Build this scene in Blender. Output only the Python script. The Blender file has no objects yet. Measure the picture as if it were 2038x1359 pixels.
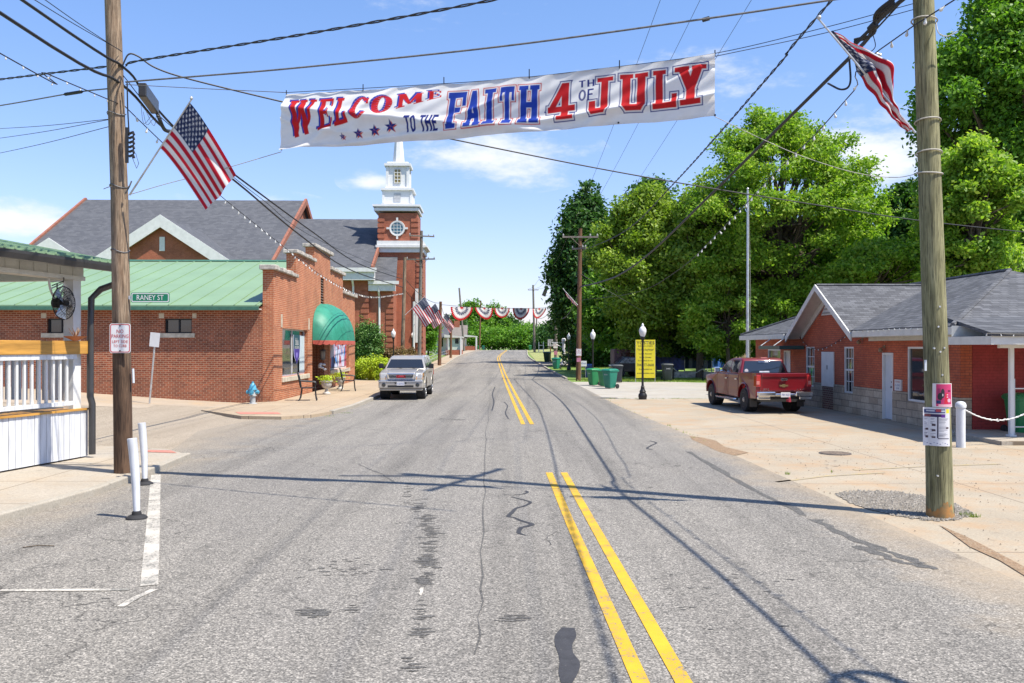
import bpy, bmesh, math, random
import numpy as np
from mathutils import Vector, Matrix
R = math.radians
# ------------------------------------------------------------------ camera, sky, sun
F = 1740.0; H = 2.2; CX = 1019.0; HY = 690.0; A = 0.0253
cA, sA = math.cos(A), math.sin(A)
scene = bpy.context.scene
col = scene.collection
cam_d = bpy.data.cameras.new('camera'); cam = bpy.data.objects.new('camera', cam_d); col.objects.link(cam)
cam.location = (0, 0, H); cam.rotation_euler = (R(90), 0, 0)
cam_d.sensor_width = 36.0; cam_d.lens = F / 2038 * 36; cam_d.shift_y = (HY - 679.5) / 2038
cam_d.clip_start = 0.1; cam_d.clip_end = 3000
scene.camera = cam
SUN_EL = R(59.5); SDX, SDY = 0.88, -0.475      # horizontal direction towards the sun
sd = Vector((SDX, SDY, 0)).normalized() * math.cos(SUN_EL); sd.z = math.sin(SUN_EL)
sl = bpy.data.lights.new('sun', 'SUN'); sl.energy = 5.0; sl.angle = R(0.5); sl.color = (1.0, 0.93, 0.81)
so = bpy.data.objects.new('sun', sl); col.objects.link(so)
so.rotation_euler = sd.to_track_quat('Z', 'Y').to_euler(); so.location = (20, -10, 40)
world = bpy.data.worlds.new('World'); scene.world = world; world.use_nodes = True
wn = world.node_tree; wn.nodes.clear()
def N(nt, t, **kw):
    n = nt.nodes.new(t)
    for k, v in kw.items():
        if k.startswith('i_'):
            n.inputs[k[2:].replace('_', ' ')].default_value = v
        else:
            setattr(n, k, v)
    return n
wo = N(wn, 'ShaderNodeOutputWorld'); bg = N(wn, 'ShaderNodeBackground'); bg.inputs[1].default_value = 0.09
sky = N(wn, 'ShaderNodeTexSky'); sky.sky_type = 'NISHITA'; sky.sun_disc = False
sky.sun_elevation = SUN_EL; sky.sun_rotation = math.atan2(SDX, SDY); sky.air_density = 1.0; sky.dust_density = 0.5; sky.ozone_density = 1.7
geo = N(wn, 'ShaderNodeTexCoord')
nz = N(wn, 'ShaderNodeTexNoise'); nz.inputs['Scale'].default_value = 9; nz.inputs['Detail'].default_value = 7; nz.inputs['Roughness'].default_value = 0.62
mp = N(wn, 'ShaderNodeMapping'); mp.inputs['Scale'].default_value = (1, 1, 2.6)
wn.links.new(geo.outputs['Generated'], mp.inputs[0]); wn.links.new(mp.outputs[0], nz.inputs['Vector'])
prev = None
for (px, py, rx, ry, amp) in ((30, 432, 130, 46, 1.5), (975, 312, 210, 66, 1.35), (745, 362, 66, 24, 1.1), (1745, 300, 210, 85, 1.35), (420, 400, 200, 30, .45), (1150, 20, 500, 40, .25), (1480, 150, 300, 60, .25)):
    d = Vector(((px - CX) / F, 1, (HY - py) / F)).normalized()
    # soft elliptical spot round a sky direction
    sub = N(wn, 'ShaderNodeVectorMath', operation='SUBTRACT'); wn.links.new(geo.outputs['Generated'], sub.inputs[0]); sub.inputs[1].default_value = d
    mul = N(wn, 'ShaderNodeVectorMath', operation='MULTIPLY'); wn.links.new(sub.outputs[0], mul.inputs[0]); mul.inputs[1].default_value = (F / rx, 3, F / ry)
    ln = N(wn, 'ShaderNodeVectorMath', operation='LENGTH'); wn.links.new(mul.outputs[0], ln.inputs[0])
    mr = N(wn, 'ShaderNodeMapRange', interpolation_type='SMOOTHSTEP'); wn.links.new(ln.outputs['Value'], mr.inputs[0])
    for k, v in enumerate((0.0, 1.15, amp, 0.0)): mr.inputs[k + 1].default_value = v
    if prev is None: prev = mr.outputs[0]
    else:
        ad = N(wn, 'ShaderNodeMath', operation='MAXIMUM'); wn.links.new(prev, ad.inputs[0]); wn.links.new(mr.outputs[0], ad.inputs[1]); prev = ad.outputs[0]
m1 = N(wn, 'ShaderNodeMath', operation='MULTIPLY_ADD'); wn.links.new(nz.outputs['Fac'], m1.inputs[0]); m1.inputs[1].default_value = 3.2; m1.inputs[2].default_value = -1.72
m2 = N(wn, 'ShaderNodeMath', operation='ADD'); wn.links.new(m1.outputs[0], m2.inputs[0]); wn.links.new(prev, m2.inputs[1])
m3 = N(wn, 'ShaderNodeMapRange', interpolation_type='SMOOTHSTEP'); wn.links.new(m2.outputs[0], m3.inputs[0])
for k, v in enumerate((0.15, 1.15, 0.0, 0.95)): m3.inputs[k + 1].default_value = v
m4 = N(wn, 'ShaderNodeMath', operation='MULTIPLY'); wn.links.new(m3.outputs[0], m4.inputs[0])
gt = N(wn, 'ShaderNodeMath', operation='GREATER_THAN'); wn.links.new(prev, gt.inputs[0]); gt.inputs[1].default_value = 0.001; wn.links.new(gt.outputs[0], m4.inputs[1])
mx = N(wn, 'ShaderNodeMixRGB'); wn.links.new(m4.outputs[0], mx.inputs[0]); tn = N(wn, 'ShaderNodeMixRGB'); tn.blend_type = 'MULTIPLY'; tn.inputs[0].default_value = 1; wn.links.new(sky.outputs[0], tn.inputs[1]); sz_ = N(wn, 'ShaderNodeSeparateXYZ'); wn.links.new(geo.outputs['Generated'], sz_.inputs[0]); rz_ = N(wn, 'ShaderNodeValToRGB'); rz_.color_ramp.elements[0].color = (1.16, 1.04, 1.30, 1); rz_.color_ramp.elements[1].color = (1.10, 1.30, 1.56, 1); rz_.color_ramp.elements[1].position = .42; wn.links.new(sz_.outputs[2], rz_.inputs[0]); wn.links.new(rz_.outputs[0], tn.inputs[2]); wn.links.new(tn.outputs[0], mx.inputs[1]); mx.inputs[2].default_value = (6.6, 6.8, 7.2, 1)
wn.links.new(mx.outputs[0], bg.inputs[0]); wn.links.new(bg.outputs[0], wo.inputs[0])
vs = scene.view_settings; vs.view_transform = 'Standard'; vs.look = 'None'; vs.gamma = 1; vs.use_curve_mapping = False; vs.exposure = 0.8
scene.cycles.max_bounces = 6; scene.cycles.transparent_max_bounces = 8
# ------------------------------------------------------------------ coordinates: u across the street, v along it
def RW(u, v): return (u * cA - v * sA, u * sA + v * cA)
def U(px, v):
    d = (px - CX) / F; return v * (sA + d * cA) / (cA - d * sA)
def V(px, u):
    d = (px - CX) / F; return u * (cA - d * sA) / (sA + d * cA)
def Z(py, u, v): return H - (py - HY) * RW(u, v)[1] / F
def at(px, py, Y): return Vector(((px - CX) * Y / F, Y, H - (py - HY) * Y / F))
def UV(p): return (p[0] * cA + p[1] * sA, -p[0] * sA + p[1] * cA)
def ss(a, b, x):
    t = min(1, max(0, (x - a) / (b - a))); return t * t * (3 - 2 * t)
_gv = [-80, 45, 52, 60, 68, 75, 90, 110, 130, 150, 170, 185, 200, 220, 260, 300, 900]
_gz = [0, 0, .015, .06, .12, .2, .4, .7, .98, 1.22, 1.42, 1.5, 1.44, 1.1, .1, -.8, -.8]
def G(u, v):
    z = float(np.interp(v, _gv, _gz))
    z += .075 * min(14, max(0, -9.6 - u)) * ss(20, 29, v) * (1 - .6 * ss(60, 70, v))
    z += .14 * min(5, max(0, -6.6 - u)) * ss(60, 72, v)
    z += .04 * min(10, max(0, u - 8)) * ss(90, 130, v)
    return z
def shift(v): return 2.4 * ss(105, 190, v) + 2.5 * ss(185, 240, v)
def KL(v): return float(np.interp(v, [20, 35, 70, 85, 110, 150, 300], [-4.95, -4.85, -4.8, -4.4, -4.4, -4.7, -4.7])) + shift(v)
def KR(v): return float(np.interp(v, [0, 22, 31, 45, 60, 300], [4.95, 4.95, 4.75, 5.0, 5.1, 5.1])) + shift(v)
def GP(px, py, dz=0.0):
    lo, hi = 2.0, 260.0
    best = None; v = lo
    while v < hi:                         # first ground point met by the sight line
        u = U(px, v); y = RW(u, v)[1]
        if H - (py - HY) * y / F < G(u, v) + dz: break
        v += .05 + v * .002
    return U(px, v), v
# ------------------------------------------------------------------ materials
MATS = {}
def new_mat(name):
    m = bpy.data.materials.new(name); m.use_nodes = True; nt = m.node_tree
    p = nt.nodes['Principled BSDF']; return m, nt, p
def lnk(nt, a, b): nt.links.new(a, b)
def ramp(nt, fac, stops):
    r = nt.nodes.new('ShaderNodeValToRGB'); e = r.color_ramp.elements
    while len(e) < len(stops): e.new(0.5)
    for q, (p_, c) in zip(e, stops): q.position = p_; q.color = (*c, 1) if len(c) == 3 else c
    lnk(nt, fac, r.inputs[0]); return r.outputs[0]
def noise(nt, vec, scale, detail=4, rough=.6, st=None):
    n = nt.nodes.new('ShaderNodeTexNoise'); n.inputs['Scale'].default_value = scale; n.inputs['Detail'].default_value = detail; n.inputs['Roughness'].default_value = rough
    if st:
        mp = nt.nodes.new('ShaderNodeMapping'); mp.inputs['Scale'].default_value = st; lnk(nt, vec, mp.inputs[0]); vec = mp.outputs[0]
    lnk(nt, vec, n.inputs['Vector']); return n.outputs['Fac']
def mixc(nt, fac, a, b, mode='MIX'):
    m = nt.nodes.new('ShaderNodeMixRGB'); m.blend_type = mode
    for i, x in zip((0, 1, 2), (fac, a, b)):
        if isinstance(x, (int, float)): m.inputs[i].default_value = x
        elif isinstance(x, tuple): m.inputs[i].default_value = (*x, 1)
        else: lnk(nt, x, m.inputs[i])
    return m.outputs[0]
def math_(nt, op, a, b=None, c=None):
    m = nt.nodes.new('ShaderNodeMath'); m.operation = op
    for i, x in enumerate((a, b, c)):
        if x is None: continue
        if isinstance(x, (int, float)): m.inputs[i].default_value = x
        else: lnk(nt, x, m.inputs[i])
    return m.outputs[0]
def bump(nt, p, h, strength=.3, dist=.01):
    b = nt.nodes.new('ShaderNodeBump'); b.inputs['Strength'].default_value = strength; b.inputs['Distance'].default_value = dist
    lnk(nt, h, b.inputs['Height']); lnk(nt, b.outputs[0], p.inputs['Normal'])
def objc(nt): return nt.nodes.new('ShaderNodeTexCoord').outputs['Object']
def wpos(nt): return nt.nodes.new('ShaderNodeNewGeometry').outputs['Position']
def boxuv(nt):
    tc = nt.nodes.new('ShaderNodeTexCoord'); sp = nt.nodes.new('ShaderNodeSeparateXYZ'); lnk(nt, tc.outputs['Object'], sp.inputs[0])
    sn = nt.nodes.new('ShaderNodeSeparateXYZ'); lnk(nt, tc.outputs['Normal'], sn.inputs[0])
    ax = math_(nt, 'ABSOLUTE', sn.outputs[0]); ay = math_(nt, 'ABSOLUTE', sn.outputs[1]); g = math_(nt, 'GREATER_THAN', ax, ay)
    u = math_(nt, 'ADD', math_(nt, 'MULTIPLY', sp.outputs[1], g), math_(nt, 'MULTIPLY', sp.outputs[0], math_(nt, 'SUBTRACT', 1.0, g)))
    cb = nt.nodes.new('ShaderNodeCombineXYZ'); lnk(nt, u, cb.inputs[0]); lnk(nt, sp.outputs[2], cb.inputs[1]); return cb.outputs[0], tc.outputs['Object']
def plain(name, c, rough=.6, var=.12, scale=6, metal=0, bmp=0, coat=0, c2=None, st=None):
    if name in MATS: return MATS[name]
    m, nt, p = new_mat(name); o = objc(nt)
    if not metal: c = tuple(x * .76 for x in c); c2 = tuple(x * .76 for x in c2) if c2 else None
    f = noise(nt, o, scale, 5, .65, st)
    d = c2 if c2 else tuple(x * (1 - 2.4 * var) for x in c)
    l = tuple(min(1, x * (1 + .6 * var)) for x in c)
    lnk(nt, ramp(nt, f, [(.3, d), (.62, l)]), p.inputs['Base Color'])
    p.inputs['Roughness'].default_value = rough; p.inputs['Metallic'].default_value = metal
    if coat: p.inputs['Coat Weight'].default_value = coat; p.inputs['Coat Roughness'].default_value = .05
    if bmp: bump(nt, p, noise(nt, o, scale * 4, 4, .6, st), bmp, .01)
    MATS[name] = m; return m
def brick(name, c1, c2, mort, bw=.215, rh=.076, ms=.011, dirt=.34, bias=0.0, squash=1):
    m, nt, p = new_mat(name); uv, o = boxuv(nt); c1, c2, mort = (tuple(x * .76 for x in q) for q in (c1, c2, mort))
    b = nt.nodes.new('ShaderNodeTexBrick'); lnk(nt, uv, b.inputs['Vector']); b.inputs['Scale'].default_value = 1
    b.inputs['Color1'].default_value = (*c1, 1); b.inputs['Color2'].default_value = (*c2, 1); b.inputs['Mortar'].default_value = (*mort, 1)
    b.inputs['Mortar Size'].default_value = ms; b.inputs['Mortar Smooth'].default_value = .1; b.inputs['Bias'].default_value = bias
    b.inputs['Brick Width'].default_value = bw; b.inputs['Row Height'].default_value = rh
    f = noise(nt, o, .9, 6, .7); f2 = noise(nt, o, 14, 3, .6)
    c = mixc(nt, 1.0, b.outputs['Color'], ramp(nt, f, [(.3, (1 - dirt,) * 3), (.65, (1.08,) * 3)]), 'MULTIPLY')
    c = mixc(nt, 1.0, c, ramp(nt, f2, [(.3, (.82,) * 3), (.7, (1.12,) * 3)]), 'MULTIPLY')
    lnk(nt, c, p.inputs['Base Color']); p.inputs['Roughness'].default_value = .85
    bump(nt, p, math_(nt, 'SUBTRACT', 1.0, b.outputs['Fac']), .5, .008); MATS[name] = m; return m
brick_shop = brick('shop_brick', (.46, .115, .045), (.58, .18, .07), (.66, .44, .28), ms=.008)
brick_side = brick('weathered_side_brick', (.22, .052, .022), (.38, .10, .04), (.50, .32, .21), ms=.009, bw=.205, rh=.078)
brick_red = brick('red_house_brick', (.52, .105, .045), (.62, .15, .065), (.26, .08, .05), ms=.007, bw=.24, rh=.07)
brick_church = brick('church_brick', (.42, .105, .05), (.50, .14, .07), (.40, .22, .15), ms=.008)
brick_paint = brick('painted_maroon_brick', (.40, .045, .04), (.42, .05, .045), (.32, .035, .03), ms=.006)
brick_dark = brick('dark_infill_brick', (.16, .05, .035), (.26, .10, .07), (.36, .30, .24), ms=.014)
stone_tan = brick('tan_stone_block', (.46, .36, .26), (.66, .55, .42), (.26, .21, .16), bw=.62, rh=.21, ms=.011, dirt=.4)
shingle = brick('grey_shingle', (.065, .068, .078), (.145, .15, .165), (.045, .047, .055), bw=.24, rh=.07, ms=.006, dirt=.15)
shingle_far = brick('church_shingle', (.075, .08, .095), (.115, .12, .135), (.07, .075, .085), bw=.42, rh=.16, ms=.008, dirt=.06)
white_paint = plain('white_paint', (.80, .80, .79), .5, .05, 3)
white_vinyl = plain('white_vinyl_siding', (.72, .72, .68), .5, .06, 4)
white_board = plain('white_board_paint', (.78, .80, .84), .6, .12, 2.2, bmp=.15, st=(1, 6, .6))
galv = plain('galvanised_steel', (.55, .56, .57), .4, .12, 9, metal=.7)
black_iron = plain('black_iron', (.018, .018, .02), .45, .1, 8, metal=.3)
black_rub = plain('black_rubber', (.025, .025, .027), .8, .15, 8)
charcoal = plain('charcoal_gutter', (.05, .048, .048), .35, .08, 4)
chrome = plain('chrome', (.8, .8, .8), .12, .03, 3, metal=1)
wire_mat = plain('black_cable', (.02, .02, .023), .6, .1, 5)
wire_grey = plain('weathered_grey_cable', (.16, .16, .165), .6, .2, 9)
wire_pale = plain('pale_rope', (.5, .48, .42), .8, .1, 9)
stone_cap = plain('rough_stone_coping', (.56, .52, .46), .9, .28, 5, bmp=.5)
stone_sill = plain('limestone_sill', (.62, .56, .44), .85, .15, 5, bmp=.2)
wood_yel = plain('yellow_pine_board', (.66, .34, .07), .45, .22, 3, st=(4, .25, 5))
concrete = None
def glassy(name, c, rough=.05):
    m, nt, p = new_mat(name); p.inputs['Base Color'].default_value = (*c, 1); p.inputs['Roughness'].default_value = rough
    p.inputs['IOR'].default_value = 1.6; p.inputs['Specular IOR Level'].default_value = .8
    o = objc(nt); bump(nt, p, noise(nt, o, .8, 2, .5), .06, .05); MATS[name] = m; return m
glass = glassy('dark_window_glass', (.018, .022, .026)); car_glass = glassy('tinted_car_glass', (.012, .014, .018), .03)
glass_blue = glassy('church_glass', (.05, .14, .17), .1)
def wood(name, c1, c2, dark=.5, foot=0):
    m, nt, p = new_mat(name); o = objc(nt)
    f = noise(nt, o, 7, 6, .7, (3, 3, .22)); f2 = noise(nt, o, 1.3, 4, .6, (1, 1, .5)); f3 = noise(nt, o, 26, 3, .6, (3.4, 3.4, .12))
    c = ramp(nt, f, [(.32, c1), (.66, c2)])
    c = mixc(nt, .8, c, ramp(nt, f2, [(.35, (dark,) * 3), (.6, (1.05,) * 3)]), 'MULTIPLY')
    if foot:      # creosote stain rising from the ground with a ragged top
        sp = nt.nodes.new('ShaderNodeSeparateXYZ'); lnk(nt, o, sp.inputs[0]); hh = math_(nt, 'ADD', sp.outputs[2], math_(nt, 'MULTIPLY', noise(nt, o, 3, 4, .6, (3, 3, .4)), 1.6)); c = mixc(nt, 1.0, c, ramp(nt, math_(nt, 'MULTIPLY', hh, .2), [((foot + .4) * .2, (.42, .33, .28)), ((foot + 1.3) * .2, (1, 1, 1))]), 'MULTIPLY')
    c = mixc(nt, .85, c, ramp(nt, f3, [(.4, (.35,) * 3), (.5, (1,) * 3)]), 'MULTIPLY')
    lnk(nt, c, p.inputs['Base Color']); p.inputs['Roughness'].default_value = .9; bump(nt, p, f3, .6, .015); MATS[name] = m; return m
wood_old = wood('weathered_brown_pole', (.13, .075, .042), (.36, .27, .185), .38, foot=2.2)
wood_green = wood('treated_olive_pole', (.12, .115, .05), (.33, .31, .17), .60)
wood_brown = wood('brown_creosote_pole', (.10, .045, .022), (.22, .11, .055), .7)
wood_grey = wood('grey_pole', (.12, .10, .085), (.25, .22, .19), .7)
bark = wood('tree_bark', (.06, .045, .032), (.16, .125, .09), .6)
def vcol(name, rough=.6, trans=0):
    m, nt, p = new_mat(name); a = nt.nodes.new('ShaderNodeAttribute'); a.attribute_name = 'Col'
    n = noise(nt, objc(nt), 5, 4, .6); c = mixc(nt, 1.0, a.outputs['Color'], ramp(nt, n, [(.3, (.74,) * 3), (.65, (.80,) * 3)]), 'MULTIPLY')
    lnk(nt, c, p.inputs['Base Color']); p.inputs['Roughness'].default_value = rough; p.inputs['Specular IOR Level'].default_value = .2
    if trans:
        t = nt.nodes.new('ShaderNodeBsdfTranslucent'); lnk(nt, c, t.inputs[0]); mxs = nt.nodes.new('ShaderNodeMixShader'); mxs.inputs[0].default_value = trans
        lnk(nt, p.outputs[0], mxs.inputs[1]); lnk(nt, t.outputs[0], mxs.inputs[2]); lnk(nt, mxs.outputs[0], nt.nodes['Material Output'].inputs[0])
    MATS[name] = m; return m
art = vcol('printed_art'); cloth_art = vcol('printed_cloth', .8, .3)
def leaf(name, c1, c2, c3, trans=.35):
    m, nt, p = new_mat(name); a = nt.nodes.new('ShaderNodeAttribute'); a.attribute_name = 'rnd'
    n = noise(nt, wpos(nt), .45, 3, .6); f = math_(nt, 'ADD', math_(nt, 'MULTIPLY', a.outputs['Fac'], .55), math_(nt, 'MULTIPLY', n, .55))
    c = ramp(nt, f, [(.22, c1), (.55, c2), (.85, c3)])
    lnk(nt, c, p.inputs['Base Color']); p.inputs['Roughness'].default_value = .5; p.inputs['Specular IOR Level'].default_value = .3
    t = nt.nodes.new('ShaderNodeBsdfTranslucent'); lnk(nt, mixc(nt, 1.0, c, (1.25, 1.35, .6), 'MULTIPLY'), t.inputs[0]); mxs = nt.nodes.new('ShaderNodeMixShader'); mxs.inputs[0].default_value = trans
    lnk(nt, p.outputs[0], mxs.inputs[1]); lnk(nt, t.outputs[0], mxs.inputs[2]); lnk(nt, mxs.outputs[0], nt.nodes['Material Output'].inputs[0]); MATS[name] = m; return m
leaf_mid = leaf('mid_green_leaf', (.045, .13, .012), (.115, .26, .025), (.22, .38, .045), .42)
leaf_light = leaf('light_green_leaf', (.07, .17, .016), (.21, .36, .035), (.40, .50, .08), .48)
leaf_yel = leaf('yellow_green_leaf', (.08, .16, .016), (.20, .31, .034), (.34, .42, .07), .45)
leaf_dark = leaf('dark_green_leaf', (.02, .065, .014), (.045, .12, .025), (.09, .19, .04), .35)
leaf_hedge = leaf('lime_hedge_leaf', (.22, .34, .02), (.40, .52, .03), (.58, .64, .06), .3)
leaf_holly = leaf('holly_leaf', (.03, .09, .015), (.07, .17, .03), (.20, .33, .08), .15)
leaf_rust = leaf('rusty_shrub_leaf', (.10, .06, .03), (.18, .11, .05), (.24, .20, .07), .2)
leaf_grass = leaf('grass_blade', (.10, .16, .02), (.18, .27, .04), (.30, .34, .08), .3)
# ground materials
def asphalt_mat(name, base, warm=0):
    m, nt, p = new_mat(name); w = wpos(nt)
    v = nt.nodes.new('ShaderNodeTexVoronoi'); v.inputs['Scale'].default_value = 88; lnk(nt, w, v.inputs['Vector'])
    sc_ = nt.nodes.new('ShaderNodeSeparateColor'); lnk(nt, v.outputs['Color'], sc_.inputs[0])
    c = ramp(nt, sc_.outputs[0], [(0, tuple(base * k for k in (.36, .36, .35))), (.35, tuple(base * k for k in (.86, .85, .82))), (.7, tuple(base * k for k in (1.08, 1.06, 1.02))), (1, tuple(base * k for k in (2.0, 1.96, 1.88)))])
    c = mixc(nt, 1.0, c, ramp(nt, noise(nt, w, 30, 4, .7), [(.36, (.72,) * 3), (.62, (1.15,) * 3)]), 'MULTIPLY')
    c = mixc(nt, 1.0, c, ramp(nt, noise(nt, w, .28, 5, .6, (1, .35, 1)), [(.3, (.86, .86, .87)), (.68, (1.1, 1.09, 1.06))]), 'MULTIPLY')
    c = mixc(nt, 1.0, c, ramp(nt, noise(nt, w, 2.3, 5, .75, (1, .8, 1)), [(.28, (.72,) * 3), (.45, (1,) * 3)]), 'MULTIPLY')
    # worn streaks running along the street
    c = mixc(nt, 1.0, c, ramp(nt, noise(nt, w, 1.3, 5, .65, (1, .03, 1)), [(.34, (.72,) * 3), (.50, (.98,) * 3), (.68, (1.1,) * 3)]), 'MULTIPLY')
    # hairline cracks
    v2 = nt.nodes.new('ShaderNodeTexVoronoi'); v2.feature = 'DISTANCE_TO_EDGE'; v2.inputs['Scale'].default_value = .75
    dn = nt.nodes.new('ShaderNodeTexNoise'); dn.inputs['Scale'].default_value = 2.2; dn.inputs['Detail'].default_value = 6; lnk(nt, w, dn.inputs['Vector'])
    mv = nt.nodes.new('ShaderNodeVectorMath'); mv.operation = 'MULTIPLY_ADD'; lnk(nt, dn.outputs['Color'], mv.inputs[0]); mv.inputs[1].default_value = (.9, .9, 0); lnk(nt, w, mv.inputs[2]); lnk(nt, mv.outputs[0], v2.inputs['Vector'])
    cr = ramp(nt, v2.outputs['Distance'], [(.0, (.28,) * 3), (.007, (.7,) * 3), (.012, (1,) * 3)])
    msk = ramp(nt, noise(nt, w, .35, 4, .6), [(.5, (0,) * 3), (.6, (1,) * 3)])
    c = mixc(nt, msk, c, mixc(nt, 1.0, c, cr, 'MULTIPLY'))
    # small oil spots
    v3 = nt.nodes.new('ShaderNodeTexVoronoi'); v3.inputs['Scale'].default_value = 1.9; lnk(nt, mv.outputs[0], v3.inputs['Vector'])
    sp = ramp(nt, v3.outputs['Distance'], [(.05, (.45,) * 3), (.11, (1,) * 3)])
    m2_ = ramp(nt, noise(nt, w, .6, 3, .6, (1, .3, 1)), [(.53, (0,) * 3), (.58, (1,) * 3)])
    c = mixc(nt, m2_, c, mixc(nt, 1.0, c, sp, 'MULTIPLY'))
    # wind blown dust lying along the right edge and in the mouth of the side street
    sx_ = nt.nodes.new('ShaderNodeSeparateXYZ'); lnk(nt, w, sx_.inputs[0]); dn_ = noise(nt, w, .9, 6, .7)
    e1 = math_(nt, 'ADD', math_(nt, 'MULTIPLY', sx_.outputs[0], 1.0), math_(nt, 'MULTIPLY', dn_, 2.6)); e1 = ramp(nt, math_(nt, 'MULTIPLY', e1, .1), [(.50, (0,) * 3), (.62, (.75,) * 3)])
    e2 = math_(nt, 'ADD', math_(nt, 'MULTIPLY', sx_.outputs[0], -1.0), math_(nt, 'MULTIPLY', dn_, 5.0)); e2 = ramp(nt, math_(nt, 'MULTIPLY', e2, .1), [(.80, (0,) * 3), (1.0, (.42,) * 3)])
    c = mixc(nt, math_(nt, 'MAXIMUM', e1, e2), c, mixc(nt, 1.0, (.33, .275, .20), ramp(nt, noise(nt, w, 40, 3, .7), [(.3, (.7,) * 3), (.7, (1.1,) * 3)]), 'MULTIPLY'))
    if warm: c = mixc(nt, warm, c, mixc(nt, 1.0, c, (1.2, 1.02, .8), 'MULTIPLY'))
    lnk(nt, c, p.inputs['Base Color']); p.inputs['Roughness'].default_value = .92; bump(nt, p, sc_.outputs[0], .35, .006); MATS[name] = m; return m
asphalt = asphalt_mat('worn_asphalt', .178, .30)
asphalt_side = asphalt_mat('pale_side_asphalt', .225, .5)
def conc_mat(name, base, joint=3.0, dirt=(.62, .44, .27), dirtamt=.5):
    m, nt, p = new_mat(name); w = wpos(nt)
    c = ramp(nt, noise(nt, w, .5, 6, .65), [(.3, tuple(b * .86 for b in base)), (.66, tuple(b * 1.08 for b in base))])
    c = mixc(nt, 1.0, c, ramp(nt, noise(nt, w, 36, 4, .7), [(.36, (.80,) * 3), (.6, (1.08,) * 3)]), 'MULTIPLY')
    f = noise(nt, w, .9, 6, .7); c = mixc(nt, ramp(nt, f, [(.47, (0,) * 3), (.66, (dirtamt,) * 3)]), c, dirt)
    f = noise(nt, w, 5, 6, .75); c = mixc(nt, 1.0, c, ramp(nt, f, [(.3, (.7,) * 3), (.42, (1,) * 3)]), 'MULTIPLY')
    if joint:
        b = nt.nodes.new('ShaderNodeTexBrick'); lnk(nt, w, b.inputs['Vector']); b.offset = 0; b.inputs['Scale'].default_value = 1
        b.inputs['Brick Width'].default_value = joint; b.inputs['Row Height'].default_value = joint * 1.3; b.inputs['Mortar Size'].default_value = .012
        c = mixc(nt, b.outputs['Fac'], c, (.15, .115, .08))
    lnk(nt, c, p.inputs['Base Color']); p.inputs['Roughness'].default_value = .9; bump(nt, p, noise(nt, w, 40, 3, .6), .25, .005); MATS[name] = m; return m
concrete = conc_mat('sunbaked_concrete_apron', (.325, .275, .205), 3.6, (.34, .22, .12), .7)
walk_conc = conc_mat('sidewalk_concrete', (.34, .30, .245), 1.5, (.34, .26, .17), .4)
walk_tan = conc_mat('tan_aggregate_sidewalk', (.35, .275, .19), 1.6, (.33, .23, .14), .4)
kerb_conc = conc_mat('kerb_concrete', (.33, .30, .25), 0, (.27, .22, .16), .4)
lot_sand = conc_mat('sandy_gravel', (.34, .28, .215), 0, (.36, .26, .16), .7)
apron_pale = conc_mat('pale_gravel_apron', (.34, .32, .285), 0, (.31, .26, .19), .5)
def grass_mat(name, c1, c2, c3):
    m, nt, p = new_mat(name); w = wpos(nt)
    c = ramp(nt, noise(nt, w, .6, 7, .75), [(.32, c1), (.52, c2), (.7, c3)])
    c = mixc(nt, 1.0, c, ramp(nt, noise(nt, w, 22, 3, .7), [(.35, (.5,) * 3), (.62, (1.25,) * 3)]), 'MULTIPLY')
    lnk(nt, c, p.inputs['Base Color']); p.inputs['Roughness'].default_value = .95; bump(nt, p, noise(nt, w, 30, 3, .7), .6, .03); MATS[name] = m; return m
def worn_paint(name, c, lo=.385, under=(.15, .145, .13)):
    m, nt, p = new_mat(name); w = wpos(nt); n1 = noise(nt, w, 45, 4, .7); n2 = noise(nt, w, 2.2, 5, .7)
    k = ramp(nt, math_(nt, 'ADD', math_(nt, 'MULTIPLY', n1, .6), math_(nt, 'MULTIPLY', n2, .4)), [(lo, (1,) * 3), (lo + .09, (0,) * 3)])
    b = mixc(nt, 1.0, c, ramp(nt, n2, [(.3, (.78,) * 3), (.7, (1.1,) * 3)]), 'MULTIPLY'); lnk(nt, mixc(nt, k, b, under), p.inputs['Base Color']); p.inputs['Roughness'].default_value = .8; bump(nt, p, n1, .3, .004); MATS[name] = m; return m
def tar_mat(name, c, under, thr):
    m, nt, p = new_mat(name); w = wpos(nt); n1 = noise(nt, w, 60, 4, .75); k = ramp(nt, n1, [(thr - .08, (0,) * 3), (thr + .06, (1,) * 3)])
    lnk(nt, mixc(nt, k, mixc(nt, 1.0, c, ramp(nt, noise(nt, w, 9, 4, .7), [(.3, (.8,) * 3), (.7, (1.5,) * 3)]), 'MULTIPLY'), under), p.inputs['Base Color']); p.inputs['Roughness'].default_value = .8; bump(nt, p, n1, .4, .005); MATS[name] = m; return m
grass_m = grass_mat('mown_grass', (.10, .15, .03), (.16, .26, .045), (.24, .33, .07))
grass_dry = grass_mat('dry_grass', (.15, .18, .05), (.26, .28, .09), (.34, .30, .13))
yellow = worn_paint('yellow_road_paint', (.54, .315, .012))
white_line = worn_paint('worn_white_road_paint', (.44, .41, .36), .42)
tar = tar_mat('crack_sealing_tar', (.028, .028, .032), (.17, .165, .155), .70)
tar_worn = tar_mat('worn_tar', (.05, .047, .043), (.17, .163, .15), .57)
red_pad = plain('red_tactile_paving', (.62, .24, .18), .8, .12, 9, bmp=.4)
dirt_m = tar_mat('brown_silt', (.17, .105, .055), (.33, .265, .185), .58)
yellow_faded = worn_paint('faded_yellow_paint', (.42, .31, .08), .50, (.31, .26, .19))
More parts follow.
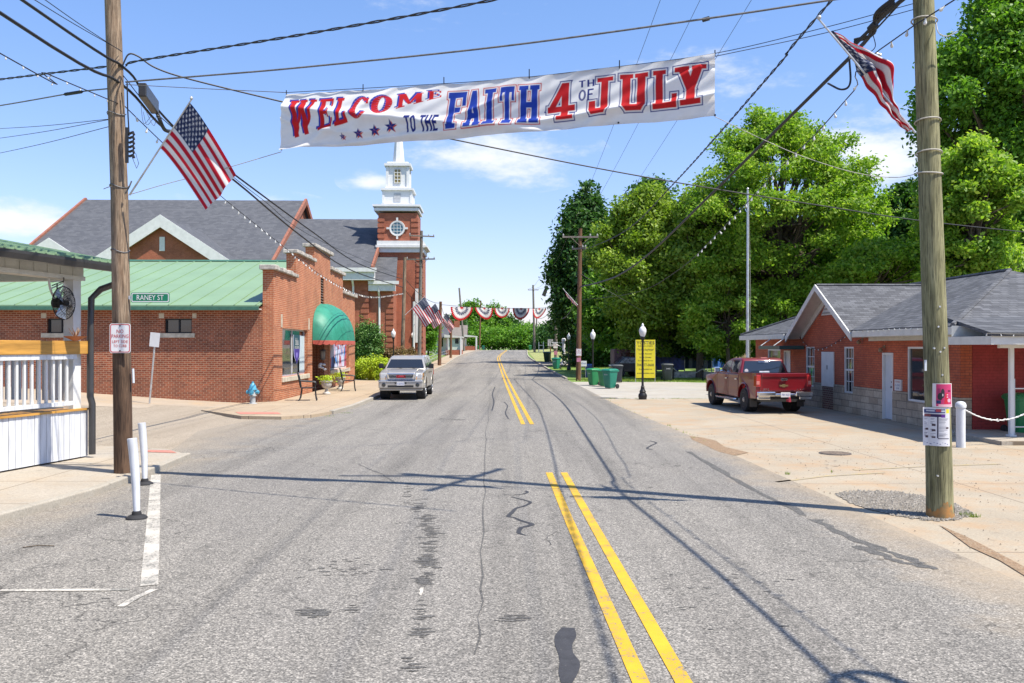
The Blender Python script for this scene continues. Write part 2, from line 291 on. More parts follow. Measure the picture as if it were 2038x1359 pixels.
# ------------------------------------------------------------------ mesh helpers
def tag(o, label=None, cat=None, group=None, kind=None):
    for k, v in (('label', label), ('category', cat), ('group', group), ('kind', kind)):
        if v: o[k] = v
    return o
class MB:
    def __init__(s, o=(0, 0, 0)): s.v = []; s.f = []; s.o = Vector(o)
    def add(s, vs, fs):
        n = len(s.v); s.v += [tuple(Vector(p) - s.o) for p in vs]; s.f += [tuple(i + n for i in f) for f in fs]; return s
    def box(s, x0, x1, y0, y1, z0, z1):
        return s.add([(x0, y0, z0), (x1, y0, z0), (x1, y1, z0), (x0, y1, z0), (x0, y0, z1), (x1, y0, z1), (x1, y1, z1), (x0, y1, z1)],
                     [(3, 2, 1, 0), (4, 5, 6, 7), (0, 1, 5, 4), (1, 2, 6, 5), (2, 3, 7, 6), (3, 0, 4, 7)])
    def hexa(s, p): return s.add(p, [(3, 2, 1, 0), (4, 5, 6, 7), (0, 1, 5, 4), (1, 2, 6, 5), (2, 3, 7, 6), (3, 0, 4, 7)])
    def prism(s, poly, axis, a, b, fn=None):
        """poly of 2-D points in the two other axes (in order), extruded from a to b along axis"""
        def mk(p, t):
            q = {0: (t, p[0], p[1]), 1: (p[0], t, p[1]), 2: (p[0], p[1], t)}[axis]
            return fn(q) if fn else q
        n = len(poly); vs = [mk(p, a) for p in poly] + [mk(p, b) for p in poly]
        return s.add(vs, [tuple(range(n)), tuple(range(2 * n - 1, n - 1, -1))] + [(i, n + i, n + (i + 1) % n, (i + 1) % n) for i in range(n)])
    def poly(s, pts): return s.add(pts, [tuple(range(len(pts)))])
    def slab(s, pts, t):
        """a planar polygon given thickness t downwards"""
        n = len(pts); lo = [(p[0], p[1], p[2] - t) for p in pts]
        return s.add(list(pts) + lo, [tuple(range(n)), tuple(range(2 * n - 1, n - 1, -1))] + [(i, n + i, n + (i + 1) % n, (i + 1) % n) for i in range(n)])
    def tube(s, pts, r, n=8, caps=True):
        pts = [Vector(p) for p in pts]; rr = r if isinstance(r, (list, tuple)) else [r] * len(pts); vs = []; fs = []
        up = Vector((0, 0, 1))
        for i, p in enumerate(pts):
            d = (pts[min(i + 1, len(pts) - 1)] - pts[max(i - 1, 0)])
            d = d.normalized() if d.length > 1e-9 else Vector((0, 0, 1))
            a = d.cross(up)
            if a.length < .15: a = d.cross(Vector((0, 1, 0)))
            a.normalize(); b = a.cross(d).normalized()
            if i and a.dot(pa) < 0: a, b = -a, -b
            pa = a
            for k in range(n):
                t = 2 * math.pi * k / n; vs.append(p + (a * math.cos(t) + b * math.sin(t)) * rr[i])
        for i in range(len(pts) - 1):
            for k in range(n): fs.append((i * n + k, i * n + (k + 1) % n, (i + 1) * n + (k + 1) % n, (i + 1) * n + k))
        if caps and n > 2: fs.append(tuple(range(n - 1, -1, -1))); fs.append(tuple((len(pts) - 1) * n + k for k in range(n)))
        return s.add(vs, fs)
    def lathe(s, prof, c=(0, 0, 0), n=16, axis=2):
        vs = []; fs = []
        for (r, z) in prof:
            for k in range(n):
                t = 2 * math.pi * k / n; a, b = r * math.cos(t), r * math.sin(t)
                q = (a, b, z) if axis == 2 else ((z, a, b) if axis == 0 else (a, z, b)); vs.append((q[0] + c[0], q[1] + c[1], q[2] + c[2]))
        for i in range(len(prof) - 1):
            for k in range(n): fs.append((i * n + k, i * n + (k + 1) % n, (i + 1) * n + (k + 1) % n, (i + 1) * n + k))
        fs.append(tuple(range(n - 1, -1, -1))); fs.append(tuple((len(prof) - 1) * n + k for k in range(n)))
        return s.add(vs, fs)
    def build(s, name, mat, parent=None, smooth=False, bevel=0, loc=None):
        me = bpy.data.meshes.new(name); me.from_pydata(s.v, [], s.f); me.validate()
        bm = bmesh.new(); bm.from_mesh(me); bmesh.ops.recalc_face_normals(bm, faces=bm.faces)
        if smooth:
            for f in bm.faces: f.smooth = True
        bm.to_mesh(me); bm.free()
        if smooth: me.set_sharp_from_angle(angle=R(40))
        me.materials.append(mat); o = bpy.data.objects.new(name, me); col.objects.link(o)
        if parent is not None: o.parent = parent
        if loc is not None: o.location = loc
        if bevel:
            m = o.modifiers.new('bevel', 'BEVEL'); m.width = bevel; m.segments = 2; m.limit_method = 'ANGLE'; m.angle_limit = R(35)
        return o
def empty(name, loc, rz, label, cat, group=None):
    o = bpy.data.objects.new(name, None); col.objects.link(o); o.location = loc; o.rotation_euler = (0, 0, rz); o.empty_display_size = .3
    return tag(o, label, cat, group)
def street(name, u, v, label, cat, group=None, z=None, rz=0):
    x, y = RW(u, v); return empty(name, (x, y, G(u, v) if z is None else z), A + rz, label, cat, group)
def copy_thing(root, loc, rz, label, group=None):
    r = root.copy(); col.objects.link(r); r.location = loc; r.rotation_euler = (0, 0, rz); r['label'] = label
    if group: r['group'] = group
    kids = [o for o in list(col.objects) if o.parent == root]
    for ch in kids:
        c = ch.copy(); col.objects.link(c); c.parent = r
        for g in [o for o in list(col.objects) if o.parent == ch]:
            d = g.copy(); col.objects.link(d); d.parent = c
    return r
def text(name, s, w, h, mat, parent, pos, ax=(1, 0, 0), up=(0, 0, 1), bold=0.0, align='C', single=None):
    """flat lettering scaled to a w x h box centred on pos"""
    cu = bpy.data.curves.new('t', 'FONT'); cu.body = s; cu.offset = bold; cu.resolution_u = 2
    cu.align_x = 'CENTER' if align == 'C' else 'LEFT'
    to = bpy.data.objects.new('t', cu); col.objects.link(to); dg = bpy.context.evaluated_depsgraph_get(); dg.update()
    me = bpy.data.meshes.new_from_object(to.evaluated_get(dg)); bpy.data.objects.remove(to); me.name = name
    co = np.empty(len(me.vertices) * 3); me.vertices.foreach_get('co', co); co = co.reshape(-1, 3)
    mn, mxx = co.min(0), co.max(0); c = (mn + mxx) / 2; sz = np.maximum(mxx - mn, 1e-6)
    X = (co[:, 0] - c[0]) / sz[0] * w; Y = (co[:, 1] - c[1]) / sz[1] * h
    ax = np.array(Vector(ax).normalized()); up = np.array(Vector(up).normalized())
    me.vertices.foreach_set('co', (X[:, None] * ax + Y[:, None] * up + np.array(pos)).ravel()); me.update()
    me.materials.clear(); me.materials.append(mat); o = bpy.data.objects.new(name, me); col.objects.link(o); o.parent = parent; return o
def crv(pts, n=7):
    pts = [Vector(p) for p in pts]; P = [pts[0] * 2 - pts[1]] + pts + [pts[-1] * 2 - pts[-2]]; out = []
    for i in range(1, len(P) - 2):
        for k in range(n):
            t = k / n; out.append(.5 * ((2 * P[i]) + (-P[i - 1] + P[i + 1]) * t + (2 * P[i - 1] - 5 * P[i] + 4 * P[i + 1] - P[i + 2]) * t * t + (-P[i - 1] + 3 * P[i] - 3 * P[i + 1] + P[i + 2]) * t ** 3))
    return out + [pts[-1]]
def sheet(name, poly, off, mat, step=4.0, skirt=0, kind='structure'):
    """a flat polygon in (u,v), cut into a grid and laid on the ground off metres above it"""
    bm = bmesh.new(); vs = [bm.verts.new((p[0], p[1], 0)) for p in poly]; bm.faces.new(vs)
    us = [p[0] for p in poly]; vv = [p[1] for p in poly]
    for lo, hi, nrm in ((min(us), max(us), (1, 0, 0)), (min(vv), max(vv), (0, 1, 0))):
        k = math.ceil(lo / step + 1e-6)
        while k * step < hi - 1e-6:
            bmesh.ops.bisect_plane(bm, geom=bm.verts[:] + bm.edges[:] + bm.faces[:], plane_co=Vector(nrm) * k * step, plane_no=nrm); k += 1
    bmesh.ops.recalc_face_normals(bm, faces=bm.faces)
    for v in bm.verts: u_, v_ = v.co.x, v.co.y; v.co = (*RW(u_, v_), G(u_, v_) + off)
    if skirt:
        be = [e for e in bm.edges if e.is_boundary]; r = bmesh.ops.extrude_edge_only(bm, edges=be)
        for g in r['geom']:
            if isinstance(g, bmesh.types.BMVert): g.co.z -= skirt
    bm.normal_update()
    for f in bm.faces:
        if f.normal.z < -.5: f.normal_flip()
    me = bpy.data.meshes.new(name); bm.to_mesh(me); bm.free(); me.materials.append(mat); o = bpy.data.objects.new(name, me); col.objects.link(o)
    if kind: o['kind'] = kind
    return o
def strip(pts, w):
    """ribbon polygon round a (u,v) polyline"""
    L = []; Rr = []
    for i, p in enumerate(pts):
        a = Vector(pts[max(0, i - 1)]); b = Vector(pts[min(len(pts) - 1, i + 1)]); d = (b - a).normalized(); n = Vector((-d.y, d.x)); ww = w[i] if isinstance(w, list) else w
        L.append(tuple(Vector(p) + n * ww / 2)); Rr.append(tuple(Vector(p) - n * ww / 2))
    return L, Rr
def ribbons(name, lines, off, mat, kind='structure', parent=None, label=None, smooth=False):
    mb = MB()
    for pts, w in lines:
        if smooth:
            W_ = w if isinstance(w, list) else [w] * len(pts); q = crv([(p[0], p[1], k) for p, k in zip(pts, W_)], 5); pts = [(p.x, p.y) for p in q]; w = [max(.008, p.z) for p in q]
        L, Rr = strip(pts, w)
        for i in range(len(pts) - 1):
            mb.poly([(*RW(*q), G(*q) + off) for q in (Rr[i], Rr[i + 1], L[i + 1], L[i])])
    o = mb.build(name, mat)
    for p_ in o.data.polygons:
        if p_.normal.z < 0: p_.flip()
    if kind: o['kind'] = kind
    return o
def kerb(name, pts, w=.16, h=.13, mat=None):
    mb = MB(); L, Rr = strip(pts, w); n = len(pts); vs = []
    for i in range(n):
        for q, z in ((L[i], -.1), (L[i], h), (Rr[i], h), (Rr[i], -.1)): vs.append((*RW(*q), G(*q) + z))
    fs = []
    for i in range(n - 1):
        for k in range(3): fs.append((i * 4 + k, i * 4 + k + 1, i * 4 + 5 + k, i * 4 + 4 + k))
    fs += [(0, 1, 2, 3), tuple(4 * (n - 1) + k for k in range(4))]
    mb.add(vs, fs); o = mb.build(name, mat or kerb_conc, bevel=.02); o['kind'] = 'structure'; return o
# ------------------------------------------------------------------ ground and streets
random.seed(4); rng = np.random.default_rng(4)
def ground():
    us = sorted(set([-600, -400, -250, -150, -90] + list(range(-60, 61, 2)) + [90, 150, 250, 400, 600])); vv = list(range(-60, 300, 2)) + [340, 400, 500, 700, 1000, 1500]
    mb = MB(); vs = [(*RW(u, v), G(u, v) - .03) for v in vv for u in us]; n = len(us)
    fs = [(j * n + i, j * n + i + 1, (j + 1) * n + i + 1, (j + 1) * n + i) for j in range(len(vv) - 1) for i in range(n - 1)]
    mb.add(vs, fs); o = mb.build('ground', grass_m, smooth=True); o['kind'] = 'structure'
ground()
def rngf(a, b, st): return list(np.arange(a, b, st)) + [b]
kl = [(KL(v), v) for v in rngf(37, 300, 4)]; kr = [(KR(v), v) for v in rngf(-40, 300, 4)]
kcorner = [GP(*q) for q in ((480, 836), (560, 836), (620, 832), (660, 825), (705, 811), (740, 796))]
scorner = [GP(*q) for q in ((0, 1040), (100, 1012), (190, 985), (260, 958), (320, 936), (372, 914))]
scorner = [(-6.35, -40), (-6.35, 9.5)] + scorner[0:]
sheet('side_street', [(-60, 17.6), (-4, 17.6), (-4, 31), (-60, 31)], .0, asphalt_side)
sheet('road', [(-6.6, -40)] + kr + kl[::-1] + [(-4.95, 33), (-5.6, 30), (-7.0, 27.2), (-7.6, 23), (-6.9, 19.5), (-6.5, 17), (-6.6, 9)], .006, asphalt)
sheet('gravel_lot', [(-60, 28.6), (-15, 28.2), GP(360, 815), GP(430, 822), (-8.8, 34.2), (-60, 34.2)], .004, lot_sand)
sheet('concrete_apron', [(4.9, -40), (40, -40), (40, 33), (30, 36.8), (4.6, 36.8), (4.6, 31), (4.9, 22)], .0, concrete)
sheet('gravel_apron', [(4.6, 36.8), (30, 36.8), (30, 52), (14, 52), (11, 54), (5.0, 54)], .0, apron_pale)
fg = [KL(v) for v in (37, 54)]
sw = sheet('sidewalk', [GP(*q) for q in ((400, 822), (480, 834))] + kcorner[1:] + [(KL(v) - .1, v) for v in rngf(37, 54, 3)] + [(-8.25, 54), (-8.25, 33.9), (-9.2, 33.2)], .10, walk_tan, skirt=.25)
sheet('sidewalk', [(x - .08, v) for x, v in [(KL(v), v) for v in rngf(54, 185, 4)]] + [(KL(v) - 1.75, v) for v in rngf(54, 185, 4)][::-1], .10, walk_tan, skirt=.25)
sheet('church_walk', [(-12, 54.2), (-6.4, 54.2), (-6.4, 57.2), (-12, 57.2)], .09, walk_conc, skirt=.2)
s2 = scorner[1:]
sheet('sidewalk', [(-40, -40), (-6.4, -40)] + [(p[0] - .04, p[1]) for p in s2] + [GP(330, 903), GP(200, 897), (-13, 19.2), (-40, 19.2)], .10, walk_conc, skirt=.25)
kerb('kerb', [(-6.35, -40)] + s2, .15, .12)
kerb('kerb', kcorner[3:] + [(KL(v), v) for v in rngf(39, 185, 3)], .16, .13)
kerb('kerb', [(KR(v), v) for v in rngf(58, 185, 3)], .15, .11)
sheet('driveway', [(KR(88) - .1, 86), (40, 86), (40, 97), (KR(97) - .1, 97)], .005, asphalt_side)
sheet('lawn', [(KR(70) + .1, 58), (60, 58), (60, 85), (KR(85) + .1, 85)], .01, grass_m)
sheet('lawn', [(KR(98) + .1, 98), (60, 98), (60, 190), (KR(190) + .1, 190)], .01, grass_dry)
for q in (((286, 906), (340, 907), (352, 912), (292, 911)), ((468, 827), (552, 827), (560, 831), (478, 831))):
    sheet('tactile_paving', [GP(*p) for p in q], .108, red_pad)
# painted markings
ribbons('yellow_lane_line', [([(1.03, 15.2), (1.0, 11), (.985, 6), (.98, -20)], .115), ([(1.29, 15.2), (1.275, 11), (1.265, 6), (1.26, -20)], .115)], .012, yellow)
ribbons('yellow_lane_line', [([(a + shift(v), v) for v in rngf(24.7, 240, 4)], .12) for a in (.94, 1.19)], .012, yellow)
def L2(*p): return [GP(*q) for q in p]
ribbons('white_parking_line', [(L2((310, 946), (304, 1060), (297, 1168)), .155)], .012, white_line)
ribbons('white_parking_line', [(L2((0, 1181), (130, 1180), (258, 1177)), .07), (L2((240, 1211), (270, 1193), (306, 1176)), .07)], .012, white_line)
# crack sealing and skid marks
def z3(*p): return [(700 + x / 2.911, 900 + y / 2.911) for x, y in p]
ribbons('crack_sealing', [
    (L2(*z3((925, 262), (985, 278), (1035, 295), (1000, 318), (955, 332), (930, 352), (908, 376), (940, 388), (985, 402), (1045, 425), (1005, 438), (980, 448), (968, 474), (1010, 486))), [.03, .035, .05, .05, .05, .06, .06, .04, .05, .07, .07, .06, .05, .02]),
    (L2(*z3((870, 250), (930, 252), (990, 246), (1018, 236), (1008, 226))), [.01, .02, .03, .05, .04]),
    (L2((1131, 1252), (1126, 1268), (1122, 1290), (1126, 1308), (1134, 1325), (1131, 1345), (1128, 1365)), [.10, .16, .13, .11, .14, .13, .07]),
    (L2((1293, 878), (1306, 882), (1296, 888), (1288, 893), (1299, 896)), .05),
    (L2((985, 770), (980, 785), (983, 800), (979, 818)), .05), (L2((1003, 800), (1010, 808), (1006, 822), (1012, 834)), .04)], .010, tar, smooth=True)
ribbons('faded_yellow_line', [(L2((1700, 936), (1830, 930), (1990, 924)), .09), (L2((1545, 960), (1640, 948), (1760, 941)), .09)], .006, yellow_faded)
lines = []
def worn(pts, w, n=1, jit=.5):
    pts = L2(*pts); out = []
    for i in range(len(pts) - 1):
        for k in range(6):
            t = k / 6; out.append((pts[i][0] * (1 - t) + pts[i + 1][0] * t + random.gauss(0, .02), pts[i][1] * (1 - t) + pts[i + 1][1] * t))
    return (out, [w * random.uniform(.5, 1.5) for _ in out])
ribbons('worn_seam', [worn(((1370, 900), (1440, 943), (1530, 992), (1620, 1036)), .10), worn(((1620, 1036), (1700, 1075), (1775, 1105), (1850, 1128)), .13), worn(((1700, 1090), (1790, 1120), (1880, 1140)), .12),
                      worn(((712, 925), (760, 945), (790, 965)), .03), worn(((975, 790), (968, 850), (962, 960), (957, 1150), (952, 1355)), .014), worn(((1104, 1060), (1090, 1072), (1098, 1090)), .012)], .009, tar_worn)
sk = MB()
for (px, py, n, sx, sy, w) in ((812, 985, 12, 10, 12, .09), (835, 1005, 16, 12, 12, .10), (850, 1040, 22, 14, 14, .11), (862, 1065, 18, 12, 14, .10), (852, 1090, 14, 12, 14, .09), (850, 1120, 26, 14, 14, .11), (845, 1155, 22, 14, 14, .10), (838, 1225, 12, 14, 16, .09), (838, 1262, 14, 14, 16, .08),
                          (820, 1330, 12, 16, 14, .07), (620, 1222, 22, 30, 9, .10), (700, 1215, 10, 20, 8, .07), (1020, 1235, 26, 28, 7, .09), (660, 1135, 16, 60, 16, .06), (720, 1140, 18, 50, 20, .05), (1650, 930, 8, 20, 8, .06), (1340, 1190, 10, 60, 60, .05), (1500, 1180, 18, 120, 60, .05), (210, 1193, 2, 6, 2, .08)):
    for _ in range(n):
        u, v = GP(px + random.gauss(0, sx * .5), py + random.gauss(0, sy * .6)); a = random.random() * 6; r = w * random.uniform(.3, 1.0); k = 7
        pts = [(u + r * random.uniform(.5, 1.2) * math.cos(2 * math.pi * j / k), v + r * .42 * random.uniform(.5, 1.2) * math.sin(2 * math.pi * j / k)) for j in range(k)]
        zz = .0085 + .0016 * random.random(); sk.poly([(*RW(*q), G(*q) + zz) for q in pts])
o = sk.build('worn_tar_spots', tar_worn); o['kind'] = 'structure'
sheet('white_paint_scuff', L2((834, 1176), (838, 1173), (843, 1175), (842, 1181), (838, 1188), (833, 1184), (836, 1180)), .0105, white_line)
sheet('brown_silt', L2((1372, 868), (1400, 872), (1425, 878), (1442, 890), (1490, 902), (1462, 908), (1430, 900), (1400, 886), (1378, 876)), .009, dirt_m)
sheet('brown_silt', L2((1868, 1046), (1890, 1062), (1930, 1090), (1990, 1118), (2040, 1150), (2040, 1132), (1980, 1100), (1925, 1070)), .009, dirt_m)
sheet('gravel_patch', L2((1662, 984), (1700, 979), (1780, 980), (1850, 990), (1905, 1008), (1936, 1026), (1900, 1036), (1850, 1037), (1790, 1028), (1730, 1015), (1690, 1000)), .010, plain('dark_gravel', (.24, .21, .17), .95, .35, 30, bmp=.6))
def stones(name, poly, n, s0, s1, mat, lab, cat):
    mb = MB(); us = [p[0] for p in poly]; vv = [p[1] for p in poly]; c = 0
    while c < n:
        u, v = random.uniform(min(us), max(us)), random.uniform(min(vv), max(vv)); ins = False; j = len(poly) - 1
        for i in range(len(poly)):
            if (poly[i][1] > v) != (poly[j][1] > v) and u < (poly[j][0] - poly[i][0]) * (v - poly[i][1]) / (poly[j][1] - poly[i][1]) + poly[i][0]: ins = not ins
            j = i
        if not ins: continue
        c += 1; s = random.uniform(s0, s1); x, y = RW(u, v); z = G(u, v) + .008; a = random.random() * 3
        ps = [Vector((math.cos(a + k * 1.57) * s * random.uniform(.6, 1.2), math.sin(a + k * 1.57) * s * random.uniform(.6, 1.2), 0)) + Vector((x, y, z)) for k in range(4)]
        top = Vector((x, y, z + s * random.uniform(.4, .9)))
        mb.add(ps + [top], [(0, 1, 4), (1, 2, 4), (2, 3, 4), (3, 0, 4)])
    o = mb.build(name, mat); return tag(o, lab, cat, None, 'stuff')
stones('loose_gravel', L2((1660, 984), (1700, 977), (1780, 978), (1850, 988), (1905, 1006), (1940, 1026), (1900, 1038), (1850, 1040), (1790, 1030), (1730, 1017), (1690, 1002)), 1500, .012, .03, plain('gravel_stone', (.34, .31, .27), .9, .3, 12), 'loose grey gravel round the foot of the olive utility pole', 'gravel')
stones('loose_grit', L2((1300, 870), (1420, 900), (1560, 960), (2030, 1150), (2030, 900), (1500, 850)), 700, .006, .016, plain('grit_stone', (.2, .15, .1), .9, .3, 12), 'scattered dark grit along the edge of the concrete apron', 'grit')
def blades(name, spots, h0, h1, mat, lab, cat):
    mb = MB()
    for (u, v, r, n) in spots:
        for _ in range(n):
            a = random.random() * 6.3; q = r * math.sqrt(random.random()); x, y = RW(u + q * math.cos(a), v + q * math.sin(a)); z = G(u, v) - .01; h = random.uniform(h0, h1); b = random.random() * 6.3; w = h * .12
            dx, dy = math.cos(b) * w, math.sin(b) * w; lx, ly = random.gauss(0, h * .35), random.gauss(0, h * .35)
            mb.add([(x - dx, y - dy, z), (x + dx, y + dy, z), (x + lx, y + ly, z + h)], [(0, 1, 2)])
    n = len(mb.v); o = mb.build(name, mat); at_ = o.data.attributes.new('rnd', 'FLOAT', 'POINT'); at_.data.foreach_set('value', np.repeat(np.random.random(len(o.data.vertices) // 3 + 1), 3)[:len(o.data.vertices)].astype(np.float32)); return tag(o, lab, cat, None, 'stuff')
sp = []
for (px, py, r, n) in ((1928, 1027, .12, 90), (1940, 1029, .06, 40), (1332, 847, .06, 20), (1567, 945, .05, 30), (1380, 872, .05, 20), (1360, 862, .05, 16), (690, 823, .2, 60), (655, 829, .15, 40), (1655, 940, .03, 10)): sp.append((*GP(px, py), r, n))
for k in range(70): u, v = random.uniform(4.8, 13.5), 36.8 + random.gauss(0, .12); sp.append((u, v, .15, 14))
for k in range(40): v = random.uniform(20, 36); sp.append((KR(v) + .05, v, .05, 3))
blades('weeds', sp, .02, .07, leaf_grass, 'low weeds sprouting from the pavement joints', 'weeds')
sp = [(random.uniform(6, 24), random.uniform(53.6, 58.5), .5, 60) for _ in range(260)] + [(random.uniform(6, 12), random.uniform(58, 84), .6, 40) for _ in range(260)]
sp += [(KL(v) - random.uniform(1.9, 9), v, .7, 40) for v in np.random.uniform(64, 150, 420)]
blades('lawn_grass', sp, .05, .13, leaf_grass, 'short lawn grass on the banks and verges either side of the street', 'grass')
# leaf litter and a twig on the asphalt
tw = MB(); tw.tube([(*RW(*GP(45, 1093)), .014), (*RW(*GP(75, 1090)), .02), (*RW(*GP(108, 1090)), .014)], .006, 5)
tag(tw.build('twig', bark), 'thin brown twig lying on the asphalt at the lower left', 'twig')
def disc_thing(name, px, py, r, mat, lab, cat):
    u, v = GP(px, py); t = street(name, u, v, lab, cat); mb = MB(); mb.lathe([(r, -.01), (r, .012), (r * .97, .016)], n=28); mb.build('frame', mat, t)
    m2_ = MB()
    m2_.lathe([(r * .88, .012), (r * .88, .02)], n=28); m2_.build('cover', plain('rusty_cast_iron', (.20, .15, .11), .8, .35, 25), t)
disc_thing('manhole', 1662, 903, .32, plain('cast_iron', (.13, .11, .10), .7, .25, 20), 'round rusty manhole in the sandy concrete apron', 'manhole')
u, v = GP(1211, 793); t = street('storm_drain', u, v, 'dark slotted storm drain at the right road edge before the lamp post', 'drain')
mb = MB(); mb.box(-.32, .32, -.09, .09, -.02, .02); mb.build('slot', black_iron, t, bevel=.005); mb = MB(); mb.box(-.40, .40, -.16, -.1, -.02, .014); mb.box(-.40, .40, .1, .2, -.02, .03); mb.build('frame', kerb_conc, t)
# ------------------------------------------------------------------ buildings (parts are built in street coordinates about the thing's origin)
def wall_with_openings(mb, u0, u1, z0, z1, holes, n, f):
    """rectangular wall u0..u1 x z0..z1 split round holes [(a,b,c,d)]; f(a,b,c,d) adds the box"""
    holes = [(q[0], q[1], max(q[2], z0), min(q[3], z1)) for q in holes if q[2] < z1 and q[3] > z0]; us = sorted(set([u0, u1] + [h for q in holes for h in q[:2]])); zs = sorted(set([z0, z1] + [h for q in holes for h in q[2:]]))
    for i in range(len(us) - 1):
        run = None
        for j in range(len(zs) - 1):
            cx, cz = (us[i] + us[i + 1]) / 2, (zs[j] + zs[j + 1]) / 2
            inside = any(q[0] < cx < q[1] and q[2] < cz < q[3] for q in holes)
            if not inside: run = (run[0], zs[j + 1]) if run else (zs[j], zs[j + 1])
            if (inside or j == len(zs) - 2) and run: f(us[i], us[i + 1], run[0], run[1]); run = None
# ---- the corner shop
def shop():
    W = -8.3; V0 = 33.8; t = street('brick_shop', W, V0, 'single storey red brick corner shop with stepped parapet and green metal roof', 'shop', z=0)
    o = (W, V0, 0); T = .42; VB = V0 + 20.2
    def mb(): return MB(o)
    m = mb()
    holes = [(V0 + 1.4, V0 + 6.3, .98, 2.95), (V0 + 11.9, V0 + 17.9, .98, 2.85), (V0 + 7.3, V0 + 11.5, 0.02, 2.5), (V0 + 9.35, V0 + 10.25, 4.25, 5.6)]
    def fb(a, b, c, d): m.box(W - T, W, a, b, c, d)
    # merge boxes into steps so the brick reads as one wall
    for (a, b, top) in ((V0, V0 + 3.9, 5.15), (V0 + 3.9, V0 + 7.8, 6.2), (V0 + 7.8, V0 + 11.9, 6.92), (V0 + 11.9, V0 + 15.8, 6.2), (V0 + 15.8, VB, 5.2)):
        hs = [(max(a, h[0]), min(b, h[1]), h[2], h[3]) for h in holes if h[0] < b and h[1] > a]; wall_with_openings(m, a, b, 0, top, hs, 0, fb)
    m.box(W - .95, W - T - .002, V0 + 7.3, V0 + 8.2, 0, 2.6) if False else None
    m.build('front_wall', brick_shop, t)
    m = mb()
    sw_holes = [(-12.45, -11.42, 2.72, 3.28), (-16.9, -15.87, 2.72, 3.28)]
    def fs(a, b, c, d): m.box(a, b, V0, V0 + .3, c, d)
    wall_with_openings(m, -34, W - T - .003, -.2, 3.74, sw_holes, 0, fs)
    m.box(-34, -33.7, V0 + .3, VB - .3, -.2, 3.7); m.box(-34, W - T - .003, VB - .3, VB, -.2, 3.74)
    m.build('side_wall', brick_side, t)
    for (a, b, c, d) in sw_holes:
        w_ = mb(); w_.box(a, b, V0 + .1, V0 + .16, c, c + .05); w_.box(a, b, V0 + .1, V0 + .16, d - .05, d); w_.box(a, a + .05, V0 + .1, V0 + .16, c, d); w_.box(b - .05, b, V0 + .1, V0 + .16, c, d); w_.box((a + b) / 2 - .02, (a + b) / 2 + .02, V0 + .1, V0 + .16, c, d)
        wf = w_.build('window', black_iron, t); q = mb(); q.box(a + .04, b - .04, V0 + .17, V0 + .19, c + .04, d - .04); q.build('pane', glass, wf)
        q = mb(); q.box(a - .2, b + .12, V0 - .05, V0 + .1, c - .17, c - .003); q.build('sill', stone_sill, wf)
        q = mb(); q.box(a - .22, a - .02, V0 - .004, V0 + .1, d + .02, d + .2); q.box(b + .02, b + .18, V0 - .004, V0 + .1, d + .02, d + .2); q.build('lintel_block', stone_sill, wf)
    # parapet copings
    for k, (a, b, top) in enumerate(((V0 - .25, V0 + 3.95, 5.15), (V0 + 3.7, V0 + 7.85, 6.2), (V0 + 7.55, V0 + 12.15, 6.92), (V0 + 11.85, V0 + 16.05, 6.2), (V0 + 15.75, VB + .2, 5.2))):
        n = max(3, int((b - a) / .55)); m = mb()
        for i in range(n):
            j = random.uniform(-.025, .025); s0 = a + (b - a) * i / n; s1 = a + (b - a) * (i + 1) / n - .008
            m.box(W - T - .10 + j, W + .13 + j, s0, s1, top + .003, top + .17 + j * .8)
        m.build('parapet_coping', stone_cap, t, bevel=.03)
    # metal roof: ridge runs back from the street, ribs are pressed in the sheet
    RV = V0 + 10; RZ = 6.45; E0 = V0 - .42; EZ = 3.78; m = mb(); x0, x1 = -34.5, W - T - .02
    m.hexa([(x0, E0, EZ - .05), (x1, E0, EZ - .05), (x1, RV, RZ - .05), (x0, RV, RZ - .05), (x0, E0, EZ), (x1, E0, EZ), (x1, RV, RZ), (x0, RV, RZ)])
    E1 = VB + .4
    m.hexa([(x0, RV + .002, RZ - .05), (x1, RV + .002, RZ - .05), (x1, E1, EZ - .05), (x0, E1, EZ - .05), (x0, RV + .002, RZ), (x1, RV + .002, RZ), (x1, E1, EZ), (x0, E1, EZ)])
    x = x0 + .2; green_roof = MATS['mint_metal_roof']
    while x < x1 - .1:
        m.hexa([(x, E0 - .01, EZ), (x + .035, E0 - .01, EZ), (x + .035, RV, RZ), (x, RV, RZ), (x, E0 - .01, EZ + .03), (x + .035, E0 - .01, EZ + .03), (x + .035, RV, RZ + .03), (x, RV, RZ + .03)]); x += .82
    rf = m.build('roof', green_roof, t)
    m = mb(); m.hexa([(x0, RV - .2, RZ - .02), (x1, RV - .2, RZ - .02), (x1, RV + .2, RZ - .02), (x0, RV + .2, RZ - .02), (x0, RV - .04, RZ + .07), (x1, RV - .04, RZ + .07), (x1, RV + .04, RZ + .07), (x0, RV + .04, RZ + .07)]); m.build('ridge_cap', plain('dark_green_trim', (.05, .16, .11), .5), rf)
    m = mb(); m.box(x0, x1 - .02, E0 - .05, E0 + .02, EZ - .19, EZ - .052); m.build('fascia', MATS['dark_green_trim'], rf)
    m = mb(); m.box(x0, x1 - .02, E0 + .03, V0 - .005, EZ - .16, EZ - .13); m.build('soffit', white_paint, rf)
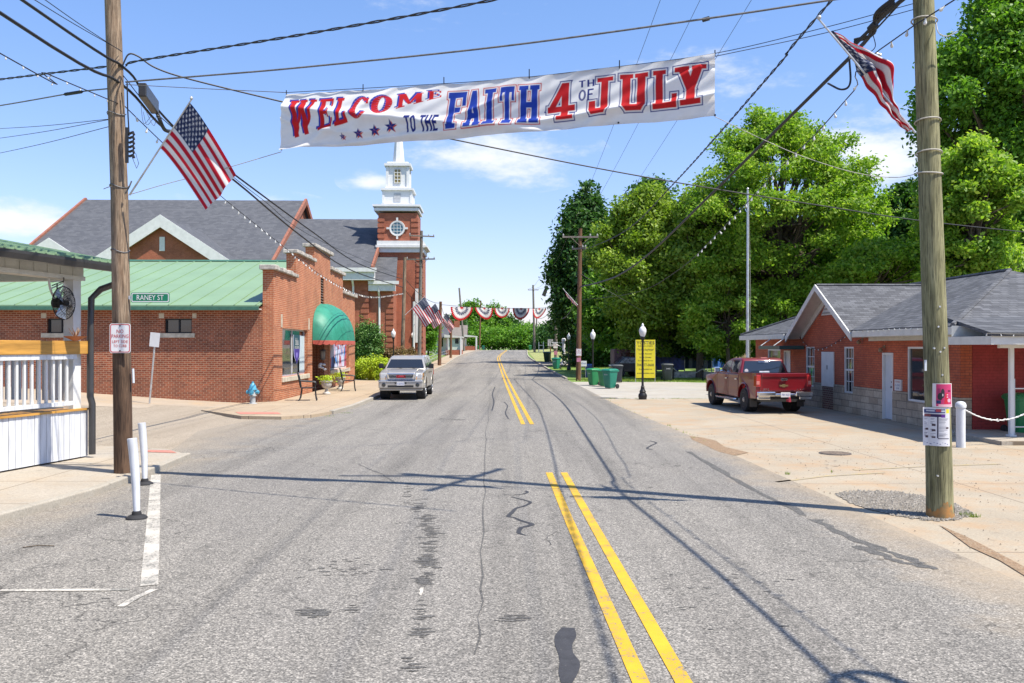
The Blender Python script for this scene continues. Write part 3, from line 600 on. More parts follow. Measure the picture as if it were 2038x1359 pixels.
    # shop windows
    def shopwin(a, b, c, d, panes, nm):
        f = mb(); X = W - .16
        f.box(X - .05, X, a, b, c, c + .07); f.box(X - .05, X, a, b, d - .06, d); f.box(X - .05, X, a, a + .07, c + .07, d - .06); f.box(X - .05, X, b - .07, b, c + .07, d - .06)
        for k in range(1, panes): y = a + (b - a) * k / panes; f.box(X - .045, X + .004, y - .03, y + .03, c + .07, d - .06)
        fo = f.build('window', white_paint, t); g = mb(); g.box(X - .04, X - .03, a + .06, b - .06, c + .06, d - .05); g.build('pane', glass, fo)
        s = mb(); s.box(W - .14, W + .07, a - .12, b + .12, c - .2, c - .003); s.build('sill', stone_sill, fo, bevel=.015)
        return fo
    shopwin(V0 + 1.4, V0 + 6.3, .98, 2.95, 2, 'a'); w2 = shopwin(V0 + 11.9, V0 + 17.9, .98, 2.85, 2, 'b')
    for y in (V0 + 1.25, V0 + 6.5): m = mb(); m.box(W - .1, W + .02, y - .1, y + .1, 2.98, 3.5); m.build('lintel_block', stone_sill, t)
    m = mb(); m.box(W - .3, W - .1, V0 + 9.35, V0 + 10.25, 4.25, 5.6)
    lv = m.build('attic_vent', black_iron, t); m = mb()
    for k in range(10): z = 4.3 + k * .13; m.hexa([(W - .1, V0 + 9.35, z + .06), (W - .03, V0 + 9.35, z), (W - .03, V0 + 10.25, z), (W - .1, V0 + 10.25, z + .06), (W - .1, V0 + 9.35, z + .08), (W - .03, V0 + 9.35, z + .02), (W - .03, V0 + 10.25, z + .02), (W - .1, V0 + 10.25, z + .08)])
    m.build('louvre', plain('rusty_grey_metal', (.2, .15, .12), .6), lv); m = mb(); m.box(W - .1, W + .08, V0 + 9.2, V0 + 10.4, 4.08, 4.247); m.build('sill', stone_sill, lv, bevel=.02)
    # recessed entrance
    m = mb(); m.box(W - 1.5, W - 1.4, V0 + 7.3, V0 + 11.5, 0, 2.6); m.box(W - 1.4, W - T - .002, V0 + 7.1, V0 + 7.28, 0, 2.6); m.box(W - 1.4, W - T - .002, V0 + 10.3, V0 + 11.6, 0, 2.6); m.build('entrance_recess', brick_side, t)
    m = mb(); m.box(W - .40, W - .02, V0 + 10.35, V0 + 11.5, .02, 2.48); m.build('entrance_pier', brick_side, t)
    m = mb(); m.box(W - 1.4, W - 1.34, V0 + 8.0, V0 + 9.6, .05, 2.2); d = m.build('door', plain('dark_painted_door', (.02, .025, .022), .4), t); m = mb(); m.box(W - 1.339, W - 1.33, V0 + 8.2, V0 + 9.4, .6, 2.0); m.build('pane', glass, d)
    m = mb(); m.box(W - 1.4, W - T, V0 + 7.3, V0 + 10.3, 2.5, 2.58); m.build('entrance_ceiling', white_paint, t)
    # domed awning
    c = V0 + 10.4; a = 3.15; p = 1.32; h = 1.85; z0 = 2.5; nu, nphi = 40, 12; vs = []; fs = []; m = mb()
    for i in range(nu + 1):
        th = math.pi * i / nu; cs, sn = math.cos(th), math.sin(th); sg = abs(sn) ** .62; cc = (1 if cs > 0 else -1) * abs(cs) ** .8
        rib = .012 if i % 4 == 0 else -.012
        for j in range(nphi + 1):
            ph = math.pi / 2 * j / nphi; vs.append((W + .02 + (p * sg + rib) * math.cos(ph), c + a * cc, z0 + (h * sg + rib) * math.sin(ph)))
    for i in range(nu):
        for j in range(nphi): q = i * (nphi + 1) + j; fs.append((q, q + 1, q + nphi + 2, q + nphi + 1))
    m.add(vs, fs); aw = m.build('awning', MATS['green_awning_cloth'], t, smooth=True)
    vs = []; fs = []; m = mb()
    for i in range(nu * 2 + 1):
        th = math.pi * i / nu / 2; cs, sn = math.cos(th), math.sin(th); sg = abs(sn) ** .62; cc = (1 if cs > 0 else -1) * abs(cs) ** .8
        dr = .17 + .045 * abs(math.sin(i * math.pi / 5)); x = W + .03 + p * sg; vs += [(x, c + a * 1.004 * cc, z0 + .0), (x + .01, c + a * 1.004 * cc, z0 - dr)]
    for i in range(nu * 2): fs.append((2 * i, 2 * i + 1, 2 * i + 3, 2 * i + 2))
    m.add(vs, fs); m.build('valance', plain('faded_red_cloth', (.50, .10, .07), .8, .1, 5), aw)
    # pennant and papers behind the first window, posters in the second
    nv, nu2 = 30, 24
    def pen(Uu, Vv):
        w = .5 * (1 - .55 * Vv ** 3) if Vv < .75 else .5 * (1 - .55 * .42) * (1 - (Vv - .75) / .25) + .02; return (W - .115, V0 + 3.9 + .66 * 1.0 + (Uu - .5) * 2 * w * 1.4, 2.72 - 1.25 * Vv)
    def pcol(Uu, Vv):
        base = np.where(Vv < .48, .0, 1.0)[..., None]; c = (1 - base) * np.array([.03, .09, .12]) + base * np.array([.07, .05, .28]); e = (np.abs(Uu - .5) > .44)[..., None]; c = np.where(e, np.array([.55, .58, .7]), c)
        s = ((np.abs(Vv - .72) < .1) & (np.abs(Uu - .5) < .16))[..., None]; return np.where(s, np.array([.25, .2, .6]), c)
    pn = paint('pennant', pen, pcol, nu2, nv, art, t); tw_ = text('lettering', 'blu', .55, .32, white_paint, pn, (W - .111 - W, 4.56, 2.43), ax=(0, 1, 0)); text('lettering', 'MOUNTAIN', .8, .13, white_paint, pn, (W - .111 - W, 4.56, 2.17), ax=(0, 1, 0))
    m = mb(); m.box(W - .15, W - .14, V0 + 5.2, V0 + 6.22, 1.06, 2.7); m.build('window_blind', plain('pale_blue_blind', (.55, .66, .70), .7, .05, 3), t)
    def pos(a, b, c_, d): return lambda Uu, Vv: (W - .142, a + (b - a) * Uu, d - (d - c_) * Vv)
    def blot(seed):
        r = np.random.default_rng(seed); pts = r.random((34, 2)); cs = np.array([[.04, .07, .25], [.02, .02, .05], [.45, .10, .14], [.55, .6, .8], [.5, .55, .75], [.08, .25, .6], [.65, .45, .55], [.6, .66, .82]])[r.integers(0, 8, 34)]
        def f(Uu, Vv):
            d = ((Uu[..., None] - pts[:, 0]) ** 2 + .5 * (Vv[..., None] - pts[:, 1]) ** 2); return cs[d.argmin(-1)]
        return f
    paint('poster', pos(V0 + 12.0, V0 + 14.85, 1.08, 2.78), blot(3), 50, 34, art, t); paint('poster', pos(V0 + 14.98, V0 + 17.8, 1.08, 2.78), blot(8), 50, 34, art, t)
    # lantern on the pier
    return t
# ---- painted sheets: a grid whose points carry the printed colours
def paint(name, pos, colf, nu, nv, mat, parent=None, o=None, smooth=True):
    Uu, Vv = np.meshgrid(np.linspace(0, 1, nu + 1), np.linspace(0, 1, nv + 1)); c = colf(Uu, Vv)
    if o is None and parent is not None: o = PORG.get(parent.name, (0, 0, 0))
    o = o or (0, 0, 0); vs = [(p[0] - o[0], p[1] - o[1], p[2] - o[2]) for p in (pos(float(a), float(b)) for a, b in zip(Uu.ravel(), Vv.ravel()))]; n = nu + 1
    fs = [(j * n + i, j * n + i + 1, (j + 1) * n + i + 1, (j + 1) * n + i) for j in range(nv) for i in range(nu)]
    me = bpy.data.meshes.new(name); me.from_pydata(vs, [], fs); a = me.color_attributes.new('Col', 'FLOAT_COLOR', 'POINT')
    cc = np.ones((c.shape[0] * c.shape[1], 4), np.float32); cc[:, :3] = c.reshape(-1, 3); a.data.foreach_set('color', cc.ravel())
    if smooth: me.shade_smooth()
    me.materials.append(mat); ob = bpy.data.objects.new(name, me); col.objects.link(ob)
    if parent is not None: ob.parent = parent
    return ob
PORG = {}
mint, nt_, p_ = new_mat('mint_metal_roof'); _o = objc(nt_)
lnk(nt_, ramp(nt_, noise(nt_, _o, .5, 5, .6), [(.3, (.165, .255, .145)), (.7, (.195, .298, .17))]), p_.inputs['Base Color']); p_.inputs['Roughness'].default_value = .45; MATS['mint_metal_roof'] = mint
plain('green_awning_cloth', (.03, .27, .18), .55, .1, 2.5)
PORG['brick_shop'] = (-8.3, 33.8, 0)
shop_t = shop()
# ---- glyph distance fields for banners and flags
def sdpoly(X, Y, poly):
    n = len(poly); ar = sum(poly[i][0] * poly[(i + 1) % n][1] - poly[(i + 1) % n][0] * poly[i][1] for i in range(n)); s = 1 if ar > 0 else -1; d = None
    for i in range(n):
        x0, y0 = poly[i]; x1, y1 = poly[(i + 1) % n]; L = math.hypot(x1 - x0, y1 - y0) or 1e-9
        q = s * ((X - x0) * (y1 - y0) - (Y - y0) * (x1 - x0)) / L; d = q if d is None else np.maximum(d, q)
    return d
def Rc(a, b, c, d): return [(a, b), (c, b), (c, d), (a, d)]
def ring(w, t0, t1, gap=None, n=20):
    out = []
    for i in range(n):
        a, b = 2 * math.pi * i / n, 2 * math.pi * (i + 1) / n
        if gap and abs(((a + b) / 2 + math.pi) % (2 * math.pi) - math.pi) < gap: continue
        out.append([(.5 + .5 * math.cos(a), .5 + .5 * math.sin(a)), (.5 + .5 * math.cos(b), .5 + .5 * math.sin(b)), (.5 + (.5 - t0) * math.cos(b), .5 + (.5 - t1) * math.sin(b)), (.5 + (.5 - t0) * math.cos(a), .5 + (.5 - t1) * math.sin(a))])
    return out
GL = {
 'F': [Rc(.08, 0, .4, 1), Rc(0, .84, 1, 1), Rc(.8, .6, 1, 1), Rc(.4, .42, .72, .57), Rc(0, 0, .54, .12)],
 'A': [[(.1, 0), (.36, 0), (.62, 1), (.36, 1)], [(.64, 0), (.92, 0), (.64, 1), (.38, 1)], Rc(.3, .24, .7, .38), Rc(0, 0, .44, .12), Rc(.56, 0, 1, .12)],
 'I': [Rc(.26, 0, .74, 1), Rc(0, 0, 1, .12), Rc(0, .88, 1, 1)],
 'T': [Rc(.34, 0, .66, 1), Rc(0, .84, 1, 1), Rc(0, .62, .18, 1), Rc(.82, .62, 1, 1), Rc(.18, 0, .82, .12)],
 'H': [Rc(.09, 0, .38, 1), Rc(.62, 0, .91, 1), Rc(.3, .42, .7, .56), Rc(0, 0, .46, .12), Rc(.54, 0, 1, .12), Rc(0, .88, .46, 1), Rc(.54, .88, 1, 1)],
 '4': [[(0, .3), (.24, .3), (.76, 1), (.5, 1)], Rc(0, .22, 1, .38), Rc(.5, 0, .76, 1), Rc(.34, 0, .94, .11)],
 'J': [Rc(.5, .15, .8, 1), Rc(.32, .88, 1, 1), Rc(.12, 0, .66, .16), [(.5, 0), (.66, 0), (.8, .16), (.8, .3), (.5, .3)], [(0, .14), (.12, 0), (.3, 0), (.28, .38), (0, .38)]],
 'U': [Rc(.09, .14, .38, 1), Rc(.62, .14, .91, 1), Rc(.24, 0, .76, .16), [(.09, .14), (.24, 0), (.38, 0), (.38, .3), (.09, .3)], [(.91, .14), (.76, 0), (.62, 0), (.62, .3), (.91, .3)], Rc(0, .88, .47, 1), Rc(.53, .88, 1, 1)],
 'L': [Rc(.12, 0, .42, 1), Rc(0, .88, .54, 1), Rc(0, 0, 1, .14), Rc(.78, 0, 1, .38)],
 'Y': [Rc(.36, 0, .64, .5), [(.08, 1), (.38, 1), (.64, .42), (.36, .42)], [(.92, 1), (.62, 1), (.36, .42), (.64, .42)], Rc(0, .88, .46, 1), Rc(.54, .88, 1, 1), Rc(.18, 0, .82, .12)],
 'W': [[(.05, 1), (.25, 1), (.38, 0), (.22, 0)], [(.22, 0), (.34, 0), (.58, 1), (.46, 1)], [(.42, 1), (.60, 1), (.74, 0), (.58, 0)], [(.58, 0), (.70, 0), (.95, 1), (.84, 1)], Rc(0, .92, .34, 1), Rc(.38, .92, .66, 1), Rc(.76, .92, 1, 1)],
 'E': [Rc(.14, 0, .44, 1), Rc(0, .9, .96, 1), Rc(0, 0, 1, .1), Rc(.84, .7, .96, 1), Rc(.88, 0, 1, .32), Rc(.4, .45, .74, .55), Rc(.66, .36, .76, .64)],
 'C': ring(1, .32, .1, .55) + [Rc(.82, .6, .95, .92)], 'O': ring(1, .32, .1),
 'M': [Rc(.08, 0, .24, 1), Rc(.72, 0, .94, 1), [(.08, 1), (.32, 1), (.56, .1), (.44, .1)], [(.92, 1), (.74, 1), (.44, .1), (.54, .1)], Rc(0, 0, .32, .09), Rc(.64, 0, 1, .09), Rc(0, .91, .28, 1), Rc(.76, .91, 1, 1)],
}
GS = {'T': [Rc(.36, 0, .64, 1), Rc(0, .84, 1, 1)], 'O': ring(1, .26, .16), 'H': [Rc(0, 0, .28, 1), Rc(.72, 0, 1, 1), Rc(.2, .42, .8, .57)],
      'E': [Rc(0, 0, .3, 1), Rc(0, .85, 1, 1), Rc(0, 0, 1, .15), Rc(0, .43, .85, .57)], 'F': [Rc(0, 0, .3, 1), Rc(0, .85, 1, 1), Rc(0, .43, .85, .57)]}
def glyph(X, Y, ch, x0, x1, y0, y1, lib=GL, shear=0, y0b=None):
    """signed distance (banner units) to a letter in the box x0..x1, y0..y1 (y downwards)"""
    d = None
    for poly in lib[ch]:
        q = []
        for (a, b) in poly:
            yb = y0 + (y1 - y0) * (1 - b) if y0b is None else (y0 + (y0b - y0) * a) * b + y1 * (1 - b) if False else y0 + (y1 - y0) * (1 - b)
            if y0b is not None:            # bottom edge slopes: y1 at the left, y0b at the right
                bot = y1 + (y0b - y1) * a; yb = y0 + (bot - y0) * (1 - b)
            q.append((x0 + (x1 - x0) * a + shear * b * (y1 - y0), yb))
        e = sdpoly(X, Y, q); d = e if d is None else np.minimum(d, e)
    return d
def star(X, Y, cx, cy, r, rot=0):
    out = None; pts = []
    for k in range(10):
        a = math.pi / 2 + rot + k * math.pi / 5; rr = r if k % 2 == 0 else r * .4; pts.append((cx + rr * math.cos(a), cy - rr * math.sin(a)))
    d = None
    for k in range(0, 10, 2):
        tri = [pts[k], pts[(k + 1) % 10], (cx, cy), pts[(k - 1) % 10]]; e = sdpoly(X, Y, tri); d = e if d is None else np.minimum(d, e)
    return d
def cov(d, aa): return np.clip(.5 - d / aa, 0, 1)[..., None]
def over(c, a, colr): return c * (1 - a) + np.array(colr) * a
RED = (.62, .02, .025); NAVY = (.02, .035, .22); BLUE = (.02, .06, .42); WHT = (.80, .80, .80)
def banner_art(Uu, Vv):
    X = Uu * 7.53; Y = Vv * 1.0 * 1.0; c = np.ones(X.shape + (3,)) * np.array((.90, .90, .90)); aa = .009   # 7.53 banner heights long
    dirt = (np.sin(X * 3.1 + 2 * np.sin(Y * 4)) * np.sin(X * 7.7 + Y * 9) * .5 + .5) * (np.clip((.10 - Y) / .10, 0, 1) + .6 * np.clip((Y - .93) / .07, 0, 1)); c = c * (1 - .35 * dirt[..., None])
    k = 7.53
    def G_(ch, u0, u1, v0, v1, o1, o2, fill, gap, line, **kw):
        nonlocal c
        d = glyph(X, Y, ch, u0 * k, u1 * k, v0, v1, **kw); c = over(c, cov(d - o2, aa), line); c = over(c, cov(d - o1, aa), gap); c = over(c, cov(d, aa), fill)
    xz = lambda x: (lambda f: f * 13.81 / (f * 13.81 + (1 - f) * 12.04))((x - 55) / 1945)
    for ch, a, b in (('F', 800, 882), ('A', 880, 952), ('I', 962, 1014), ('T', 1034, 1096), ('H', 1116, 1208)): G_(ch, xz(a), xz(b), .17, .84, .018, .032, BLUE, (.82,) * 3, RED)
    G_('4', xz(1246), xz(1370), .17, .82, .022, .038, RED, (.82,) * 3, NAVY)
    for ch, a, b, v0, v1 in (('J', 1432, 1540, .16, .80), ('U', 1570, 1698, .15, .79), ('L', 1720, 1828, .145, .785), ('Y', 1818, 1962, .14, .77)): G_(ch, xz(a), xz(b), v0, v1, .022, .038, RED, (.82,) * 3, NAVY)
    for ch, a, b in (('T', 1384, 1414), ('H', 1422, 1454)): c = over(c, cov(glyph(X, Y, ch, xz(a) * k, xz(b) * k, .17, .29, GS), aa), NAVY)
    for ch, a, b in (('O', 1384, 1418), ('F', 1424, 1452)): c = over(c, cov(glyph(X, Y, ch, xz(a) * k, xz(b) * k, .33, .53, GS), aa), NAVY)
    for ch, a, b in (('T', 617, 640), ('O', 643, 667), ('T', 688, 710), ('H', 714, 738), ('E', 744, 765)): c = over(c, cov(glyph(X, Y, ch, xz(a) * k, xz(b) * k, .575, .86, GS) - .004, aa), NAVY)
    W_ = (('W', 95, 212, .14, .84, .72), ('E', 226, 290, .14, .72, .66), ('L', 304, 362, .14, .66, .60), ('C', 376, 456, .14, .60, .52), ('O', 464, 558, .15, .53, .46), ('M', 576, 690, .15, .44, .32), ('E', 706, 768, .13, .31, .25))
    for off, cl in (((-.035, .025), BLUE), ((0, 0), RED)):
        for ch, a, b, v0, v1, v2 in W_: c = over(c, cov(glyph(X + -off[0], Y + off[1], ch, xz(a) * k, xz(b) * k, v0, v1, shear=-.04, y0b=v2), aa), cl)
    for i, (a, v, r) in enumerate(((335, .83, .055), (408, .80, .085), (480, .775, .10), (553, .735, .11))):
        c = over(c, cov(star(X, Y, xz(a) * k + .02, v + .015, r), aa), (.7, .1, .06)); c = over(c, cov(star(X, Y, xz(a) * k - .004, v - .004, r * 1.06), aa), NAVY)
    return c
def make_banner():
    tl, tr, br, bl = at(570, 187, 13.81), at(1423, 108, 12.04), at(1423, 232, 12.04), at(560, 300, 13.81)
    n = (tr - tl).cross(Vector((0, 0, 1))).normalized(); org = (tl + tr) / 2; org.z = br.z
    def pos(u, v):
        top = tl.lerp(tr, u); bot = bl.lerp(br, u); top.z -= .075 * 4 * u * (1 - u) * (1 + .12 * math.sin(u * 31)); bot.z -= .02 * 4 * u * (1 - u) - .012 * math.sin(u * 26)
        p = top.lerp(bot, v); bel = .13 * math.sin(math.pi * v) * (.5 + .5 * math.sin(u * 5.5 + .4)) + .018 * math.sin(u * 23 + v * 5) * math.sin(math.pi * v)
        fold = .07 * math.exp(-((v - .25 - .9 * u * 1.3) / .08) ** 2) + .07 * math.exp(-((v - .92 + .35 * (u - .3)) / .06) ** 2) + .035 * math.exp(-((u - .06 - .22 * (1 - v)) / .02) ** 2) + .05 * math.exp(-((v - .5 + (u - .86) * 3.6) / .12) ** 2)
        fold += .012 * math.sin(u * 90 + v * 14) * math.sin(v * 9 + u * 12) + .018 * math.sin(u * 14 - v * 5) * v + .03 * math.exp(-((v - .80 + .9 * (u - .25) ** 2 * 6) / .05) ** 2) * (u < .55) - .04 * math.exp(-((v - .1 - .5 * abs(u - .97) * 6) / .05) ** 2) * (u > .9)
        return p + n * (bel + fold)
    t = empty('street_banner', org, 0, 'white cloth banner reading welcome to the Faith 4th of July hung across the street', 'banner')
    b = paint('banner_cloth', pos, banner_art, 1000, 132, cloth_art, t, o=tuple(org))
    m = MB(org)
    for k in range(6):
        u = k / 5; p = tl.lerp(tr, u); p.z -= .075 * 4 * u * (1 - u); q = p + Vector((0, 0, .06 + .05 * math.sin(math.pi * u))); m.tube([p - Vector((0, 0, .03)), q], .008, 5); q2 = bl.lerp(br, u); m.lathe([(.014, -.012), (.014, .012)], q2 + Vector((0, 0, .02)), 8, 1)
    m.build('grommet_tie', black_iron, t)
make_banner()
def flag_art(Uu, Vv):
    c = np.where(((Vv * 13).astype(int) % 2 == 0)[..., None], np.array((.55, .015, .035)), np.array((.78, .77, .77))); can = (Uu < .42) & (Vv < 7 / 13); c = np.where(can[..., None], np.array((.022, .035, .10)), c)
    X = Uu * 1.6; Y = Vv
    for r in range(9):
        for q in range(6 if r % 2 == 0 else 5):
            cx = (.42 * 1.6) * ((q + .5) / 6 if r % 2 == 0 else (q + 1) / 6); cy = (7 / 13) * (r + .6) / 9.2; c = over(c, cov(star(X, Y, cx, cy, .031), .01), (.8, .8, .82))
    return c
def make_flag(staff0, staff1, hang, drop_z, label, nu=90, nv=60, wind=.06, hoist=.62, seed=0, fold=0):
    """flag whose hoist runs down the upper part of the staff; hang: horizontal drift of the fly end"""
    s0, s1 = Vector(staff0), Vector(staff1); t = empty('flag', s0, 0, label, 'flag', 'flags on the utility poles'); m = MB(s0); m.tube([s0, s1], [.016, .012], 7); m.lathe([(.02, 0), (.028, .02), (.02, .045), (.004, .05)], s1, 8)
    m.build('flagstaff', galv if seed < 4 else white_paint, t); top = s0.lerp(s1, .97); bot = s0.lerp(s1, .97 - hoist); fly = Vector(hang); h = Vector((hang[1], -hang[0], 0)); h = h.normalized() if h.length else Vector((0, 1, 0))
    def pos(u, v):
        p = top.lerp(bot, v) + fly * u * (1 - fold * v) + Vector((0, 0, -1)) * drop_z * (u ** 1.15) * (1 - .12 * v)
        a = wind * u ** .7 * math.sin(9 * v + 4.0 * u + seed) + wind * .5 * u * math.sin(17 * v + seed * 2); return p + h * a + Vector((0, 0, 0.02 * math.sin(8 * v + seed) * u))
    paint('flag_cloth', pos, flag_art, nu, nv, cloth_art, t, o=tuple(s0)); return t
# ---- church
def gable_x(m, x0, x1, ye, ze, yr, zr, yb=None, t=.25):
    """roof slab pair with the ridge along u: eave (ye, ze), ridge (yr, zr), back eave yb"""
    yb = 2 * yr - ye if yb is None else yb
    m.hexa([(x0, ye, ze - t), (x1, ye, ze - t), (x1, yr, zr - t), (x0, yr, zr - t), (x0, ye, ze), (x1, ye, ze), (x1, yr, zr), (x0, yr, zr)])
    m.hexa([(x0, yr + .004, zr - t), (x1, yr + .004, zr - t), (x1, yb, ze - t), (x0, yb, ze - t), (x0, yr + .004, zr), (x1, yr + .004, zr), (x1, yb, ze), (x0, yb, ze)])
def quoins(m, u, v, z0, z1, s=.07, h=.42, w=.75, d=.75, gap=.16):
    z = z0 + .1
    while z + h < z1: m.box(u - w, u + s, v - s, v + d, z, z + h); z += h + gap
def church():
    t = street('church', -12, 96, 'large red brick church with grey shingle roofs and a white steeple', 'church', z=0); o = (-12, 96, 0)
    def mb(): return MB(o)
    LA = -20.0; VA = 76; ZA = 7.4; RA = 95; RZ = 18.0; LL = U(172, 95); g0 = .6
    wall = mb(); wall.prism([(VA + .6, 0), (VA + .6, ZA), (RA, RZ - .35), (2 * RA - VA - .6, ZA), (2 * RA - VA - .6, 0)], 0, LL + .3, LA - .3)
    wall.build('nave_wall', brick_church, t)
    m = mb(); gable_x(m, LL, LA, VA, ZA, RA, RZ); rf = m.build('nave_roof', shingle_far, t)
    for x0, x1 in ((LL - .22, LL - .003), (LA + .003, LA + .25)):
        for a, b, c, d in ((VA, ZA, RA, RZ), (2 * RA - VA, ZA, RA, RZ)): m = mb(); m.hexa([(x0, a, b - .45), (x1, a, b - .45), (x1, c, d - .45), (x0, c, d - .45), (x0, a, b + .22), (x1, a, b + .22), (x1, c, d + .22), (x0, c, d + .22)]); m.build('gable_coping', plain('terracotta_coping', (.34, .13, .08), .8, .15, 3), rf)
    # cross gables facing the viewer
    for (px, py, hw0) in ((325, 432, 7.6), (105, 478, 5.2)):
        u = U(px, VA); z = Z(py, u, VA); sl_ = .66; hw = hw0; zb = z - hw * sl_; yb = VA + (z - ZA) / ((RZ - ZA) / (RA - VA))
        m = mb(); m.prism([(u - hw + .9, 0), (u - hw + .9, zb + .2), (u, z - .75), (u + hw - .9, zb + .2), (u + hw - .9, 0)], 1, VA - .2, VA + 1.0); gw = m.build('gable_wall', brick_church, t)
        m = mb()
        for s in (-1, 1):
            m.hexa([(u + s * hw, VA - .6, zb - .22), (u, VA - .6, z - .22), (u, yb + 1, z - .22), (u + s * hw, VA + 3, zb - .22), (u + s * hw, VA - .6, zb), (u, VA - .6, z), (u, yb + 1, z), (u + s * hw, VA + 3, zb)])
        m.build('gable_roof', shingle_far, gw)
        m = mb()
        for s in (-1, 1):
            m.hexa([(u + s * hw, VA - .75, zb - .95), (u, VA - .75, z - .95), (u, VA - .61, z - .95), (u + s * hw, VA - .61, zb - .95), (u + s * hw, VA - .75, zb + .12), (u, VA - .75, z + .12), (u, VA - .61, z + .12), (u + s * hw, VA - .61, zb + .12)])
        m.build('white_rake', white_paint, gw)
        if hw > 6: m = mb(); m.box(u - .22, u + .22, VA - .3, VA - .19, Z(500, u, VA), Z(472, u, VA)); m.build('slit_window', white_paint, gw)
    # middle wing
    LB = -10.77; VB = 79.5; ZB = 9.4; RB = 91.5; RBZ = 15.5
    m = mb(); m.prism([(VB + .7, 0), (VB + .7, ZB - .1), (RB, RBZ - .4), (102.5, ZB - .1), (102.5, 0)], 0, LA - 2, LB - .35); mw = m.build('wing_wall', brick_church, t)
    m = mb(); gable_x(m, LA - 2, LB, VB, ZB, RB, RBZ); m.build('wing_roof', shingle_far, mw)
    m = mb(); m.hexa([(LB + .003, VB, ZB - .4), (LB + .2, VB, ZB - .4), (LB + .2, RB, RBZ - .4), (LB + .003, RB, RBZ - .4), (LB + .003, VB, ZB + .15), (LB + .2, VB, ZB + .15), (LB + .2, RB, RBZ + .15), (LB + .003, RB, RBZ + .15)]); m.build('gable_coping', MATS['terracotta_coping'], mw)
    m = mb(); m.box(LA - 2, LB + .5, VB - .3, VB - .003, ZB - .42, ZB - .05); m.box(LA - 2, LB + .3, VB - .1, VB + .68, ZB - 1.15, ZB - .43); m.build('cornice', white_paint, mw)
    # low wing before the tower
    LC = -8.55; VC = 80; ZC = 8.25; RC = 84.1; RCZ = 10.85
    m = mb(); m.box(LB - .4, LC - .4, VC + .5, RC, 0, ZC - .1); lw = m.build('porch_wall', brick_church, t)
    m = mb(); m.hexa([(LB - .3, VC, ZC - .25), (LC, VC, ZC - .25), (LC - .3, RC, RCZ - .25), (LB - .3, RC, RCZ - .25), (LB - .3, VC, ZC), (LC, VC, ZC), (LC - .3, RC, RCZ), (LB - .3, RC, RCZ)]); m.build('porch_roof', shingle_far, lw)
    m = mb(); m.box(LB - .3, LC + .25, VC - .25, VC - .003, ZC - .35, ZC - .05); m.box(LB - .3, LC - .1, VC - .05, VC + .58, ZC - .95, ZC - .36); m.build('cornice', white_paint, lw)
    m = mb(); quoins(m, LC - .38, VC + .5, 1.0, ZC - 1.0, w=.6, h=.36); quoins(m, LB - .38, VB + .7, 1.0, ZB - 1.2, w=.65, h=.36); m.build('quoin', brick_church, lw)
    for (px, v, zt) in ((755, VC + .45, ZC - 1), (703, VB + .5, ZB - 1.2)):
        u = U(px, v); m = mb(); m.tube([(u, v - .5, zt + .4), (u, v - .45, zt), (u, v, zt - .5), (u, v, .8)], .1, 8); m.build('downspout', white_paint, t)
    # tower
    TV = 84.3; u0, u1 = U(753, TV), U(831, TV); z1 = Z(424, u1, TV); D = (u1 - u0) * 1.0; m = mb()
    zc = Z(503, u1, TV); zt = Z(480, u1, TV); l0, l1 = U(751, TV), U(842, TV)
    m.box(l0 + .25, l1 - .05, TV - .25, TV + D + .4, .3, zc); m.box(u0, u1, TV, TV + D, zt, z1); tw = m.build('tower', brick_church, t)
    m = mb(); quoins(m, u1 - .02, TV, zt + .2, z1 - .1, w=.6, h=.36); quoins(m, l1 - .07, TV - .25, 1.5, zc - .4, w=.55, h=.36)
    z = zt + .3
    while z + .42 < z1 - .05: m.box(u0 - .07, u0 + .6, TV - .07, TV + .3, z, z + .36); z += .52
    m.build('quoin', brick_church, tw)
    m = mb(); m.box(l0, l1 + .08, TV - .42, TV + D + .5, zc, zc + .45); m.box(l0 - .1, l1 + .22, TV - .6, TV + D + .65, zc + .453, zc + .68); m.box(l0, l1 + .06, TV - .38, TV + D + .4, zc + .683, zt); m.build('entablature', white_paint, tw)
    m = mb(); m.box(l1 + .23, l1 + .42, TV - .5, TV + D + .5, zc + .5, zc + .66); m.build('portico_eave', white_paint, tw)
    m = mb(); m.box(U(829.5, TV - .3) - .13, U(829.5, TV - .3) + .15, TV - .5, TV - .253, 2.6, Z(575, u1, TV)); m.build('pilaster', white_paint, tw)
    # round window
    cu_, cz = U(790.6, TV), Z(454.5, u1, TV); r = .72; m = mb(); n = 28; vs = []; fs = []
    for k in range(n):
        a = 2 * math.pi * k / n
        for rr, y in ((r * .8, TV - .12), (r * 1.02, TV - .14), (r * 1.06, TV + .02)): vs.append((cu_ + rr * math.cos(a), y, cz + rr * math.sin(a)))
    for k in range(n):
        for j in range(2): fs.append((3 * k + j, 3 * k + j + 1, 3 * ((k + 1) % n) + j + 1, 3 * ((k + 1) % n) + j))
    m.add(vs, fs)
    for a in range(4):
        cx, sx = round(math.cos(a * math.pi / 2)), round(math.sin(a * math.pi / 2)); p, q = cu_ + cx * r * 1.18, cz + sx * r * 1.18; m.box(p - (.17 if cx else .09), p + (.17 if cx else .09), TV - .13, TV - .003, q - (.17 if sx else .09), q + (.17 if sx else .09))
    for k in (-1, 0, 1): m.box(cu_ + k * .31 - .02, cu_ + k * .31 + .02, TV - .08, TV - .05, cz - .6 + abs(k) * .06, cz + .6 - abs(k) * .06); m.box(cu_ - .6 + abs(k) * .06, cu_ + .6 - abs(k) * .06, TV - .083, TV - .052, cz + k * .31 - .02, cz + k * .31 + .02)
    rw = m.build('round_window', white_paint, tw); m = mb(); m.lathe([(r * .82, TV - .04), (r * .82, TV + .01)], (cu_, 0, cz), n, 1); m.build('pane', glass_blue, rw)
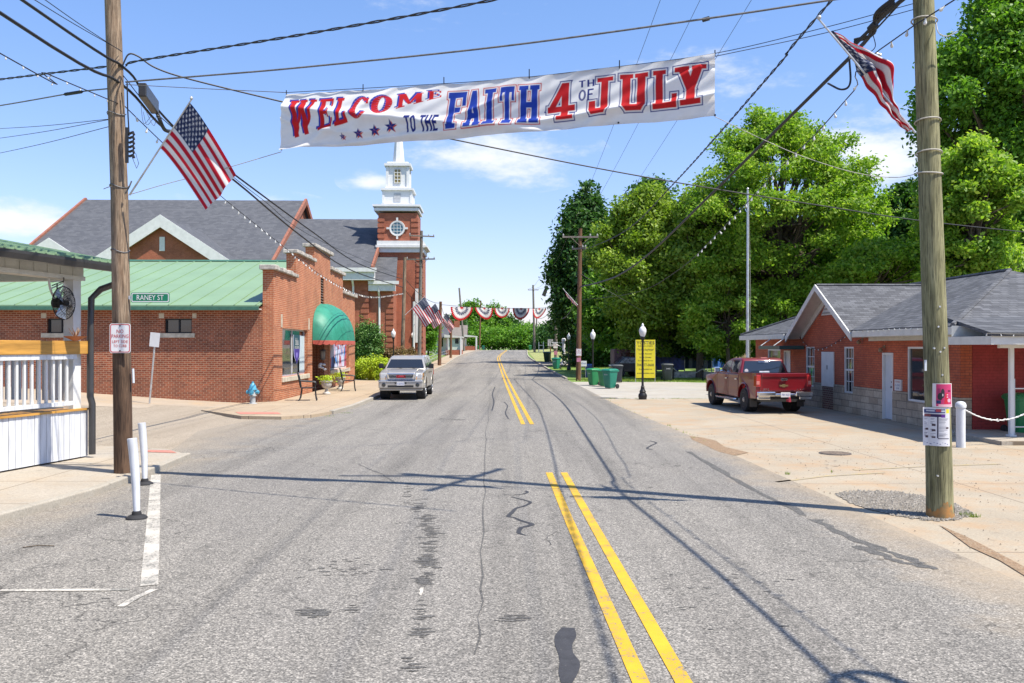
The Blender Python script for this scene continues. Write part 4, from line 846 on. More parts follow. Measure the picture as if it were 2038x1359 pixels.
    # steeple
    st = mb(); cxm = (u0 + u1) / 2 - .12; cym = TV + D / 2; s_ = F / RW(u1, TV)[1]
    def sq(mm, hw, za, zb, hw2=None):
        h2 = hw if hw2 is None else hw2; mm.hexa([(cxm - hw, cym - hw, za), (cxm + hw, cym - hw, za), (cxm + hw, cym + hw, za), (cxm - hw, cym + hw, za), (cxm - h2, cym - h2, zb), (cxm + h2, cym - h2, zb), (cxm + h2, cym + h2, zb), (cxm - h2, cym + h2, zb)])
    zz = lambda py: Z(py, u1, TV + D / 2)
    hb = D / 2; sq(st, hb + .28, zz(426), zz(421)); sq(st, hb + .08, zz(421), zz(418)); sq(st, hb + .4, zz(418), zz(414)); sq(st, hb * .80, zz(414), zz(410)); sq(st, hb * .74, zz(410) + .002, zz(384)); sq(st, hb * .84, zz(384), zz(380)); sq(st, hb * .64, zz(380), zz(376)); sq(st, hb * .55, zz(376) + .002, zz(335)); sq(st, hb * .68, zz(335), zz(330)); sq(st, hb * .55, zz(330), zz(326))
    for s in (-1, 1):
        for s2 in (-1, 1):
            x, y = cxm + s * hb * .53, cym + s2 * hb * .53; st.box(x - .13, x + .13, y - .13, y + .13, zz(376), zz(336))
            x, y = cxm + s * hb * .71, cym + s2 * hb * .71; st.box(x - .11, x + .11, y - .11, y + .11, zz(409), zz(385))
    so_ = st.build('steeple', plain('steeple_white', (.84, .85, .86), .45, .03, 2), t)
    m = mb(); n = 8; vs = []
    for hw, z in ((hb * .30, zz(326)), (.06, zz(204))):
        for k in range(n): a = math.pi / 8 + 2 * math.pi * k / n; vs.append((cxm + hw / math.cos(math.pi / 8) * math.cos(a), cym + hw / math.cos(math.pi / 8) * math.sin(a), z))
    m.add(vs, [(k, (k + 1) % n, n + (k + 1) % n, n + k) for k in range(n)] + [tuple(range(n - 1, -1, -1)), tuple(range(n, 2 * n))]); m.build('spire', MATS['steeple_white'], so_)
    y = cym - hb * .55; a0 = cxm - .33; m = mb(); pts = [(a0, zz(368)), (a0 + .66, zz(368)), (a0 + .66, zz(348))] + [(cxm + .33 * math.cos(k * math.pi / 8), zz(348) + .4 * math.sin(k * math.pi / 8)) for k in range(1, 8)] + [(a0, zz(348))]
    m.prism(pts, 1, y - .04, y - .003); aw_ = m.build('belfry_window', plain('amber_glass', (.36, .28, .10), .3, .2, 4), so_)
    m = mb()
    for k in (-.31, 0, .31): m.box(cxm + k - .03, cxm + k + .035, y - .08, y - .043, zz(368), zz(347) + (.4 if k == 0 else .1))
    for k in range(5): z = zz(368) + k * .33; m.box(a0, a0 + .66, y - .085, y - .045, z - .03, z + .03)
    m.build('muntin', white_paint, aw_)
    y = cym - hb * .74; m = mb(); m.box(cxm - .33, cxm + .33, y - .04, y - .003, zz(406), zz(390)); lv = m.build('louvred_vent', plain('pale_grey_louvre', (.55, .57, .6), .6, .1, 3), so_)
church()
# ---- red brick office on the right
def office():
    W = 11.94; E = 11.42; VN = 21.9; VF = 39.0
    t = street('brick_office', W, VN, 'low red brick building with stone base, white trim and grey shingle roof', 'building', z=0); o = (W, VN, 0)
    def mb(): return MB(o)
    vp = lambda px: V(px, W)
    hol = []; wins = [(1604, 1621, 688, 770), (1680, 1699, 688, 780)]
    w1 = (vp(1621), vp(1604), .72, 2.2); w2 = (vp(1699), vp(1680), .66, 2.2); dr = (vp(1778), vp(1757), 0.02, 2.02); pn = (vp(1661), vp(1637), .80, 2.02); w3 = (vp(1852), vp(1806), .66, 2.2); fd = (vp(1573.5), vp(1561), .02, 2.05); fw = (vp(1553), vp(1528), .5, 2.1)
    m = mb()
    def fb(a, b, c, d): m.box(W, W + .3, a, b, c, d)
    hs = [w1, w2, dr, w3, fd, fw]; hs = [h for h in hs]
    wall_with_openings(m, VN, VF, .90, 2.75, [h for h in hs], 0, fb); m.box(W + .3, W + 11, VF - .3, VF, 0, 2.7); m.build('brick_wall', brick_red, t)
    m = mb()
    def fb2(a, b, c, d): m.box(W - .035, W + .3, a, b, c, d)
    wall_with_openings(m, VN + .01, VF - .01, -.05, .898, hs + [(vp(1660), vp(1638), -.05, .898)], 0, fb2); m.build('stone_base', stone_tan, t)
    m = mb(); m.box(W - .02, W + .3, vp(1660) + .003, vp(1638) - .003, -.05, .895); m.build('brick_infill', brick_dark, t)
    m = mb(); m.box(W + .31, W + 9, VN, VN + .3, -.05, 2.7); m.build('painted_wall', brick_paint, t)
    # gable
    gy0, gy1 = V(1692.6, E), V(1567, E); gp = (gy0 + gy1) / 2; gz = 4.32; gl = 2.70; m = mb()
    m.prism([(gy0 + .35, 2.752), (gy1 - .35, 2.752), (gp, gz - .42)], 0, W, W + .3); gw = m.build('gable_wall', brick_red, t)
    ov = .12; m = mb()
    for (a, b) in ((gy0 - ov, gy1 - ov), (gy1 + ov, gy0 + ov)):
        y0 = a; z0 = gl - .12
        m.hexa([(E, y0, z0 - .05), (E + 4.2, y0, z0 - .05), (E + 4.2, gp, gz - .05), (E, gp, gz - .05), (E, y0, z0 + .03), (E + 4.2, y0, z0 + .03), (E + 4.2, gp, gz + .03), (E, gp, gz + .03)])
    m.build('gable_roof', shingle, gw)
    m = mb()
    for y0 in (gy0 - ov, gy1 + ov):
        s = 1 if y0 < gp else -1; z0 = gl - .12
        m.hexa([(E - .05, y0, z0 - .2), (E - .004, y0, z0 - .2), (E - .004, gp, gz - .16), (E - .05, gp, gz - .16), (E - .05, y0, z0 + .02), (E - .004, y0, z0 + .02), (E - .004, gp, gz + .06), (E - .05, gp, gz + .06)])
        m.hexa([(E, y0, z0 - .09), (W, y0, z0 - .09), (W, gp, gz - .1), (E, gp, gz - .1), (E, y0, z0 - .055), (W, y0, z0 - .055), (W, gp, gz - .055), (E, gp, gz - .055)])
        m.hexa([(W - .05, y0 + s * .3, z0 - .1), (W - .005, y0 + s * .3, z0 - .1), (W - .005, gp, gz - .38), (W - .05, gp, gz - .38), (W - .05, y0 + s * .3, z0 + .12), (W - .005, y0 + s * .3, z0 + .12), (W - .005, gp, gz - .12), (W - .05, gp, gz - .12)])
    m.build('white_rake', white_vinyl, gw)
    m = mb(); m.prism([(gp - .75, gz - 1.0), (gp + .75, gz - 1.0), (gp, gz - .32)], 0, W - .05, W - .008); v_ = m.build('louvred_vent', white_vinyl, gw)
    m = mb()
    for k in range(4): z = gz - .95 + k * .14; hw = .62 - k * .15; m.box(W - .075, W - .052, gp - hw, gp + hw, z, z + .05)
    m.build('louvre', plain('grey_louvre', (.35, .35, .34), .6), v_)
    # main roof, hipped
    RL = 16.0; RZ = 4.55; EZ = 2.72; VE0 = 21.3; VE1 = VF + .5; r0, r1 = V(2010, RL), 34.6; ER = RL + (RL - E)
    nu_ = E + (gz - EZ) / ((RZ - EZ) / (RL - E)) - .1; P = dict(a=(E, VE0, EZ), b=(ER, VE0, EZ), c=(ER, VE1, EZ), d=(E, VE1, EZ), e=(RL, r0, RZ), f=(RL, r1, RZ), g=(E, gy1 + .02, EZ), h=(nu_, gp, EZ + (nu_ - E) * (RZ - EZ) / (RL - E)), i=(E, gy0 - .02, EZ)); m = mb()
    lo = lambda p: (p[0], p[1], p[2] - .12)
    m.add([P[k] for k in 'abcdefghi'] + [lo(P[k]) for k in 'abcdghi'], [(0, 1, 4), (1, 2, 5, 4), (2, 3, 5), (3, 6, 7, 5), (5, 7, 4), (7, 8, 0, 4), (0, 9, 10, 1), (1, 10, 11, 2), (2, 11, 12, 3), (3, 12, 13, 6), (8, 15, 9, 0), (6, 13, 14, 7), (7, 14, 15, 8)])
    rf = m.build('roof', shingle, t)
    m = mb()
    for a, b in ((P['a'], P['e']), (P['e'], P['f']), (P['f'], P['d']), ((E + .02, gp, gz + .02), (E + 4.1, gp, gz + .02))): m.tube([Vector(a) + Vector((0, 0, .02)), Vector(b) + Vector((0, 0, .02))], .06, 6)
    m.build('hip_cap', shingle, rf)
    for g_ in ((E - .07, E - .004, VE0 - .05, gy0 - .25), (E - .07, E - .004, gy1 + .25, VE1 + .05), (E - .07, ER, VE0 - .07, VE0 - .052)): m = mb(); m.box(*g_, EZ - .22, EZ - .03); m.build('gutter', white_vinyl, rf, bevel=.008)
    m = mb(); m.box(E, W - .004, VE0, gy0 - .2, EZ - .2, EZ - .17); m.box(E, W - .004, gy1 + .2, VE1, EZ - .2, EZ - .17); m.box(W - .03, W - .004, VE0 + .6, gy0 - .2, EZ - .34, EZ - .205); m.build('soffit', white_vinyl, rf)
    # windows
    def win(h, nm, cols, rows, X=W + .1):
        a, b, c, d = h; f = mb(); k = .055
        f.box(X - .09, X, a, b, c, c + k); f.box(X - .09, X, a, b, d - k, d); f.box(X - .09, X, a, a + k, c + k, d - k); f.box(X - .09, X, b - k, b, c + k, d - k)
        f.box(W - .03, X - .095, a - .05, b + .05, c - .07, c - .003)
        if rows > 1: f.box(X - .07, X - .01, a + k, b - k, (c + d) / 2 - .03, (c + d) / 2 + .03)
        if rows > 1:
            for i in range(1, 3): y = a + (b - a) * i / 3; f.box(X - .055, X - .02, y - .012, y + .012, c + k, d - k)
            for i in (1, 3): z = c + (d - c) * i / 4; f.box(X - .056, X - .019, a + k, b - k, z - .012, z + .012)
        fo = f.build('window', white_paint, t); g = mb(); g.box(X - .04, X - .03, a + k * .8, b - k * .8, c + k * .8, d - k * .8); g.build('pane', glass, fo); return fo
    win(w1, 'a', 2, 2); win(w2, 'b', 2, 2); win(w3, 'c', 1, 1); win(fw, 'd', 1, 1)
    m = mb(); m.box(W - .045, W - .003, pn[0], pn[1], pn[2], pn[3]); pn_ = m.build('window_shutter', white_paint, t, bevel=.006)
    m = mb(); m.box(W - .06, W - .047, (pn[0] + pn[1]) / 2 - .015, (pn[0] + pn[1]) / 2 + .015, 1.4, 1.55); m.build('hasp', black_iron, pn_)
    for h in (dr, fd):
        m = mb(); m.box(W + .05, W + .09, h[0] + .06, h[1] - .06, .03, h[3] - .06); d = m.build('door', plain('pale_grey_door', (.66, .70, .75), .5, .04, 3), t, bevel=.004)
        m = mb(); m.box(W - .02, W + .1, h[0], h[0] + .06, 0.02, h[3]); m.box(W - .02, W + .1, h[1] - .06, h[1], .02, h[3]); m.box(W - .02, W + .1, h[0] + .06, h[1] - .06, h[3] - .06, h[3]); m.build('door_frame', white_paint, d)
        m = mb(); m.lathe([(.03, W - .01), (.03, W + .05)], (0, h[0] + .14, 1.0), 10, 0); m.lathe([(.02, W), (.025, W + .05)], (0, h[0] + .14, 1.15), 10, 0); m.build('door_knob', black_iron, d)
    for px in (1717, 1761):
        y = V(px, W); z = 2.45 if px == 1717 else 2.2; m = mb(); m.lathe([(.05, W - .02), (.05, W)], (0, y, z), 10, 0); m.tube([(W - .02, y, z), (W - .1, y, z - .02)], .015, 6); m.lathe([(.03, z - .03), (.07, z - .09), (.065, z - .14), (.02, z - .17)], (W - .13, y, 0), 10); m.build('wall_light', plain('bronze_lamp', (.3, .2, .12), .4), t)
    y0, y1 = V(1796, W), V(1783.5, W); m = mb(); m.box(W - .05, W - .002, y0, y1, .92, 1.24); s = m.build('wall_plate', white_paint, t); text('lettering', 'NO TRESPASSING', .3, .05, plain('red_ink', (.5, .05, .05)), s, (-.054, (y0 + y1) / 2 - VN, 1.18), ax=(0, -1, 0)); text('lettering', 'NO LOITERING', .3, .05, plain('blue_ink', (.05, .1, .35)), s, (-.054, (y0 + y1) / 2 - VN, 1.08), ax=(0, -1, 0)); text('lettering', '24 HR', .18, .05, MATS['blue_ink'], s, (-.054, (y0 + y1) / 2 - VN, .99), ax=(0, -1, 0))
    # flat canopy over the far entrance
    ya, yb = V(1577, W - .5), V(1519, W - .8); m = mb(); m.box(W - 1.0, W - .05, ya, yb, 2.10, 2.24); c = m.build('canopy', plain('dark_green_metal', (.03, .09, .08), .4, .1, 4), t, bevel=.01)
    m = mb()
    for y in (ya + .8, ya + 2.4): m.tube([(W - .95, y, 2.24), (W - .4, y, 2.62)], .02, 6)
    m.build('canopy_rod', white_paint, c)
    # side porch: slab, post, low roof
    m = mb(); m.box(W - .55, W + 9, 19.2, VN - .004, -.1, .10); m.build('porch_slab', walk_conc, t, bevel=.02)
    pz = 2.42; m = mb(); m.box(W - .72, W + 9, 19.3, 19.42, pz - .17, pz + .02); m.box(W - .72, W - .60, 19.42, VN - .7, pz - .17, pz + .02); m.build('porch_fascia', white_vinyl, t)
    m = mb(); m.hexa([(W - .75, 19.25, pz + .02), (W + 9, 19.25, pz + .02), (W + 9, 23.5, pz + .95), (W - .2, 22.2, pz + .45), (W - .75, 19.25, pz + .10), (W + 9, 19.25, pz + .10), (W + 9, 23.5, pz + 1.05), (W - .2, 22.2, pz + .53)]); m.build('porch_roof', shingle, t)
    m = mb(); m.add([(W - .6, 21.2, pz + .03), (W - .6, 21.2, 2.72), (W + 1.4, 20.6, pz + .22), (W + 1.4, 20.6, pz + .03)], [(0, 1, 2, 3)]); m.build('valley_board', white_vinyl, t)
    m = mb(); m.box(W - .60, W + 8.9, 19.42, VN - .01, pz - .15, pz - .12); m.build('porch_ceiling', white_vinyl, t)
    pv = 20.2; pu = U(2012.5, pv); m = mb(); m.box(pu - .045, pu + .045, pv - .045, pv + .045, .1, pz - .17); m.box(pu - .08, pu + .08, pv - .08, pv + .08, .1, .14); m.box(pu - .3, pu + .3, pv - .05, pv + .05, pz - .25, pz - .171); m.build('porch_post', white_paint, t)
office()
# iron gate, chain barrier, bollard
pv = 20.2; pu = U(2012.5, pv)
t = street('iron_gate', pu + .08, pv, 'white wrought iron gate beside the porch post at the right edge', 'gate', z=.1); m = MB()
for k in range(9): m.tube([(k * .26, 0, .05), (k * .26, 0, 1.35)], .013, 6)
m.tube([(0, 0, 1.12), (2.2, 0, 1.12)], .015, 6); m.tube([(0, 0, .22), (2.2, 0, .22)], .015, 6); m.build('gate_panel', white_paint, t)
bu, bv = GP(1912, 891); t = street('bollard', bu, bv, 'white painted steel bollard with domed cap right of the olive pole', 'bollard')
m = MB(); m.lathe([(.095, -.05), (.095, .86), (.11, .87), (.115, .92), (.10, .97), (.06, 1.0), (.01, 1.01)], n=20); m.build('post', white_board, t, smooth=True)
def chain(name, pts, label, mat, r=.011, L=.07):
    m = MB(); acc = 0; i = 0
    for a, b in zip(pts[:-1], pts[1:]):
        a, b = Vector(a), Vector(b); n = max(1, round((b - a).length / L))
        for k in range(n):
            p = a.lerp(b, k / n); q = a.lerp(b, (k + 1.15) / n); d = (q - p).normalized(); s = d.cross(Vector((0, 0, 1))).normalized() if i % 2 else d.cross(Vector((1, .3, 0))).normalized(); s *= L * .28; mid = (p + q) / 2
            m.tube([p, mid + s, q, mid - s, p], r, 5, caps=False); i += 1
    o = m.build(name, mat); return tag(o, label, 'chain')
x0, y0 = RW(bu, bv); p0 = Vector((x0, y0, .9)); pe = Vector((*RW(pu - .05, pv), 1.15))
cp = [];
for k in range(15): q = k / 14; p = p0.lerp(pe + Vector((.9, -.3, .0)), q); p.z = .88 + .35 * q - .62 * 4 * q * (1 - q) * .78; cp.append(p)
chain('chain', cp, 'sagging white plastic chain from the bollard to the iron gate', white_paint, .014, .085)
# ---- white porch building on the left
def porch():
    X = -8.35; V1 = 17.95; t = street('porch_pavilion', -7.66, 16.8, 'open white porch with baluster railing and green metal roof at the left edge', 'porch', z=0, rz=R(-13)); o = (X, V1, 0); V0 = 6.0
    def mb(): return MB(o)
    m = mb(); y = V0; random.seed(7)
    while y < V1 - .01:
        w = random.uniform(.135, .15); y1 = min(y + w, V1); j = random.uniform(0, .006); m.box(X - .04 - j, X - j, y + .004, y1, .13, 1.0); y += w + .006
    m.box(X - .05, X - .042, V0, V1, .13, 1.0); m.box(-16, X, V1 + .001, V1 + .04, .13, 1.0); m.build('skirt_board', white_board, t)
    m = mb(); m.box(-16, X + .03, V0, V1 + .06, 1.003, 1.04); m.build('deck', wood_yel, t)
    m = mb(); m.box(X - .08, X + .02, V0, V1 - .30, 1.12, 1.19); m.box(X - .09, X + .035, V0, V1 - .3, 1.97, 2.06); y = V0 + .05
    m.build('bottom_rail', white_board, t); m = mb(); n = 0
    while y < V1 - .35: m.box(X - .045, X - .01, y, y + .05, 1.19, 1.97); y += .175
    b = m.build('baluster', white_paint, t); b['kind'] = 'stuff'
    m = mb(); m.box(X - .06, X + .06, V0, V1 + .08, 2.065, 2.31); m.build('rail_cap', wood_yel, t, bevel=.008)
    m = mb(); m.box(X - .28, X - .07, V1 - .27, V1 - .06, 1.04, 3.45); m.build('post', white_paint, t); m = mb(); m.box(X - .28, X - .07, 13.6, 13.8, 1.04, 3.45); m.build('post', white_paint, t)
    m = mb(); m.box(-16, X - .3, V1 - .25, V1 - .1, 1.97, 2.06); yk = -15.9
    while yk < X - .35: m.box(yk, yk + .05, V1 - .2, V1 - .15, 1.19, 1.97); yk += .135
    m.build('back_railing', white_board, t)
    m = mb(); m.box(X - .30, X - .02, V0, V1, 3.45, 3.53); m.box(X - .27, X - .06, V0, V1, 3.532, 3.78)
    yk = V0 + .1
    while yk < V1: m.box(X - .058, X - .045, yk, yk + .03, 3.535, 3.77); yk += .33
    m.box(-16, X - .31, V1 - .27, V1 - .06, 3.45, 3.77); m.build('beam', white_vinyl, t)
    # roof with eave over the street
    ex = -7.78; ez = 3.80; sl_ = .185; xr = -16; zr = ez + (ex - xr) * sl_; y1 = V1 + .30; m = mb()
    m.hexa([(xr, V0, zr - .06), (ex, V0, ez - .06), (ex, y1, ez - .06), (xr, y1, zr - .06), (xr, V0, zr), (ex, V0, ez), (ex, y1, ez), (xr, y1, zr)])
    yk = V0 + .1
    while yk < y1: m.hexa([(xr, yk, zr - .02), (ex + .01, yk, ez - .02), (ex + .01, yk + .05, ez - .02), (xr, yk + .05, zr - .02), (xr, yk + .01, zr + .03), (ex + .01, yk + .01, ez + .03), (ex + .01, yk + .04, ez + .03), (xr, yk + .04, zr + .03)]); yk += .229
    rf = m.build('roof', MATS['mint_metal_roof'], t)
    m = mb(); m.box(X - .02, ex, V0, y1, 3.70, 3.73); m.build('soffit', white_vinyl, rf)
    m = mb(); m.prism([(ex + .005, ez - .06), (ex + .13, ez - .05), (ex + .13, ez - .10), (ex + .10, ez - .19), (ex + .005, ez - .19)], 1, V0, y1 + .01); g = m.build('gutter', charcoal, rf)
    m = mb(); m.tube([(ex + .06, y1 - .1, ez - .17), (ex + .05, y1 - .1, ez - .30), (ex - .03, y1 - .1, ez - .38), (X + .20, y1 - .15, ez - .50), (X + .07, y1 - .25, ez - .68), (X + .07, y1 - .28, 2.4), (X + .07, y1 - .28, 1.25), (X + .11, y1 - .28, 1.12), (X + .11, y1 - .28, .16)], .062, 10); m.build('downspout', charcoal, t, smooth=True)
    # fan shaped brackets
    for yc, s in ((V1 - .28, -1), (13.6, -1), (13.8, 1)):
        m = mb(); c = (X - .17, yc, 3.44); rr = .5
        m.tube([(c[0], c[1] + s * rr * math.cos(a), c[2] - rr * math.sin(a)) for a in np.linspace(0, math.pi / 2, 10)], .022, 5)
        for a in np.linspace(.12, math.pi / 2 - .12, 6): m.tube([(c[0], c[1] + s * .12 * math.cos(a), c[2] - .12 * math.sin(a)), (c[0], c[1] + s * rr * math.cos(a), c[2] - rr * math.sin(a))], .013, 5)
        m.tube([(c[0], c[1] + s * .12 * math.cos(a), c[2] - .12 * math.sin(a)) for a in np.linspace(0, math.pi / 2, 6)], .016, 5); m.build('fan_bracket', white_paint, t)
    m = mb(); m.lathe([(.05, 3.42), (.05, 3.452)], (X - .17, 15.9, 0), 12); m.build('ceiling_hook', black_iron, t)
porch()
# oscillating fan hung under the beam
yv = 16.2; X = U(127, yv); zf = Z(603, X, yv); t = street('hanging_fan', X, yv, 'round black caged fan hanging under the white porch beam', 'fan', z=zf); m = MB(); rr = .30
fr = Vector((.975, -.22, 0)).normalized(); si = Vector((-fr.y, fr.x, 0)); up = Vector((0, 0, 1))
for off, r_ in ((-.10, .3), (0, 1), (.10, .3), (-.07, .7), (.07, .7)): m.tube([fr * off + (si * math.cos(a) + up * math.sin(a)) * rr * r_ for a in np.linspace(0, 2 * math.pi, 29)], .009 if r_ == 1 else .005, 5, caps=False)
for k in range(28):
    a = 2 * math.pi * k / 28; d = si * math.cos(a) + up * math.sin(a); m.tube([fr * -.11 + d * .04, fr * -.09 + d * rr * .6, d * rr, fr * .09 + d * rr * .6, fr * .11 + d * .04], .0035, 4)
m.build('cage', black_iron, t); m = MB(); m.tube([fr * -.2, fr * -.04], .09, 12); m.tube([fr * -.04, fr * .08], .05, 12); m.build('motor', black_iron, t); m = MB()
for k in range(3):
    a = 2 * math.pi * k / 3 + .3; d = si * math.cos(a) + up * math.sin(a); e = d.cross(fr); m.add([fr * .03 + e * -.03 + d * .04, fr * -.02 + e * .05 + d * .04, fr * -.03 + e * .13 + d * .27, fr * .03 + e * -.08 + d * .29], [(0, 1, 2, 3)])
m.build('blade', plain('grey_fan_blade', (.45, .47, .5), .3, .05, 5, metal=.6), t); m = MB(); m.tube([fr * -.14 + up * .05, fr * -.14 + up * .36, up * .40], .012, 6); m.tube([up * .40, up * (3.47 - zf)], .010, 6); m.tube([fr * -.14 + up * .36, si * -.3 + up * .3], .01, 6); m.build('hanging_bracket', black_iron, t)
# planter on the rail
X = U(150, 17.4); t = street('planter', U(150, 16.3), 16.3, 'shallow terracotta planter with dry stems standing on the yellow porch rail', 'planter', z=2.31)
terr = plain('terracotta', (.50, .16, .05), .7, .1, 6); m = MB(); m.lathe([(.05, 0), (.06, .01), (.19, .07), (.2, .085), (.18, .085), (.05, .03)], n=20); m.build('saucer_bowl', terr, t, smooth=True)
m = MB()
for k in range(26): a = random.random() * 6.3; m.tube([(0, 0, .05), (.05 * math.cos(a), .05 * math.sin(a), .12), (.14 * math.cos(a) * random.random(), .14 * math.sin(a), random.uniform(.14, .26))], .004, 4)
m.build('dry_stems', plain('dry_stem', (.42, .26, .14), .8), t)
# ---- distant houses
def house(u, v, w, d, h, rh, label, wallm, roofm, porch=True, gable='x', name='house'):
    t = street(name, u, v, label, 'house'); m = MB(); z0 = -1.2
    if gable == 'y':   # gable faces the viewer
        m.prism([(-w / 2, z0), (w / 2, z0), (w / 2, h), (0, h + rh - .1), (-w / 2, h)], 1, 0, d); m.build('wall', wallm, t); m = MB()
        for s in (-1, 1): m.hexa([(s * (w / 2 + .4), -.4, h - .35), (0, -.4, h + rh - .05), (0, d + .4, h + rh - .05), (s * (w / 2 + .4), d + .4, h - .35), (s * (w / 2 + .4), -.4, h - .2), (0, -.4, h + rh + .12), (0, d + .4, h + rh + .12), (s * (w / 2 + .4), d + .4, h - .2)])
    else:
        m.prism([(0, z0), (d, z0), (d, h), (d / 2, h + rh - .1), (0, h)], 0, -w / 2, w / 2); m.build('wall', wallm, t); m = MB()
        for a, b in ((-.5, d / 2), (d + .5, d / 2)): m.hexa([(-w / 2 - .4, a, h - .35), (w / 2 + .4, a, h - .35), (w / 2 + .4, b, h + rh - .05), (-w / 2 - .4, b, h + rh - .05), (-w / 2 - .4, a, h - .2), (w / 2 + .4, a, h - .2), (w / 2 + .4, b, h + rh + .12), (-w / 2 - .4, b, h + rh + .12)])
    m.build('roof', roofm, t)
    for x in (-w * .3, w * .05, w * .32): m = MB(); m.box(x - .45, x + .45, -.05, -.01, .9, 2.3); f = m.build('window', white_paint, t); m = MB(); m.box(x - .36, x + .36, -.07, -.052, .98, 2.22); m.build('pane', glass, f)
    if porch:
        m = MB(); m.hexa([(w / 2 - .2, -1.8, 2.3), (w / 2 + 2.4, -1.8, 2.3), (w / 2 + 2.4, d * .7, 2.3), (w / 2 - .2, d * .7, 2.3), (w / 2 - .2, -1.8, 2.75), (w / 2 + 2.4, -1.8, 2.45), (w / 2 + 2.4, d * .7, 2.45), (w / 2 - .2, d * .7, 2.75)]); m.build('porch_roof', white_vinyl, t); m = MB()
        for k in range(4): m.box(w / 2 + 2.1, w / 2 + 2.3, -1.7 + k * (d * .7 + 1.5) / 3 - .1, -1.7 + k * (d * .7 + 1.5) / 3 + .1, -.5, 2.3)
        m.build('porch_post', white_paint, t); m = MB(); m.box(w / 2, w / 2 + 2.3, -1.7, d * .7, -.8, .5); m.build('porch_base', brick_church, t)
    return t
v = 128; house(U(858, v), v, 4.4, 7, 2.6, 2.3, 'white gabled house with a side porch beyond the church', white_vinyl, shingle_far, True, 'x')
v = 172; t = house(U(880, v), v, 9.0, 8, 2.4, 2.2, 'low grey roofed house with a white porch beyond the gabled house', white_vinyl, plain('brown_grey_roof', (.22, .19, .17), .8, .1, 2), True, 'x'); m = MB(); m.box(2.2, 3.3, 3.2, 4.2, 3.4, 5.6); m.build('chimney', brick_church, t)
# ------------------------------------------------------------------ poles and cables
def pole(name, base, tops, r0, r1, mat, label, group='utility poles along the street', arms=(), ins=True, cat='utility pole'):
    """base (x,y,z) world, tops: list of world points up the pole; arms: (z, half length, angle, drop)"""
    t = empty(name, base, 0, label, cat, group); b = Vector(base); pts = [b] + [Vector(p) for p in tops]; full = []
    for a, c in zip(pts[:-1], pts[1:]):
        for k in range(5): full.append(a.lerp(c, k / 5))
    full.append(pts[-1]); n = len(full); m = MB(base); m.tube([full[0] - Vector((0, 0, .2))] + full[1:], [r0 + (r1 - r0) * i / (n - 1) for i in range(n)], 20); m.build('shaft', mat, t, smooth=True)
    def on(z):
        for a, c in zip(full[:-1], full[1:]):
            if a.z <= z <= c.z: return a.lerp(c, (z - a.z) / (c.z - a.z))
        return full[-1]
    for (z, hl, ang, brace) in arms:
        p = on(z); d = Vector((math.cos(ang), math.sin(ang), 0)); q = Vector((-d.y, d.x, 0)) * .13; m = MB(base); a, c = p - d * hl - q, p + d * hl - q
        s = Vector((-d.y, d.x, 0)) * .045; u = Vector((0, 0, .055)); m.hexa([a - s - u, c - s - u, c + s - u, a + s - u, a - s + u, c - s + u, c + s + u, a + s + u])
        if brace: m.tube([p - d * .65 - q * 1.3, p - Vector((0, 0, .6)) - q], .018, 5); m.tube([p + d * .65 - q * 1.3, p - Vector((0, 0, .6)) - q], .018, 5)
        ar = m.build('crossarm', wood_grey, t)
        if ins:
            for k in (-.95, .95, .55): c = p + d * hl * k - q; m = MB(base); m.lathe([(.02, .05), (.05, .09), (.055, .13), (.03, .16), (.04, .19), (.015, .21)], c, 10); m.build('insulator', plain('grey_porcelain', (.5, .5, .5), .3, .1, 5), ar)
    t['_x'] = 1; del t['_x']; return t, on
def pxline(pts, Y0, Y1):
    x0, x1 = pts[0][0], pts[-1][0]; return [at(px, py, 1 / ((1 / Y0) + ((1 / Y1) - (1 / Y0)) * (px - x0) / (x1 - x0))) for px, py in pts]
def sagline(a, b, s, n=14):
    a, b = Vector(a), Vector(b); return [a.lerp(b, k / n) - Vector((0, 0, s * 4 * (k / n) * (1 - k / n))) for k in range(n + 1)]
def cable(pts, r, label, mat=None, twist=0, smooth=True, name='overhead_cable', group='overhead cables'):
    P = crv(pts) if smooth else [Vector(p) for p in pts]; m = MB()
    if not twist: m.tube(P, r, 6)
    else:
        dense = []
        for a, b in zip(P[:-1], P[1:]):
            k = max(1, int((b - a).length / .09)) if (a.y < 40) else 2
            for i in range(k): dense.append(a.lerp(b, i / k))
        dense.append(P[-1]); L = 0; A_, B_ = [], []
        for i, p in enumerate(dense):
            if i: L += (p - dense[i - 1]).length
            th = L * 2 * math.pi / twist; o = Vector((0, math.sin(th), math.cos(th))) * r * .9 if abs((dense[-1] - dense[0]).x) > abs((dense[-1] - dense[0]).y) else Vector((math.sin(th), 0, math.cos(th))) * r * .9
            A_.append(p + o); B_.append(p - o)
        m.tube(A_, r * .75, 5); m.tube(B_, r * .75, 5)
    o = m.build(name, mat or wire_mat, smooth=True); return tag(o, label, 'cable', group)
bulb_me = None
